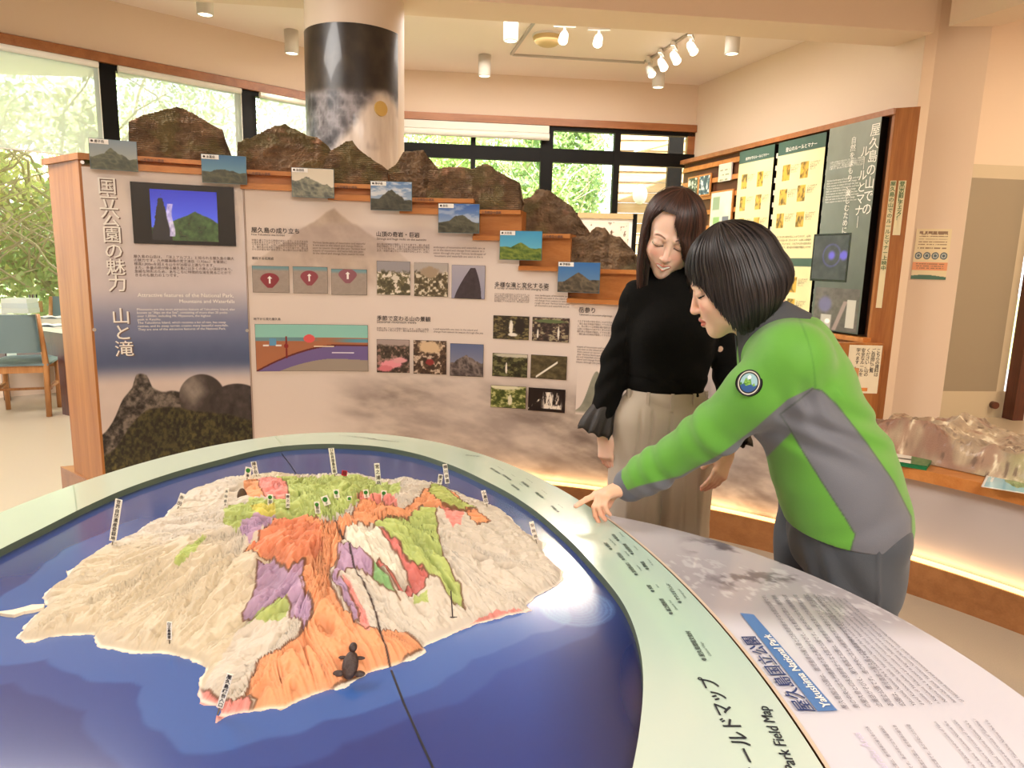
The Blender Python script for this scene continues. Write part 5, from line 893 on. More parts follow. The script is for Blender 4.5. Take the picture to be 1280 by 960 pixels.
for x in (.40, .545): V.chain([(x, 2.1, .88), (x, 2.1, .48), (x, 2.1, .09)], [.062, .045, .032], .03); V.cap((x, 2.10, .05), (x, 1.98, .035), .033, .03, .02, ((0, 0, 1), .7))
cl = [[.18, .25, .15], [.26, .34, .2], [.32, .38, .22], [.38, .42, .25]]
wA, dA_, nA = np.array([.289, 2.095, .865]), np.array([.13, -.12, -1.]), np.array([.75, .55, 0.]); tipsA, xA = hand(V, wA, dA_, nA, 1 if np.cross(dA_, nA)[1] < 0 else -1, cl, (.85, .35, .30), .93, .06)
wB_, dB_, nB_ = np.array([.640, 1.985, .845]), np.array([-.45, -.45, -.95]), np.array([-.55, .7, -.1]); tipsB, xB = hand(V, wB_, dB_, nB_, 1 if (np.cross(dB_, nB_))[0] < 0 else -1, cl, (.8, .4, .35), .93, .06)
P, Q, nb_ = figure(V, HA, 1., None); L = HA.loc(P); nearh = np.arange(len(P)) >= nb_; c = np.tile(np.array([236., 196, 172]), (len(P), 1)); c[nearh] = facecol(L[nearh], 1.); hl = P[:, 2] < .92; c[hl] = mixc(c[hl], (222, 150, 128), .5 * sstep(.80, .74, P[hl, 2]))
body_a = npmesh('body', P, Q, skinm, pa_, lin(np.clip(c, 0, 255))); nails(tipsA, nA, xA, body_a, nailm); nails(tipsB, nB_, xB, body_a, nailm)
knit = mat('black_knit', (13, 12, 10), .95, bump=.35, bscale=420, sheen=.0, spec=.2)
V = Vol((.17, 1.86, .86), (.78, 2.34, 1.42), .0032)
V.chain([(.472, 2.1, .985), (.474, 2.1, 1.08), (.478, 2.095, 1.19), (.482, 2.1, 1.27)], [.114, .114, .128, .10], .03, ((0, 1, 0), .74)); V.chain([(.375, 2.105, 1.283), (.482, 2.1, 1.315), (.592, 2.105, 1.278)], [.050, .055, .050], .025)
for sx in (-1, 1): V.ell((.478 + sx * .052, 2.025, 1.175), (.045, .028, .05), None, .04)
V.chain([(.372, 2.105, 1.278), (.318, 2.135, 1.07), (.287, 2.10, .93)], [.050, .044, .043], .02); V.chain([(.596, 2.105, 1.272), (.672, 2.13, 1.06), (.652, 2.01, .90)], [.050, .046, .042], .02)
V.chain([(.482, 2.10, 1.30), HA.p(0, -.016, -.092)], [.062, .0555], .018); V.cap(HA.p(0, -.014, -.10), HA.p(0, -.010, -.02), .047, .045, .0, None, 'sub')
V.cap((.43, 2.1, .90), (.52, 2.1, .90), .14, .14, 0, ((0, 0, 1), .6), 'sub')
V.field(lambda X, Y, Z: .0028 * np.sin(Z * 95 + 9 * np.sin(X * 13) + 5 * Y) * ((abs(X - .475) > .14) | (Z < 1.05)) + .002 * np.sin(X * 60 + Z * 40))
P, Q = V.mesh(); npmesh('turtleneck_sweater', P, Q, knit, pa_, None)
sheer = mat('sheer_black_cuff', (42, 36, 32), .6, bump=.2, bscale=200)
def cuff(a, b, r0, r1, parent):
    a, b = np.array(a), np.array(b); d = (b - a) / np.linalg.norm(b - a); e1 = np.cross(d, [0, 1., .2]); e1 /= np.linalg.norm(e1); e2 = np.cross(d, e1); nk = 72; vs = []
    for j in range(9):
        t = j / 8; r = r0 + (r1 - r0) * math.sin(t * 1.35) ** 1.0 - .010 * max(0, t - .8) * 5 * .3
        for i in range(nk): th = 2 * math.pi * i / nk; rr = r * (1 + .13 * t * math.sin(7 * th + .6) + .06 * t * math.sin(13 * th)); vs.append(a + (b - a) * t + (e1 * math.cos(th) + e2 * math.sin(th)) * rr + d * .004 * t * math.sin(9 * th))
    o = MB().raw(vs, [(j * nk + i, j * nk + (i + 1) % nk, (j + 1) * nk + (i + 1) % nk, (j + 1) * nk + i) for j in range(8) for i in range(nk)]).build('ruffled_cuff', sheer, parent, True); md = o.modifiers.new('thick', 'SOLIDIFY'); md.thickness = .0015
cuff((.291, 2.10, .955), (.262, 2.095, .865), .036, .058, pa_); cuff((.655, 2.02, .93), (.652, 1.99, .865), .036, .055, pa_)
bei = mat('beige_twill', (186, 174, 158), .8, bump=.15, bscale=500, sheen=.1)
V = Vol((.25, 1.93, .03), (.70, 2.28, 1.03), .0034)
V.chain([(.472, 2.1, .985), (.472, 2.1, .94)], [.112, .128], .02, ((0, 1, 0), .74)); V.chain([(.42, 2.1, .91), (.53, 2.1, .91)], [.098, .098], .03)
for x, x2 in ((.403, .398), (.540, .545)): V.chain([(x, 2.1, .90), (x2, 2.1, .55), (x2, 2.09, .06)], [.096, .088, .092], .012)
V.cap((.472, 2.1, 1.035), (.472, 2.1, 1.06), .2, .2, 0, ((0, 0, 1), .16), 'sub'); V.cap((.47, 2.1, .0), (.47, 2.1, .02), .3, .3, 0, ((0, 0, 1), .1), 'sub')
def pleat(X, Y, Z):
    d = 0 * X * Y * Z; f = (Y < 2.1) * np.clip((.965 - Z) / .03, 0, 1)
    for x0, k, A in ((.385, -.05, .0045), (.418, -.02, .005), (.470, 0, .006), (.520, .03, .005), (.556, .05, .0045)): d = d + A * np.exp(-((X - x0 - k * (.95 - Z)) / .0045) ** 2) * f * np.clip(1 - (.95 - Z) * 1.2, .25, 1)
    for x0, k in ((.350, .03), (.590, -.02), (.435, .04), (.505, -.05)): d = d - .006 * np.exp(-((X - x0 - k * (.95 - Z)) / .012) ** 2) * f * np.clip((.90 - Z) * 4, 0, 1)
    return d
V.field(pleat); P, Q = V.mesh(); npmesh('wide_trousers', P, Q, bei, pa_, None)
mb = MB(); wb = []
for i in range(64): th = 2 * math.pi * i / 64; wb.append((math.cos(th), math.sin(th)))
for z0, z1 in ((.962, 1.006),):
    vs = [(.472 + .124 * c_, 2.1 + .094 * s_, z0) for c_, s_ in wb] + [(.472 + .119 * c_, 2.1 + .089 * s_, z1) for c_, s_ in wb] + [(.472 + .112 * c_, 2.1 + .082 * s_, z1) for c_, s_ in wb]; mb.raw(vs, [(k * 64 + i, k * 64 + (i + 1) % 64, (k + 1) * 64 + (i + 1) % 64, (k + 1) * 64 + i) for k in range(2) for i in range(64)])
mb.build('waistband', bei, pa_, True)
for th in (-2.15, -1.57, -1.0, -.35, -2.8): x, y = .472 + .125 * math.cos(th), 2.1 + .095 * math.sin(th); MB().box(-.0045, .0045, -.003, .003, .955, 1.009, None, th + math.pi / 2, (x, y)).build('belt_loop', bei, pa_)
shoe = mat('black_shoe', (24, 22, 22), .35)
for x in (.40, .545): V = Vol((x - .07, 1.84, 0), (x + .07, 2.19, .12), .004); V.chain([(x, 2.13, .036), (x, 2.0, .032), (x, 1.93, .026)], [.036, .040, .030], .01); V.cap((x, 2.1, -.05), (x, 1.9, -.05), .05, .05, 0, None, 'sub'); P, Q = V.mesh(); npmesh('shoe', P, Q, shoe, pa_, None)
def stylA(ph):
    ph = -ph; a = np.abs(ph); ext = .235 - .0 * a; ext = np.where(a < 1.15, .235 - sstep(1.2, .95, a) * .235, ext); side = ph
    fringe = sstep(-.35, .2, side) * (1 - sstep(.9, 1.1, a)); dome = np.where(a < 1.1, -.062 + .0 * a, 0.); e = np.where(a < 1.1, np.where(side > 0, -.040 + .125 * sstep(-.15, .75, side), -.060 + .05 * sstep(.6, 1.05, a)), ext)
    e = np.where((a >= 1.1), .23, e); e = np.where((a >= .95) & (a < 1.1), e * (1 - sstep(.95, 1.1, a)) + .23 * sstep(.95, 1.1, a), e); return e, .012 * np.ones_like(ph), .010 * np.ones_like(ph)
hm = hairmat('brown_hair', 0, 0); hair(HA, pa_, stylA, (34, 20, 16), (80, 46, 34), 2600, 'hair', 3, grav=.75, rad=(.085, .098, .090), m=hm)

# ---- woman in the green jacket, leaning over the table and pointing
pb_ = thing('person', 'woman with a black bob in green and grey jacket pointing at the table rim', 'person', (.75, 1.53, 0))
Lx = np.array([-.25, -.97, 0.]); Lx /= np.linalg.norm(Lx); FB = np.array([-.97, .25, 0.]); HB = Fr(ony(916, 352, 1.60), (-.90, .20, -.36), (-.3, 0, 1))
hips, chest, neckb = np.array([.765, 1.53, .86]), np.array([.655, 1.57, 1.11]), np.array([.600, 1.59, 1.235]); shN = np.array([.585, 1.445, 1.185]); shF = np.array([.655, 1.735, 1.175]); elb = ony(889, 541, 1.55); wr = ony(783, 609, 1.685); tipw = onz(716, 646, T + .008)
V = Vol((.08, 1.33, 0), (.92, 1.93, 1.52), .0028); 
V.chain([neckb - [0, 0, .03], neckb + [-.03, 0, .04], HB.p(0, -.02, -.06)], [.058, .050, .050], .02)
V.chain([hips, chest, neckb - [0, 0, .05]], [.10, .095, .06], .03, (Lx, 1.3)); V.chain([shN, elb, wr], [.042, .034, .026], .02); V.cap(shN, shF, .04, .04, .03)
elF, wrF = np.array([.78, 1.80, .98]), np.array([.77, 1.72, .80]); V.chain([shF, elF, wrF], [.042, .034, .026], .02)
LN, LF = np.array([.772, 1.455, .80]), np.array([.762, 1.655, .80])
V.chain([LN, LN * [1, 1, 0] + [.0, 0, .46], LN * [1, 1, 0] + [.02, 0, .09]], [.07, .05, .034], .03); V.chain([LF, LF * [1, 1, 0] + [0, 0, .46], LF * [1, 1, 0] + [.01, .01, .09]], [.07, .05, .034], .03)
for q in (LN, LF): V.cap((q[0] + .02, q[1], .05), (q[0] - .12, q[1] + .03, .035), .035, .03, .02, ((0, 0, 1), .7))
dH = (tipw + [.02, -.03, .05]) - wr; dH /= np.linalg.norm(dH); kn_ = None
side_ = 1 if (np.cross(dH, [0, 0, -1.]) @ np.array([-.6, .5, 0]) > 0) else -1
nB2 = np.array([.25, -.15, -1.]); s_b = .97
tipsP, xP = hand(V, wr, dH, nB2, side_, [[9, 0, 0], [.75, .75, .35], [.85, .8, .4], [.95, .85, .45]][0:0] or [[.10, .12, .05], [.80, .70, .35], [.90, .75, .4], [1.0, .75, .4]], (.6, .25, .85), s_b, .05)
tipsF, xF = hand(V, wrF, (0, -.05, -1), (-1, .2, 0), 1, cl, (.8, .4, .3), .95, .05)
P, Q, nb_ = figure(V, HB, 0., None); L = HB.loc(P); nearh = np.arange(len(P)) >= nb_; c = np.tile(np.array([238., 192, 162]), (len(P), 1)); c[nearh] = facecol(L[nearh], 0., (242, 204, 180)); hl = (P[:, 2] < .9) & (P[:, 0] < .30); c[hl] = mixc(c[hl], (234, 160, 134), .5 * sstep(.81, .76, P[hl, 2]))
body_b = npmesh('body', P, Q, skinm, pb_, lin(np.clip(c, 0, 255))); nails(tipsP, nB2, xP, body_b, nailm)
# jacket
V = Vol((.20, 1.30, .78), (.95, 1.96, 1.34), .0030)
V.chain([hips + [.012, -.005, -.035], hips + [-.02, .01, .06], chest, (chest + neckb) / 2 + [.0, 0, .01], neckb - [0, 0, .035]], [.133, .128, .118, .098, .068], .03, (Lx, 1.34)); V.ell(chest + [-.055, .02, -.02], (.075, .12, .09), None, .04)
V.chain([shN + [.008, .02, 0], shN * .6 + elb * .4, elb, elb * .3 + wr * .7, wr + (elb - wr) * .05], [.078, .066, .056, .047, .043], .028); V.chain([neckb - [0, 0, .045], shN * .85 + neckb * .15 + [0, 0, .0]], [.07, .072], .03); V.chain([shF, elF, wrF + [0, 0, .03]], [.072, .055, .042], .03); V.cap(neckb - [0, 0, .05], shF, .06, .068, .03)
hemd = np.array([-.12, 0, -1]); V.cap(hips + [.0, 0, -.095], hips + [.0, 0, -.10], .3, .3, 0, ((-.02, .0, 1), .17), 'sub')
V.cap(neckb + [-.02, 0, -.01], neckb + [-.09, 0, .2], .052, .08, .004, None, 'sub')
adir = (elb - shN) / np.linalg.norm(elb - shN); fdir = (wr - elb) / np.linalg.norm(wr - elb)
def folds(X, Y, Z):
    t = (X - shN[0]) * adir[0] + (Y - shN[1]) * adir[1] + (Z - shN[2]) * adir[2]; t2 = (X - elb[0]) * fdir[0] + (Y - elb[1]) * fdir[1] + (Z - elb[2]) * fdir[2]
    arm = np.clip((.60 - X) / .04, 0, 1); d = .0035 * np.sin(t2 * 120 + 14 * Z + 6 * Y) * arm * np.exp(-((t2 - .17) / .05) ** 2) + .0045 * np.sin(t * 75 + 30 * (Y - 1.5)) * np.exp(-((t - .25) / .05) ** 2) * arm
    w = X * .8 + Z * .5; d = d + .0035 * np.sin(w * 55 + 6 * np.sin(Z * 18)) * np.clip((X - .55) / .05, 0, 1) * np.clip((1.2 - Z) / .08, 0, 1) * np.clip((Z - .9) / .1, 0.25, 1)
    u = (X - .60) * 1.0 + (Z - 1.16) * .6; d = d + .004 * np.sin(u * 110 + Y * 25) * np.exp(-(((X - .61) / .05) ** 2 + ((Z - 1.10) / .05) ** 2)); return d
V.field(folds); P, Q = V.mesh()
def proj(P):
    D = P - ORG; x = D[:, 0]; y = D[:, 2] * _cp + D[:, 1] * _sp; w_ = D[:, 1] * _cp - D[:, 2] * _sp; x, y = x / w_, y / w_; xr, yr = _c * x + _s * y, -_s * x + _c * y; return 640 + xr * FPX, 480 - yr * FPX
def jpoly(px): return np.array(px, float)
U_, W_ = proj(P); ax_ = hips + (neckb - hips) * np.clip(((P - hips) @ (neckb - hips)) / ((neckb - hips) @ (neckb - hips)), 0, 1)[:, None]; nearside = ((P - ax_) @ Lx) > 0.02
gp = jpoly([(975, 518), (1000, 499), (1016, 486), (1027, 488), (1046, 506), (1082, 552), (1117, 602), (1139, 646), (1140, 700), (1060, 700), (1069, 668), (1057, 648), (1036, 616), (1007, 570), (986, 534)])
gs = jpoly([(760, 622), (800, 607), (850, 595), (900, 568), (945, 534), (985, 499), (1016, 484), (1010, 520), (960, 570), (900, 610), (850, 630), (780, 650)])
soft = lambda pg: sstep(-1.3, 1.3, np.where(inpoly(U_, W_, pg), 1, -1) * polydist(U_, W_, pg)); gi = soft(gp) * nearside; dgs = soft(gs) * ((P[:, 1] < 1.75) & (P[:, 0] < .72))
gn = (98, 164, 58); gy_ = (108, 110, 118); c = np.tile(np.array(gn, float), (len(P), 1)); c = mixc(c, gy_, np.maximum(gi, dgs))
cuffm = ((P - wr) @ fdir > -.028) & (P[:, 0] < .34); c[cuffm] = (96, 100, 112)
ln = polydist(U_[nearside], W_[nearside], gp); lt = sstep(1.6, .6, ln); idx_ = np.where(nearside)[0]; c[idx_] = mixc(c[idx_], (70, 80, 70), lt * .6)
sl_ = np.full(len(P), 99.); a_, b_ = np.array([999., 398.]), np.array([1019., 484.]); e_ = b_ - a_; tq = np.clip(((U_ - a_[0]) * e_[0] + (W_ - a_[1]) * e_[1]) / (e_ @ e_), 0, 1); sl_ = np.hypot(U_ - a_[0] - tq * e_[0] - 5 * np.sin(tq * 3.1), W_ - a_[1] - tq * e_[1]); c = mixc(c, (60, 120, 40), sstep(2.2, .6, sl_) * nearside * .4)
jk = npmesh('jacket', P, Q, vcol('fleece_jacket', .6, bump=.12, bscale=600, sheen=.25, spec=.3), pb_, lin(np.clip(c, 0, 255)))
# collar
def collar(c0, ax, fdir_, m, parent):
    ax = np.array(ax, float) / np.linalg.norm(ax); f = np.array(fdir_, float); f -= ax * (f @ ax); f /= np.linalg.norm(f); s = np.cross(ax, f); vs = []; nk = 44
    for j in range(7):
        t = j / 6
        for i in range(nk):
            th = .38 + (2 * math.pi - .76) * i / (nk - 1); r = .053 + .024 * t ** .8; fr_ = abs(math.cos(th / 2)) ** 3; dz = .050 - .060 * t - .050 * t * fr_; vs.append(np.array(c0) + (f * math.cos(th) * (1 + .25 * t) + s * math.sin(th)) * r + ax * dz)
    o = MB().raw(vs, [(j * nk + i, j * nk + i + 1, (j + 1) * nk + i + 1, (j + 1) * nk + i) for j in range(6) for i in range(nk - 1)]).build('collar', m, parent, True, 'charcoal fold-down collar'); md = o.modifiers.new('thick', 'SOLIDIFY'); md.thickness = .005; return o
collar(neckb + [-.022, -.004, .004], (-.50, .02, .87), (-.9, .2, -.3), mat('charcoal_collar', (72, 74, 78), .8, bump=.1, bscale=500), jk)
MB().raw([neckb + Lx * a + np.array([-.062 + .0 * a, .012, b_]) for a, b_ in ((-.03, .03), (.03, .03), (.045, -.02), (-.02, -.06))], [(0, 1, 2, 3)]).build('inner_shirt', mat('pale_shirt', (226, 214, 200), .8), jk)
# sleeve badge
bc = ony(933, 475, 1.405); nB_ = ORG - bc; nB_ = nB_ / np.linalg.norm(nB_) + np.array([-.25, -.05, .25]); nB_ /= np.linalg.norm(nB_); r_ = np.cross([0, 0, 1.], nB_); r_ /= np.linalg.norm(r_); r_ = -r_ if r_[0] < 0 else r_; u_ = np.cross(nB_, r_); u_ = -u_ if u_[2] < 0 else u_
jv = P; dd3 = (jv - bc); per = np.linalg.norm(dd3 - np.outer(dd3 @ nB_, nB_), axis=1); hh = (dd3 @ nB_)[(per < .024) & (abs(dd3 @ nB_) < .12)]; shf = float(hh.max()) + .0015 if len(hh) else 0; bc = bc + nB_ * shf
def bfn(u, v): r = v * .0285; th = u * 2 * math.pi; q = bc + np.outer(r * np.cos(th) * .86, r_) + np.outer(r * np.sin(th), u_); return q - np.outer((r / .0285) ** 2 * .0006, nB_)
def bimg(u, v):
    th = u * 2 * math.pi; x, y = v * np.cos(th), v * np.sin(th); c = np.tile(np.array([30., 34, 40]), (len(u), 1)); c = np.where((abs(v - .84) < .035)[:, None], (214, 210, 196), c); i_ = v < .70; c = np.where(i_[:, None], (150, 190, 200), c); mt = .35 - abs(x + .1) * .9 + .15 * np.sin(x * 17); c = np.where((i_ & (y < mt))[:, None], mixc((50, 110, 40), (150, 200, 90), vnoise(x * 9, y * 9, 3)), c); c = np.where((i_ & (y < -.18 + .06 * np.sin(x * 11)))[:, None], (40, 84, 140), c); return np.where((i_ & (y > .22) & (np.hypot(x, y - .42) < .15))[:, None], (240, 240, 236), c)
t_b = picture('sleeve_badge', bfn, bimg, 90, 40, M['print'], jk, 'round dark badge with green mountain and blue water')
MB().tube([bc - nB_ * .012, bc - nB_ * .0012], .0275, n=32).build('badge_backing', M['black'], t_b)
# wrist band
a_ = wr + fdir * .012; e1 = np.cross(fdir, [0, 0, 1.]); e1 /= np.linalg.norm(e1); e2 = np.cross(fdir, e1); ring_ = [a_ + (e1 * math.cos(t_) * .030 + e2 * math.sin(t_) * .026) for t_ in np.linspace(0, 2 * math.pi, 33)]; MB().tube(ring_, .0042, n=8, cap=False).build('watch_band', M['metal'], pb_, True)
# trousers B
tw = mat('slate_trousers', (70, 76, 84), .7, bump=.12, bscale=500, sheen=.15)
V = Vol((.58, 1.30, .03), (.96, 1.86, .93), .0036); V.chain([hips + [.012, -.005, -.01], hips + [.012, 0, -.08]], [.118, .122], .03, (Lx, 1.28))
V.chain([LN, LN * [1, 1, 0] + [-.002, 0, .5], LN * [1, 1, 0] + [.012, 0, .06]], [.106, .088, .075], .02); V.chain([LF, LF * [1, 1, 0] + [-.0, 0, .5], LF * [1, 1, 0] + [.01, .01, .06]], [.088, .084, .075], .012)
V.field(lambda X, Y, Z: .004 * np.sin(Z * 42 + X * 50 + 5 * np.sin(Y * 20)) * np.clip((.85 - Z) * 8, 0, 1) - .0035 * np.exp(-((X - .785 - .03 * np.sin(Z * 5)) / .004) ** 2) * (Y < 1.5))
P, Q = V.mesh(); npmesh('trousers', P, Q, tw, pb_, None)
for q in (LN, LF):
    V = Vol((q[0] - .2, q[1] - .08, 0), (q[0] + .1, q[1] + .11, .12), .004); V.chain([(q[0] + .04, q[1], .036), (q[0] - .08, q[1] + .02, .034), (q[0] - .14, q[1] + .035, .028)], [.038, .042, .032], .01); V.cap((q[0] + .05, q[1], -.05), (q[0] - .15, q[1] + .03, -.05), .05, .05, 0, None, 'sub'); P, Q = V.mesh(); npmesh('shoe', P, Q, shoe, pb_, None)
def stylB(ph):
    a = np.abs(ph); e = np.where(a < .5, -.020 + .03 * sstep(.0, .5, a), .010 + .132 * sstep(.5, 1.5, a)); e = np.where(a > 1.9, .142 - .035 * sstep(1.9, 3.1, a), e); return e, .030 * np.ones_like(ph) * sstep(.8, 2.0, a) + .004, .020 * sstep(.9, 2., a) + .004
hair(HB, pb_, stylB, (18, 15, 15), (58, 50, 50), 2800, 'hair', 7, rad=(.081, .102, .093), grav=.35, m=hairmat('black_hair', 0, 0))
# ---------------------------------------------------------------- photo-wrapped column
CX, CY, CR = -1.315, 5.9, .385
colm = thing('round_column', 'round column wrapped in a dark forest and white waterfall photo', 'column', (CX, CY, 0)); colm['kind'] = 'structure'
MB().lathe([(CR, 0), (CR, CEIL)], (CX, CY, 0), n=64).build('column_shaft', mat('column_white', (216, 200, 182), .5), colm, True)
WT = float(ony(445, 28, CY - CR)[2])
def wfn(u, v): th = math.radians(-167) + u * math.radians(146); return np.stack([CX + (CR + .004) * np.cos(th), CY + (CR + .004) * np.sin(th), WT * v], -1)
def wimg(u, v):
    z = v * WT + .17; c = mixc((26, 20, 18), (66, 56, 44), np.clip(fbm(u * 9, z * 7, 5, 3) * 1.7 - .45, 0, 1)); rk = mixc((44, 42, 46), (150, 146, 150), np.clip(ridged(u * 9, z * 7, 5, 5) * 2.2 - .9, 0, 1)); c = mixc(c, rk, sstep(2.84, 2.76, z + .06 * (fbm(u * 5, 0, 3, 8) - .5)))
    edge_ = .72 - (2.74 - z) * .75; w_ = sstep(edge_ - .05, edge_ + .06, u + .07 * (fbm(u * 7, z * 6, 4, 6) - .5)) * sstep(2.84, 2.74, z + (u - .8) ** 2 * 2.2); wc = mixc((196, 182, 170), (240, 230, 218), fbm(u * 24, z * 4 + u * 4, 5, 9)); wc = mixc(wc, (140, 126, 124), sstep(.62, .75, fbm(u * 8, z * 4, 3, 77)) * .5); return mixc(c, wc, w_)
picture('photo_wrap', wfn, wimg, 150, 340, M['print'], colm)
pc = ony(486, 133, CY - CR - .004); dpl = np.array([CX, CY]) - pc[:2]; nn_ = -dpl / np.linalg.norm(dpl); pcx = np.array([CX + nn_[0] * (CR + .005), CY + nn_[1] * (CR + .005), pc[2]])
MB().tube([pcx, pcx + np.array([nn_[0], nn_[1], 0]) * .012], .055, n=28).build('round_plate', mat('ochre_plate', (206, 172, 96), .5), colm)

# ---------------------------------------------------------------- ceiling fittings
lab = ['cylinder ceiling lamp at the left, above the window rail', 'cylinder ceiling lamp at the top edge, far left', 'cylinder ceiling lamp left of the track lights, near the beam', 'cylinder ceiling lamp nearest the back wall, centre', 'cylinder ceiling lamp below the row of four track spots', 'cylinder ceiling lamp right of the track lights']
for k, (px, py) in enumerate(((364, 38), (255, -16), (639, 20), (606, 69), (824, 84), (917, 37))):
    p = onz(px, py, CEIL); t = thing('ceiling_lamp', lab[k], 'lamp', (p[0], p[1], CEIL), 'cylinder lamps on the ceiling'); r = .072
    MB().lathe([(0, 0), (r, 0), (r, -.23), (r - .008, -.235), (r - .012, -.225)], (p[0], p[1], CEIL), n=28).build('lamp_body', M['lamp'], t, True); MB().lathe([(0, -.226), (r - .01, -.226)], (p[0], p[1], CEIL), n=28).build('lens', M['glow'], t)
    l = bpy.data.lights.new('lamp_beam', 'SPOT'); l.energy = 45; l.spot_size = 1.9; l.spot_blend = .7; l.color = (1, .88, .70); l.shadow_soft_size = .05; o = bpy.data.objects.new('lamp_beam', l); COL.objects.link(o); o.location = (p[0], p[1], CEIL - .31); o.parent = t; o.matrix_parent_inverse = PINV(t)
cz = lambda px, py, z=CEIL - .01: onz(px, py, z)
t = thing('ceiling_track', 'thin rectangular lighting track on the ceiling', 'lighting track', tuple(cz(740, 50)))
for a, b in (((672, 24), (641, 68)), ((641, 68), (806, 78)), ((674, 23), (781, 32)), ((786, 31), (871, 37)), ((871, 37), (808, 77))): A_, B_ = cz(*a), cz(*b); slab(MB(), A_[:2], B_[:2], CEIL - .022, CEIL, .03).build('track_rail', M['metal'], t)
sl = ['left track spot with a lit bulb', 'second track spot with a lit bulb, right of the smoke detector', 'lowest of the four spots on the right track', 'second lowest spot on the right track', 'third spot up on the right track', 'topmost spot on the right track']
for k, (px, py) in enumerate(((706, 27), (749, 31), (812, 72), (827, 63), (843, 54), (864, 41))):
    p = cz(px, py); t = thing('track_spot', sl[k], 'spotlight', tuple(p), 'spotlights on the ceiling track'); MB().box(-.11, .11, -.02, .02, CEIL - .065, CEIL - .022, rz=0 if k < 2 else 1.2, c=(p[0], p[1])).build('adapter', M['lamp'], t)
    d = np.array([.3, -.55, -.8]) if k > 1 else np.array([-.15, -.6, -.75]); d /= np.linalg.norm(d); c0 = p + np.array([0, 0, -.12])
    MB().tube([p, c0], .012, n=8).build('stem', M['metal'], t); MB().tube([c0 - d * .03, c0, c0 + d * .10], [.028, .04, .052], n=18, cap=True).build('spot_head', M['lamp'], t, True); MB().tube([c0 + d * .101, c0 + d * .108], [.045, .040], n=18).build('bulb', M['glow'], t)
    if k < 2: l = bpy.data.lights.new('spot_beam', 'SPOT'); l.energy = 60; l.spot_size = 1.0; l.color = (1, .84, .62); o = bpy.data.objects.new('spot_beam', l); COL.objects.link(o); o.location = tuple(c0 + d * .13); o.rotation_euler = Vector(tuple(-d)).to_track_quat('Z', 'Y').to_euler(); o.parent = t; o.matrix_parent_inverse = PINV(t)
p = cz(685, 44, CEIL); t = thing('smoke_detector', 'round beige detector dome on the ceiling inside the track', 'detector', tuple(p)); MB().lathe([(.15, 0), (.16, -.03), (.14, -.07), (.09, -.10), (0, -.105)], tuple(p), n=32).build('dome', mat('aged_beige', (206, 178, 124), .5), t, True); MB().lathe([(.165, 0), (.165, -.018), (.15, -.02)], tuple(p), n=32).build('base_ring', M['lamp'], t, True)

# ---------------------------------------------------------------- rules-and-manners board along the right wall
ZT = 2.75; NA = onz(1120, 135, ZT)[:2]; FA = onz(852, 201, ZT)[:2]; dF = (FA - NA) / np.linalg.norm(FA - NA); LB = np.linalg.norm(FA - NA); nF = np.array([-dF[1], dF[0]]); nF = nF if nF[0] > 0 else -nF
def rb(px, py): p = online(px, py, NA, FA); return float((p[:2] - NA) @ dF), float(p[2])
def rp(a, z, o=0.): a = np.asarray(a, float); return np.stack([NA[0] + dF[0] * a - nF[0] * o, NA[1] + dF[1] * a - nF[1] * o, np.broadcast_to(z, a.shape)], -1)
def rbox(mb, a0, a1, z0, z1, o0, o1, m=None): c = [rp(a0, z0, o0), rp(a1, z0, o0), rp(a1, z0, o1), rp(a0, z0, o1)]; t_ = [np.array([q[0], q[1], z1]) for q in c]; return mb.hexa(c, t_, m)
bd = thing('rules_board', 'tall wooden display board with cream and grey hiking rules panels on the right wall', 'display board', (NA[0], NA[1], 0))
ZS = rb(1105, 425)[1]; e2 = onz(1151, 133, ZT)[:2]
rbox(MB(), 0, LB, ZT - .05, ZT, -.20, .02).build('top_board', M['rail'], bd); rbox(MB(), .02, LB, ZS, ZT - .05, -.20, -.05).build('back_board', mat('dark_back_wood', (96, 58, 34), .6), bd)  # back board in a plain darker wood tone
q = [tuple(NA - dF * .0), tuple(NA + dF * .03), tuple(e2 + dF * .03), tuple(e2)]; MB().prism(q, 0, ZT).build('end_panel', M['wood'], bd)
rbox(MB(), -.01, LB, ZS - .04, ZS, -.20, .08).build('ledge', M['woodh'], bd); rbox(MB(), 0.02, LB, 0, ZS - .04, -.19, -.02).build('cabinet_body', M['wood'], bd)
ndoor = 5
for k in range(ndoor): rbox(MB(), .03 + k * LB / ndoor, (k + 1) * LB / ndoor - .01, .08, ZS - .07, -.02, .0).build('cabinet_door', mat('door_wood%d' % k, (188, 128, 70), .45) if k == 0 else bpy.data.materials['door_wood0'], bd)
def rpic(name, a0, a1, z0, z1, img, nu, nv, o, parent=None, m=None): return picture(name, lambda u, v: rp(a0 + (a1 - a0) * u, z0 + (z1 - z0) * v, o), img, nu, nv, m or M['print'], parent or bd)
a3 = (rb(1042, 157)[0], rb(1107, 144)[0]); a2 = (rb(976, 178)[0], rb(1036, 163)[0]); a1_ = (rb(927, 190)[0], rb(971, 179)[0]); zt3 = rb(1107, 146)[1]; zb_ = ZS + .02
def grey3(u, v): c = mixc((84, 90, 88), (146, 152, 140), v ** 1.2); c = c + (fbm(u * 5, v * 9, 4, 3) - .5)[:, None] * 20; return c
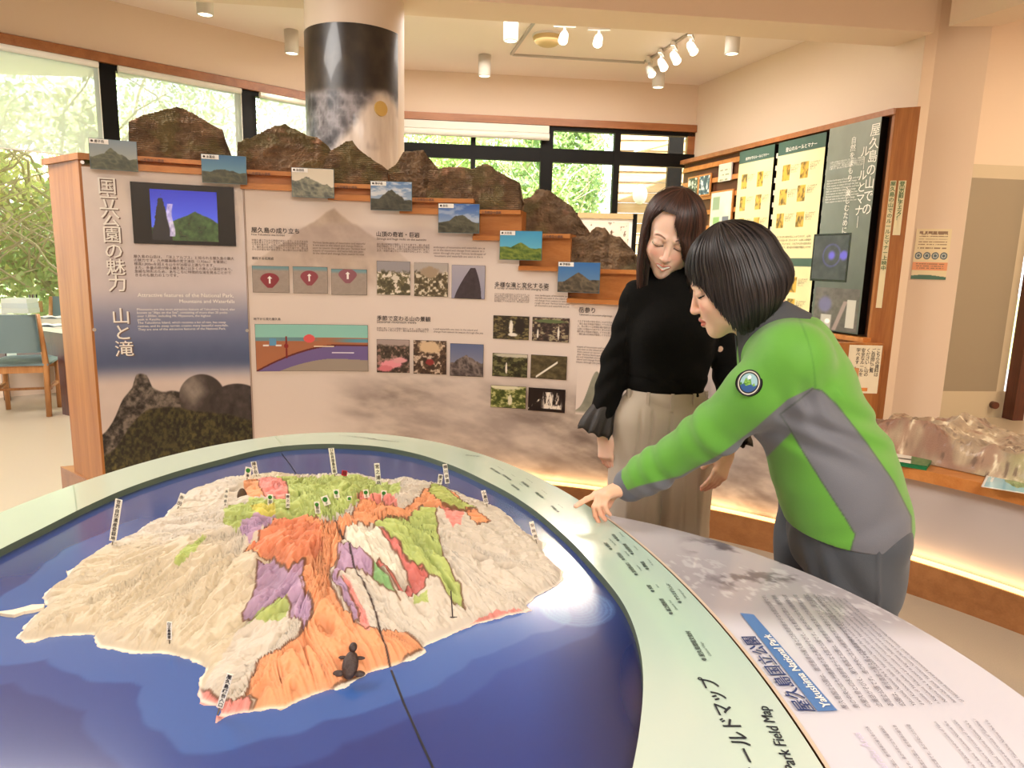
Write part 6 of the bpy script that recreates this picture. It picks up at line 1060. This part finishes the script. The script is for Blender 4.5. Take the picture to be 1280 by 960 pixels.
def coll(u, v):
    c = mixc((70, 64, 66), (128, 118, 118), fbm(u * 8, v * 8, 4, 4)); c = mixc(c, (112, 108, 168), sstep(.2, .1, np.hypot(u - .25, (v - .6) * .8)) * .8); c = mixc(c, (214, 210, 206), sstep(.07, .04, np.hypot(u - .34, v - .2)) + sstep(.14, .1, abs(u - .3)) * (v < .35) * .8); c = mixc(c, (160, 140, 140), sstep(.06, .03, abs(u - .5 - (v * .3))) * (v < .7)); return mixc(c, (220, 216, 208), (abs(u - .84) < .1) * (v > .1) * (v < .75) * .85)
p3 = rbox(MB(), a3[1], a3[0], zb_, zt3, -.04, .035).build('grey_panel', M['black'], bd, label='tall grey panel with white vertical lettering')
s_a, s_b = max(a3), min(a3)
rpic('panel_print', s_a, s_b, zb_, zt3, grey3, 60, 120, .037, p3)
x0_, zt_v = rb(1022, 293); x1_, zb_v = rb(1062, 353)
v3 = rbox(MB(), min(x0_, x1_), max(x0_, x1_), zb_v, zt_v, .034, .040).build('inset_screen', M['blackp'], bd)
def rings(u, v): r = np.hypot((u - .55), (v - .55)); return mixc(mixc((44, 46, 50), (74, 76, 78), fbm(u * 7, v * 7, 3, 3)), (96, 88, 190), np.clip(sstep(.14, .05, r) + .4 * sstep(.03, .01, abs(r - .25)) + sstep(.14, .07, np.hypot(u - .9, v - .55)), 0, 1))
rpic('screen_picture', x0_ - .02, x1_ + .02, zb_v + .02, zt_v - .02, rings, 50, 40, .0405, v3, vcol('dim_screen', .3, emit=.3))
x0_, zt_v = rb(1012, 358); x1_, zb_v = rb(1082, 420); rpic('collage_print', s_a - .03, s_b + .02, zb_ + .01, zt_v, coll, 70, 50, .039, p3)
def rtext(body, px, py, m, size, spacing=1., fit=None, o=.041, bold=.01, parent=None): a, z = rb(px, py); return text('lettering', body, lambda x, y: rp(a - x, z + y, o), m, parent or bd, size, 'LEFT', bold, spacing, None, fit)
for s_, q_, z_ in (('屋久島の山での', (1092, 170), .115), ('ルールとマナー', (1080, 196), .105), ('自然をまもり、楽しむために', (1068, 180), .068)):
    a_q, z_q = rb(*q_)
    for k_, c_ in enumerate(s_.replace('ー', '｜')): text('lettering', c_, lambda x, y: rp(a_q - x, z_q - k_ * z_ * .98 + y, .041), M['inkw'], p3, z_, bold=.008)
rtext(body(4, 7, 22), 1042, 205, M['inkw'], .05, 1.0, fit=.42, bold=.005, parent=p3); rtext(ebody(9, 40), 1038, 228, M['inkw'], .05, 1.0, fit=.42, bold=.005, parent=p3)
ycr, ygr, yor, ydk = (240, 228, 176), (66, 94, 84), (222, 176, 70), (110, 88, 40)
def ypan(seed, rows, split=None):
    def f(u, v):
        c = np.tile(np.array(ycr, float), (len(u), 1)); c = np.where((v > .925)[:, None], ygr, c)
        for (cx, cy) in rows: m_ = (abs(u - cx) < .085) & (abs(v - cy) < .042); c = np.where(m_[:, None], mixc(yor, ydk, sstep(.45, .75, fbm(u * 22, v * 40, 3, seed + int(cy * 90)))), c)
        if split: c = np.where((abs(v - split) < .022)[:, None], ygr, c)
        return c
    return f
for nm, (aL, aR), py_top, seed, rows, split, lb in (('cream', a2, 168, 5, [(.22, .83), (.62, .83), (.2, .70), (.6, .71), (.18, .57), (.62, .57), (.6, .22), (.6, .1)], .34, 'wider cream panel of hiking rules beside the grey panel'), ('cream', a1_, 183, 9, [(.2, .82), (.66, .82), (.2, .69), (.66, .69), (.2, .56), (.66, .56), (.3, .3), (.7, .3)], None, 'narrower cream panel of rules nearer the window')):
    hi, lo = max(aL, aR), min(aL, aR); pn = rbox(MB(), lo, hi, zb_, ZT - .07, -.03, .018).build('cream_panel', M['black'], bd, label=lb); rpic('panel_print', hi, lo, zb_, ZT - .07, ypan(seed, rows, split), 90, 200, .020, pn)
    w_ = hi - lo; text('lettering', '登山のルールとマナー' if hi == max(a2) else '自然を守るルールとマナー', lambda x, y: rp(hi - .12 - x, ZT - .07 - .105 + y, .022), M['inkw'], pn, .1, bold=.015, fit=w_ * .66)
    H_ = ZT - .07 - zb_
    for (cx, cy) in rows: text('lettering', 'コースを外れず\n歩きましょう。\n植物を守り\nましょう。', lambda x, y: rp(hi - (cx + .11) * w_ - x, zb_ + H_ * (cy + .028) + y, .022), brown, pn, .03, spacing=1.0, fit=w_ * .2)
    text('lettering', body(4, seed, 22), lambda x, y: rp(hi - .1 * w_ - x, zb_ + H_ * .475 + y, .022), brown, pn, .05, spacing=1.4, fit=w_ * .8)
    for k in range(14): zz = zb_ + .08 + k * (H_ - .1) / 14; rbox(MB(), lo - .035, lo - .012, zz, zz + .05, -.05, .0).build('perforated_strip', M['lamp'], bd)
# slatted brochure rack at the far end
sA, sB = max(a1_) + .03, LB - .02
for k in range(11): zz = ZT - .16 - k * .19; rbox(MB(), sA, sB, zz, zz + .055, -.05, -.02).build('slat', M['woodh'], bd)
for a in (sA + .5, sA + 1.1): rbox(MB(), a, a + .04, ZS, ZT - .06, -.055, -.05).build('upright', M['dark'], bd)
def hang(name, lb, cat, p0, p1, img, m_=None, frame=.02, grp=None, o=.0):
    (a0, z1_), (a1x, z0_) = rb(*p0), rb(*p1); t = thing(name, lb, cat, tuple(rp(a0, z0_, 0)), grp); rbox(MB(), min(a0, a1x), max(a0, a1x), z0_, z1_, -.018 + o, o).build('backing', m_ or M['woodh'], t); rpic('print', a0 - frame, a1x + frame, z0_ + frame, z1_ - frame, img, 30, 40, o + .002, t); return t
hang('framed_photo', 'framed dark waterfall photo, left of the pair on the slatted rack', 'picture frame', (860, 222), (872, 245), textured((40, 50, 44), (120, 130, 120), (220, 224, 220), 3, 5))
hang('framed_photo', 'framed blue waterfall photo, right of the pair on the slatted rack', 'picture frame', (874, 219), (887, 244), textured((40, 60, 84), (130, 150, 170), (230, 234, 236), 6, 5))
def paper(lines, base=(238, 232, 200)): return lambda u, v: np.where(((np.sin(v * lines * 3.14) > .5) & (abs(u - .5) < .38) & (v < .85) & (vnoise(u * 20, np.floor(v * lines), 3) > .3))[:, None], (150, 150, 120), np.array(base) * np.ones((len(u), 1)))
hang('notice_paper', 'small cream notice pinned high on the slatted rack', 'notice', (899, 206), (913, 225), paper(7), M['white'], .004)
def post(u, v): c = mixc((206, 214, 190), (236, 232, 222), fbm(u * 4, v * 5, 3, 3)); c = mixc(c, (150, 170, 140), (abs(u - .25) < .18) * (v > .62) * (v < .92)); c = mixc(c, (150, 190, 120), (abs(u - .3) < .15) * (abs(v - .4) < .07)); return mixc(c, (110, 110, 130), (abs(u - .75) < .15) * (abs(v - .4) < .07))
hang('leaflet_poster', 'pale green and white poster on the slatted rack below the notice', 'poster', (889, 240), (912, 300), post, None, .02)
# paper strips on the end panel
dE = (e2 - NA) / np.linalg.norm(e2 - NA); nE = np.array([dE[1], -dE[0]]); nE = nE if nE[1] < 0 else -nE
def eb(px, py): p = online(px, py, NA, e2); return float((p[:2] - NA) @ dE), float(p[2])
def ep(a, z, o): a = np.asarray(a, float); return np.stack([NA[0] + dE[0] * a + nE[0] * o, NA[1] + dE[1] * a + nE[1] * o, np.broadcast_to(z, a.shape)], -1)
pcream = mat('cream_paper', (234, 224, 186), .6); gink = mat('green_ink', (60, 110, 60), .5)
def estrip(lb, p0, p1, txt, m, size, sp=.75, dx=0., bold=.02):
    (a0, z1_), (a1x, z0_) = eb(*p0), eb(*p1); t = thing('paper_sign', lb, 'sign', tuple(ep(a0, z0_, .003)), 'paper strips on the board end'); MB().hexa([ep(a0, z0_, .001), ep(a1x, z0_, .001), ep(a1x, z0_, .004), ep(a0, z0_, .004)], [ep(a0, z1_, .001), ep(a1x, z1_, .001), ep(a1x, z1_, .004), ep(a0, z1_, .004)]).build('paper', pcream, t)
    w_ = a1x - a0; s_ = min(w_ * .9, (z1_ - z0_ - .02) / len(txt) / 1.0); text('lettering', vert(txt), lambda x, y: ep(a0 + w_ * .5 - s_ * .5 + x, z1_ - s_ * .95 + y, .006), m, t, s_, 'LEFT', bold, (z1_ - z0_) / len(txt) / s_ * .98 if False else .70 * ((z1_ - z0_) / len(txt)) / s_)
    return t
estrip('long narrow paper strip with green vertical lettering on the wooden board end', (1113, 226), (1102, 385), '屋久島の山でのルールとマナー上映中', gink, .09)
estrip('shorter paper strip high on the wooden board end, beside the long one', (1123.5, 226), (1125, 294), '登山の前にチェック！', gink, .06)
t = thing('paper_notice', 'white handwritten notice taped below the wooden ledge of the rules board', 'notice', tuple(ep(-.1, .5, .05)))
n0, n1 = ony(1062, 431, float(NA[1]) - .12), ony(1096, 492, float(NA[1]) - .12); MB().box(n0[0], n1[0], n0[1] - .003, n0[1], n1[2], n0[2]).build('paper', mat('notice_paper', (236, 228, 206), .6), t)
MB().box(n0[0] - .32, n1[0] + .02, n0[1] + .001, n0[1] + .10, 0, ZS - .04).build('wooden_backing', M['wood'], bd)
for k, s_ in enumerate(('こちらの資料は', 'ご自由にご覧', 'ください。山の', '安全なルールを', '学べます。')): text('lettering', vert(s_), lambda x, y: np.stack([n1[0] - .05 - k * .045 + x, np.full(x.shape, n0[1] - .004), n0[2] - .06 + y], -1), M['ink'], t, .04, bold=.01, spacing=.9)
MB().box(n0[0] + .12, n0[0] + .2, n0[1] - .005, n0[1] - .0035, n1[2] + .02, n1[2] + .05).build('orange_stamp', mat('orange_stamp', (222, 140, 70), .5), t)
# poster on the pillar
PN = (p1 - p0)[:2]; PN /= np.linalg.norm(PN); pn_ = np.array([PN[1], -PN[0]]); pn_ = pn_ if pn_[1] < 0 else -pn_
def pp(a, z, o): a = np.asarray(a, float); return np.stack([p0[0] + PN[0] * a + pn_[0] * o, p0[1] + PN[1] * a + pn_[1] * o, np.broadcast_to(z, a.shape)], -1)
def pb(px, py): p = online(px, py, p0, p1); return float((p[:2] - p0[:2]) @ PN), float(p[2])
(a0, z1_), (a1x, z0_) = pb(1143, 286), pb(1187, 350); a0 = pb(1142, 318)[0]; a1x = pb(1186, 318)[0]
t = thing('pillar_poster', 'small cream poster with four dark round icons on the beige pillar', 'poster', tuple(pp(a0, z0_, .01)))
MB().hexa([pp(a0, z0_, .001), pp(a1x, z0_, .001), pp(a1x, z0_, .004), pp(a0, z0_, .004)], [pp(a0, z1_, .001), pp(a1x, z1_, .001), pp(a1x, z1_, .004), pp(a0, z1_, .004)]).build('paper', M['white'], t)
def pst(u, v):
    c = np.tile(np.array([236., 220, 180]), (len(u), 1)); c = np.where(((v > .18) & (v < .34))[:, None], (232, 158, 110), c); c = np.where((v < .07 + .02 * np.sin(u * 4))[:, None], (60, 110, 90), c)
    for k in range(4): rr = np.hypot((u - .14 - .24 * k) / .105, (v - .47) / .072); c = np.where((rr < 1)[:, None], (70, 92, 100), c); c = np.where((abs(rr - .55) < .12)[:, None], (200, 206, 200), c)
    return np.where((((abs(v - .92) < .03) | (abs(v - .62) < .012) | (np.sin(v * 120) > .6) * (v > .66) * (v < .86) | (np.sin(v * 150) > .3) * (v > .19) * (v < .33)) & (abs(u - .5) < .4) & (vnoise(u * 40, np.floor(v * 20), 2) > .25))[:, None], (140, 110, 80), c)
picture('poster_print', lambda u, v: pp(a0 + (a1x - a0) * u, z0_ + (z1_ - z0_) * v, .005), pst, 90, 120, M['print'], t)

# ---------------------------------------------------------------- desk, chair and desk things at the left
def PXf(px, py, z): return onz(px, py, z)
desk = thing('reading_desk', 'dark red wood reading desk with a pale top by the left window', 'desk', tuple(PXf(60, 470, 0)))
t1, t2, t3, t4 = PXf(81, 412, .735), PXf(-12, 400, .735), PXf(2, 391.5, .735), PXf(86, 398, .735)
MB().prism([tuple(q[:2]) for q in (t2, t1, t4, t3)], .70, .735).build('desk_top', mat('pale_desk_top', (222, 214, 206), .25, coat=.3), desk)
ed = (t2 - t1)[:2] / np.linalg.norm((t2 - t1)[:2]); en = (t4 - t1)[:2] / np.linalg.norm((t4 - t1)[:2])
DLN = float(np.linalg.norm((t2 - t1)[:2]))
def dk(a, b): return tuple(t1[:2] + ed * a + en * b)
dl_ = np.linalg.norm((t4 - t1)[:2])
MB().prism([dk(.06, .04), dk(.06, .08), dk(DLN - .1, .08), dk(DLN - .1, .04)], .60, .70).build('apron', M['dark'], desk)
for a, b in ((.04, .03), (.04, dl_ - .13), (DLN - .2, .03)): MB().prism([dk(a, b), dk(a + .11, b), dk(a + .11, b + .1), dk(a, b + .1)], 0, .70).build('leg', M['dark'], desk)
MB().prism([dk(.2, dl_ - .1), dk(DLN - .2, dl_ - .1), dk(DLN - .2, dl_ - .07), dk(.2, dl_ - .07)], .12, .70).build('modesty_panel', M['dark'], desk)
def chair(px, py, ang, lb, full=True):
    p = onz(px, py, 0); t = thing('wooden_chair', lb, 'chair', (p[0], p[1], 0), 'wooden chairs with teal seats', ang); mat_ = M['chairw']
    def loc(mb, name, m, smooth=False): o = mb.build(name, m, None, smooth); o.parent = t; return o
    for sx in (-1, 1): loc(MB().tube([(sx * .19, -.20, 0), (sx * .195, -.18, .44), (sx * .19, -.22, .66), (sx * .185, -.265, .86)], [.022, .024, .021, .018], n=8), 'leg', mat_, True); loc(MB().tube([(sx * .19, .19, 0), (sx * .195, .2, .43)], [.019, .024], n=8), 'leg', mat_, True); loc(MB().box(sx * .19 - .012, sx * .19 + .012, -.18, .2, .22, .245), 'side_rail', mat_)
    loc(MB().box(-.2, .2, -.19, -.165, .37, .43), 'seat_rail', mat_); loc(MB().box(-.2, .2, .185, .21, .37, .43), 'seat_rail', mat_); loc(MB().box(-.19, .19, -.02, .0, .20, .22), 'stretcher', mat_)
    g = MB().grid(lambda u, v: (-.215 + .43 * u, -.2 + .43 * v, .445 + .035 * (1 - (2 * u - 1) ** 6) * (1 - (2 * v - 1) ** 6)), 17, 17); g.box(-.215, .215, -.2, .23, .43, .446); loc(g, 'seat', M['teal'], False)
    fb = lambda u, v, o: ((-.18 + .36 * u), -.235 - .06 * v - .035 * (1 - (2 * u - 1) ** 2) * 1 + o, .55 + .31 * v); g = MB().grid(lambda u, v: fb(u, v, -.022 * (1 - (2 * u - 1) ** 8)), 17, 9).grid(lambda u, v: fb(u, v, .022), 17, 9); g.grid(lambda u, v: fb(u, 1, -.022 + .044 * v), 17, 2).grid(lambda u, v: fb(u, 0, -.022 + .044 * v), 17, 2).grid(lambda u, v: fb(0, v, -.022 + .044 * u), 2, 9).grid(lambda u, v: fb(1, v, -.022 + .044 * u), 2, 9); loc(g, 'backrest', M['teal'], True); return t
chair(36, 516, math.radians(22), 'wooden chair with grey-teal back and seat, at the desk on the far left')
chair(88, 470, math.radians(200), 'wooden chair on the far side of the desk, mostly hidden by the exhibition wall')
def ondesk(px, py, z=.735): return PXf(px, py, z)
for k, (px, w_, h_, lb, c_) in enumerate(((26, .26, .05, 'lowest white binder lying on the desk', (232, 232, 230)), (25, .25, .05, 'middle white binder of the stack on the desk', (222, 226, 230)), (24, .24, .045, 'top white binder of the stack on the desk', (240, 240, 238)))):
    p = ondesk(26, 391); z0 = .7355 + [0, .051, .102][k]; t = thing('binder', lb, 'binder', (p[0], p[1], z0), 'white binders stacked on the desk'); MB().box(-w_ / 2, w_ / 2, -.1, .1, 0, h_, None, .1).build('cover', mat('binder_%d' % k, c_, .5), None).parent = t; MB().box(-w_ / 2 + .01, w_ / 2 - .004, -.094, .094, .006, h_ - .006, None, .1).build('pages', M['white'], None).parent = t
p = ondesk(43, 390); t = thing('pen_box', 'square wooden pen box on the desk beside the binders', 'pen holder', (p[0], p[1], .7355)); hb = MB(); [hb.box(a, b, c_, d_, 0, .11) for a, b, c_, d_ in ((-.055, .055, -.055, -.047), (-.055, .055, .047, .055), (-.055, -.047, -.047, .047), (.047, .055, -.047, .047), (-.05, .05, -.05, .05, )[:4] if False else (-.05, .05, -.05, .05))][:0]; hb = MB()
for a, b, c_, d_, zz in ((-.055, .055, -.055, -.047, .11), (-.055, .055, .047, .055, .11), (-.055, -.047, -.047, .047, .11), (.047, .055, -.047, .047, .11), (-.05, .05, -.05, .05, .006)): hb.box(a, b, c_, d_, 0, zz)
hb.build('box', M['chairw'], None).parent = t
for k in range(7): a = k * .9; thp = thing('pen', ['black', 'navy', 'grey', 'dark green', 'brown', 'steel', 'maroon'][k] + ' pen standing in the wooden pen box', 'pen', (p[0] + .028 * math.cos(a), p[1] + .028 * math.sin(a), .744), 'pens in the pen box'); MB().tube([(0, 0, 0), (.012 * math.cos(a * 2), .01 * math.sin(a), .17)], .0045, n=7).build('barrel', mat('pen_%d' % k, [(20, 20, 22), (30, 40, 80), (110, 110, 112), (24, 60, 40), (90, 60, 40), (150, 156, 160), (90, 24, 34)][k], .3), None).parent = thp
for k, (px, py, c_, lb) in enumerate(((63, 397, (236, 236, 232), 'open white booklet on the desk beside the pen box'), (58, 407, (214, 222, 226), 'pale leaflet at the near edge of the desk'))):
    p = ondesk(px, py, .7365); t = thing('booklet', lb, 'booklet', (p[0], p[1], .7365)); g = MB().grid(lambda u, v: (-.12 + .24 * u, -.08 + .16 * v, .004 + .010 * abs(math.sin(u * 6.28))), 17, 3); g.build('pages', mat('booklet_%d' % k, c_, .45), None, True).parent = t; MB().box(-.122, .122, -.082, .082, 0, .002).build('cover', M['teal'], None).parent = t
p = ondesk(-24, 393); t = thing('desk_bag', 'cream and yellow cloth bag at the left edge of the desk', 'bag', (p[0], p[1], .7355)); g = MB().lathe([(0, 0), (.09, 0), (.11, .08), (.08, .2), (.055, .24)], (0, 0, 0), n=20); g.build('bag_body', mat('bag_cream', (216, 204, 176), .8), None, True).parent = t; MB().lathe([(.112, .07), (.116, .1), (.108, .12)], (0, 0, 0), n=20).build('yellow_band', mat('bag_yellow', (226, 186, 60), .6), None, True).parent = t
# easel display by the back window
y_ = 8.6; a_, b_ = ony(722, 266, y_), ony(789, 303, y_); t = thing('display_stand', 'white picture display stand with a black post before the back window', 'display stand', (a_[0], y_, 0))
MB().box(a_[0], b_[0], y_ - .02, y_, b_[2] - .5, a_[2] - .06).build('board', M['white'], t); MB().box(a_[0], b_[0] + .02, y_ - .04, y_ + .02, a_[2] - .06, a_[2]).build('top_bar', mat('top_bar_beige', (206, 176, 130), .5), t); MB().box(b_[0], b_[0] + .05, y_ - .04, y_ + .01, 0, a_[2]).build('post', M['black'], t); MB().box(a_[0] - .05, a_[0], y_ - .04, y_ + .01, 0, a_[2]).build('post', M['black'], t)
picture('bird_print', lambda u, v: np.stack([a_[0] + .04 + (b_[0] - a_[0] - .08) * u, np.full(u.shape, y_ - .022), b_[2] - .4 + (a_[2] - .1 - b_[2] + .4) * v], -1), lambda u, v: mixc((238, 226, 212), (96, 70, 50), sstep(.66, .74, fbm(u * 13, v * 16, 3, 21))), 80, 60, M['print'], t)

# ---------------------------------------------------------------- outdoors
gr = struct(MB().box(-40, 40, 10.2, 60, -.6, -.35).box(-40, -9, -10, 10.2, -.6, -.35), 'outdoor_ground', mat('outdoor_ground_green', (120, 130, 76), .9, bscale=2, var=.3))
def leafmat(name, a): m = vcol(name, .6); return m
lfm = leafmat('leaf', 0); n_ = lfm.node_tree; tlq = n_.nodes.new('ShaderNodeBsdfTranslucent'); mxq = n_.nodes.new('ShaderNodeMixShader'); mxq.inputs[0].default_value = .4; at_ = [x for x in n_.nodes if x.type == 'ATTRIBUTE'][0]; n_.links.new(at_.outputs['Color'], tlq.inputs[0]); n_.links.new(n_.nodes['Principled BSDF'].outputs[0], mxq.inputs[1]); n_.links.new(tlq.outputs[0], mxq.inputs[2]); n_.links.new(mxq.outputs[0], n_.nodes['Material Output'].inputs[0])
bark = mat('pale_bark', (222, 208, 184), .85, bump=.4, bscale=30)
def tree(x, y, h, r, N, ca, cb, lb, seed, kind='tree', twigs=26, size=.11):
    rng = np.random.RandomState(seed); t = thing(kind, lb, kind, (x, y, -.35), 'trees and shrubs outside the windows'); mb = MB(); tips_ = []
    for k in range(3): mb.tube([(x, y, -.4), (x + rng.uniform(-.3, .3), y + rng.uniform(-.3, .3), h * .3), (x + rng.uniform(-.5, .5) * r, y + rng.uniform(-.4, .4) * r, h * .75)], [.09, .06, .025], n=7)
    for k in range(twigs):
        a = rng.uniform(0, 6.28); z0 = rng.uniform(.05, .6) * h; p = np.array([x + .2 * math.cos(a), y + .2 * math.sin(a), z0]); pts = [p]
        for q_ in range(5): p = p + np.array([math.cos(a) * r * .24, math.sin(a) * r * .24, h * .07]) + rng.normal(0, .10, 3); a += rng.normal(0, .5); pts.append(p)
        mb.tube(pts, [.028, .024, .019, .014, .010, .006], n=5, cap=False); tips_.append(p)
    mb.build('branches', bark, t, True)
    cl_ = 26; cen = np.c_[rng.uniform(-1, 1, (cl_, 2)) * r * .75, rng.uniform(.12, 1, cl_) * h] + [x, y, 0]; k = rng.randint(0, cl_, N); P_ = cen[k] + rng.normal(0, 1, (N, 3)) * [r * .17, r * .17, h * .065]; P_[:, 2] = np.maximum(P_[:, 2], -.2)
    A1 = rng.normal(0, 1, (N, 3)); A1 /= np.linalg.norm(A1, axis=1)[:, None]; A2_ = np.cross(A1, rng.normal(0, 1, (N, 3))); A2_ /= np.linalg.norm(A2_, axis=1)[:, None]; s_ = size * rng.uniform(.6, 1.3, (N, 1)); V_ = np.stack([P_ - A1 * s_, P_ + A2_ * s_ * .45, P_ + A1 * s_, P_ - A2_ * s_ * .45], 1).reshape(-1, 3); c = np.repeat(mixc(ca, cb, rng.rand(N)), 4, axis=0)
    npmesh('foliage', V_, np.arange(4 * N).reshape(N, 4), lfm, t, lin(c), False)
desat = lambda q_, k_: tuple(min(255, (.72 * v_ + .28 * sum(q_) / 3) * k_ + 12) for v_ in q_)
sp_ = [(-8.3, 9.0, 3.4, 1.7, 2600, (236, 230, 150), (176, 186, 120), 'yellow-green shrub with bare pale twigs outside the left window', 1, 'shrub', 190), (-6.9, 11.0, 3.9, 1.8, 2800, (206, 214, 150), (150, 172, 116), 'loose green shrub just behind the end of the exhibition wall', 2, 'shrub', 150), (-11.5, 12.5, 5.5, 2.6, 6000, (150, 176, 120), (96, 130, 80), 'tall soft green tree beyond the left window shrubs', 3, 'tree', 40),
       (-8.0, 15.0, 6.5, 3.0, 6000, (140, 166, 110), (90, 124, 76), 'tall tree seen through the second blind', 4, 'tree', 40), (-4.6, 14.6, 5.4, 2.2, 5200, (150, 180, 96), (96, 130, 66), 'green tree behind the photo-wrapped column', 5, 'tree', 30),
       (-2.0, 13.6, 4.6, 1.7, 6500, (196, 214, 110), (96, 130, 60), 'bright green tree behind the left pane of the back window', 6, 'tree', 30), (-.2, 14.2, 4.8, 1.8, 7000, (206, 220, 120), (84, 120, 56), 'bright green tree left of the thick window mullion', 7, 'tree', 30), (.75, 13.9, 4.3, .95, 6000, (190, 212, 130), (90, 126, 70), 'pale green tree beside the timber-clad wall', 8, 'tree', 30), (-.9, 17, 6.5, 2.5, 6500, (160, 190, 96), (80, 112, 56), 'tall tree standing behind the bright ones', 9, 'tree', 30)]
for a in [(q_[0], q_[1], q_[2], q_[3], int(q_[4] * 2.2), desat(q_[5], 1.1), desat(q_[6], 1.25)) + q_[7:] for q_ in sp_]: tree(*a[:9], kind=a[9], twigs=a[10], size=.07 if a[1] < 13 else .058)
# timber-clad annex with round lamp
s0_, s1_ = ony(790, 200, 12.6), ony(775, 200, 12.6); t = thing('clad_building', 'timber-clad outside wall seen through the right window panes', 'building', (3.2, 12.6, -.35)); sid = wood('siding_wood', (206, 170, 120), (226, 194, 146), 3, 'X', .6, 0)
k = 0; zz = -.35; x0s = ony(772, 240, 12.6)[0]
while zz < 4.2: MB().hexa([(x0s, 12.6, zz), (6.5, 12.2, zz), (6.5, 12.3, zz), (x0s, 12.7, zz)], [(x0s, 12.615, zz + .165), (6.5, 12.215, zz + .165), (6.5, 12.3, zz + .165), (x0s, 12.7, zz + .165)]).build('siding_board', sid, t); zz += .175
MB().box(x0s - .06, x0s, 12.55, 12.75, -.35, 4.2).build('corner_post', M['rail'], t)
p = ony(800, 243, 12.45); lt_ = thing('wall_lamp', 'round white lamp on the timber-clad wall', 'lamp', tuple(p)); blob('globe', p, (.13, .08, .17), mat('lamp_globe', (250, 250, 248), .3), lt_); MB().tube([(p[0], p[1], p[2]), (p[0], p[1] + .12, p[2])], .06, n=14).build('base', M['lamp'], lt_)
pc_ = ony(842, 230, 11.6); MB().box(pc_[0] - .13, pc_[0] + .1, 11.5, 11.6, -.35, 4).build('reflection_upright', M['black'], t, label='dark metal post')  # dark upright added in place of a door-frame reflection
ac = thing('wall_awning', 'small pale sloping canopy above the clad wall', 'awning', (2.2, 12, 3)); q0_, q1_ = ony(793, 188, 12.0), ony(822, 176, 12.0); MB().hexa([(q0_[0], 12.0, q0_[2] - .03), (q1_[0] + .5, 12.0, q1_[2] + .05), (q1_[0] + .5, 12.3, q1_[2] + .05), (q0_[0], 12.3, q0_[2] - .03)], [(q0_[0], 12.0, q0_[2]), (q1_[0] + .5, 12.0, q1_[2] + .1), (q1_[0] + .5, 12.3, q1_[2] + .1), (q0_[0], 12.3, q0_[2])]).build('canopy', M['lamp'], ac)
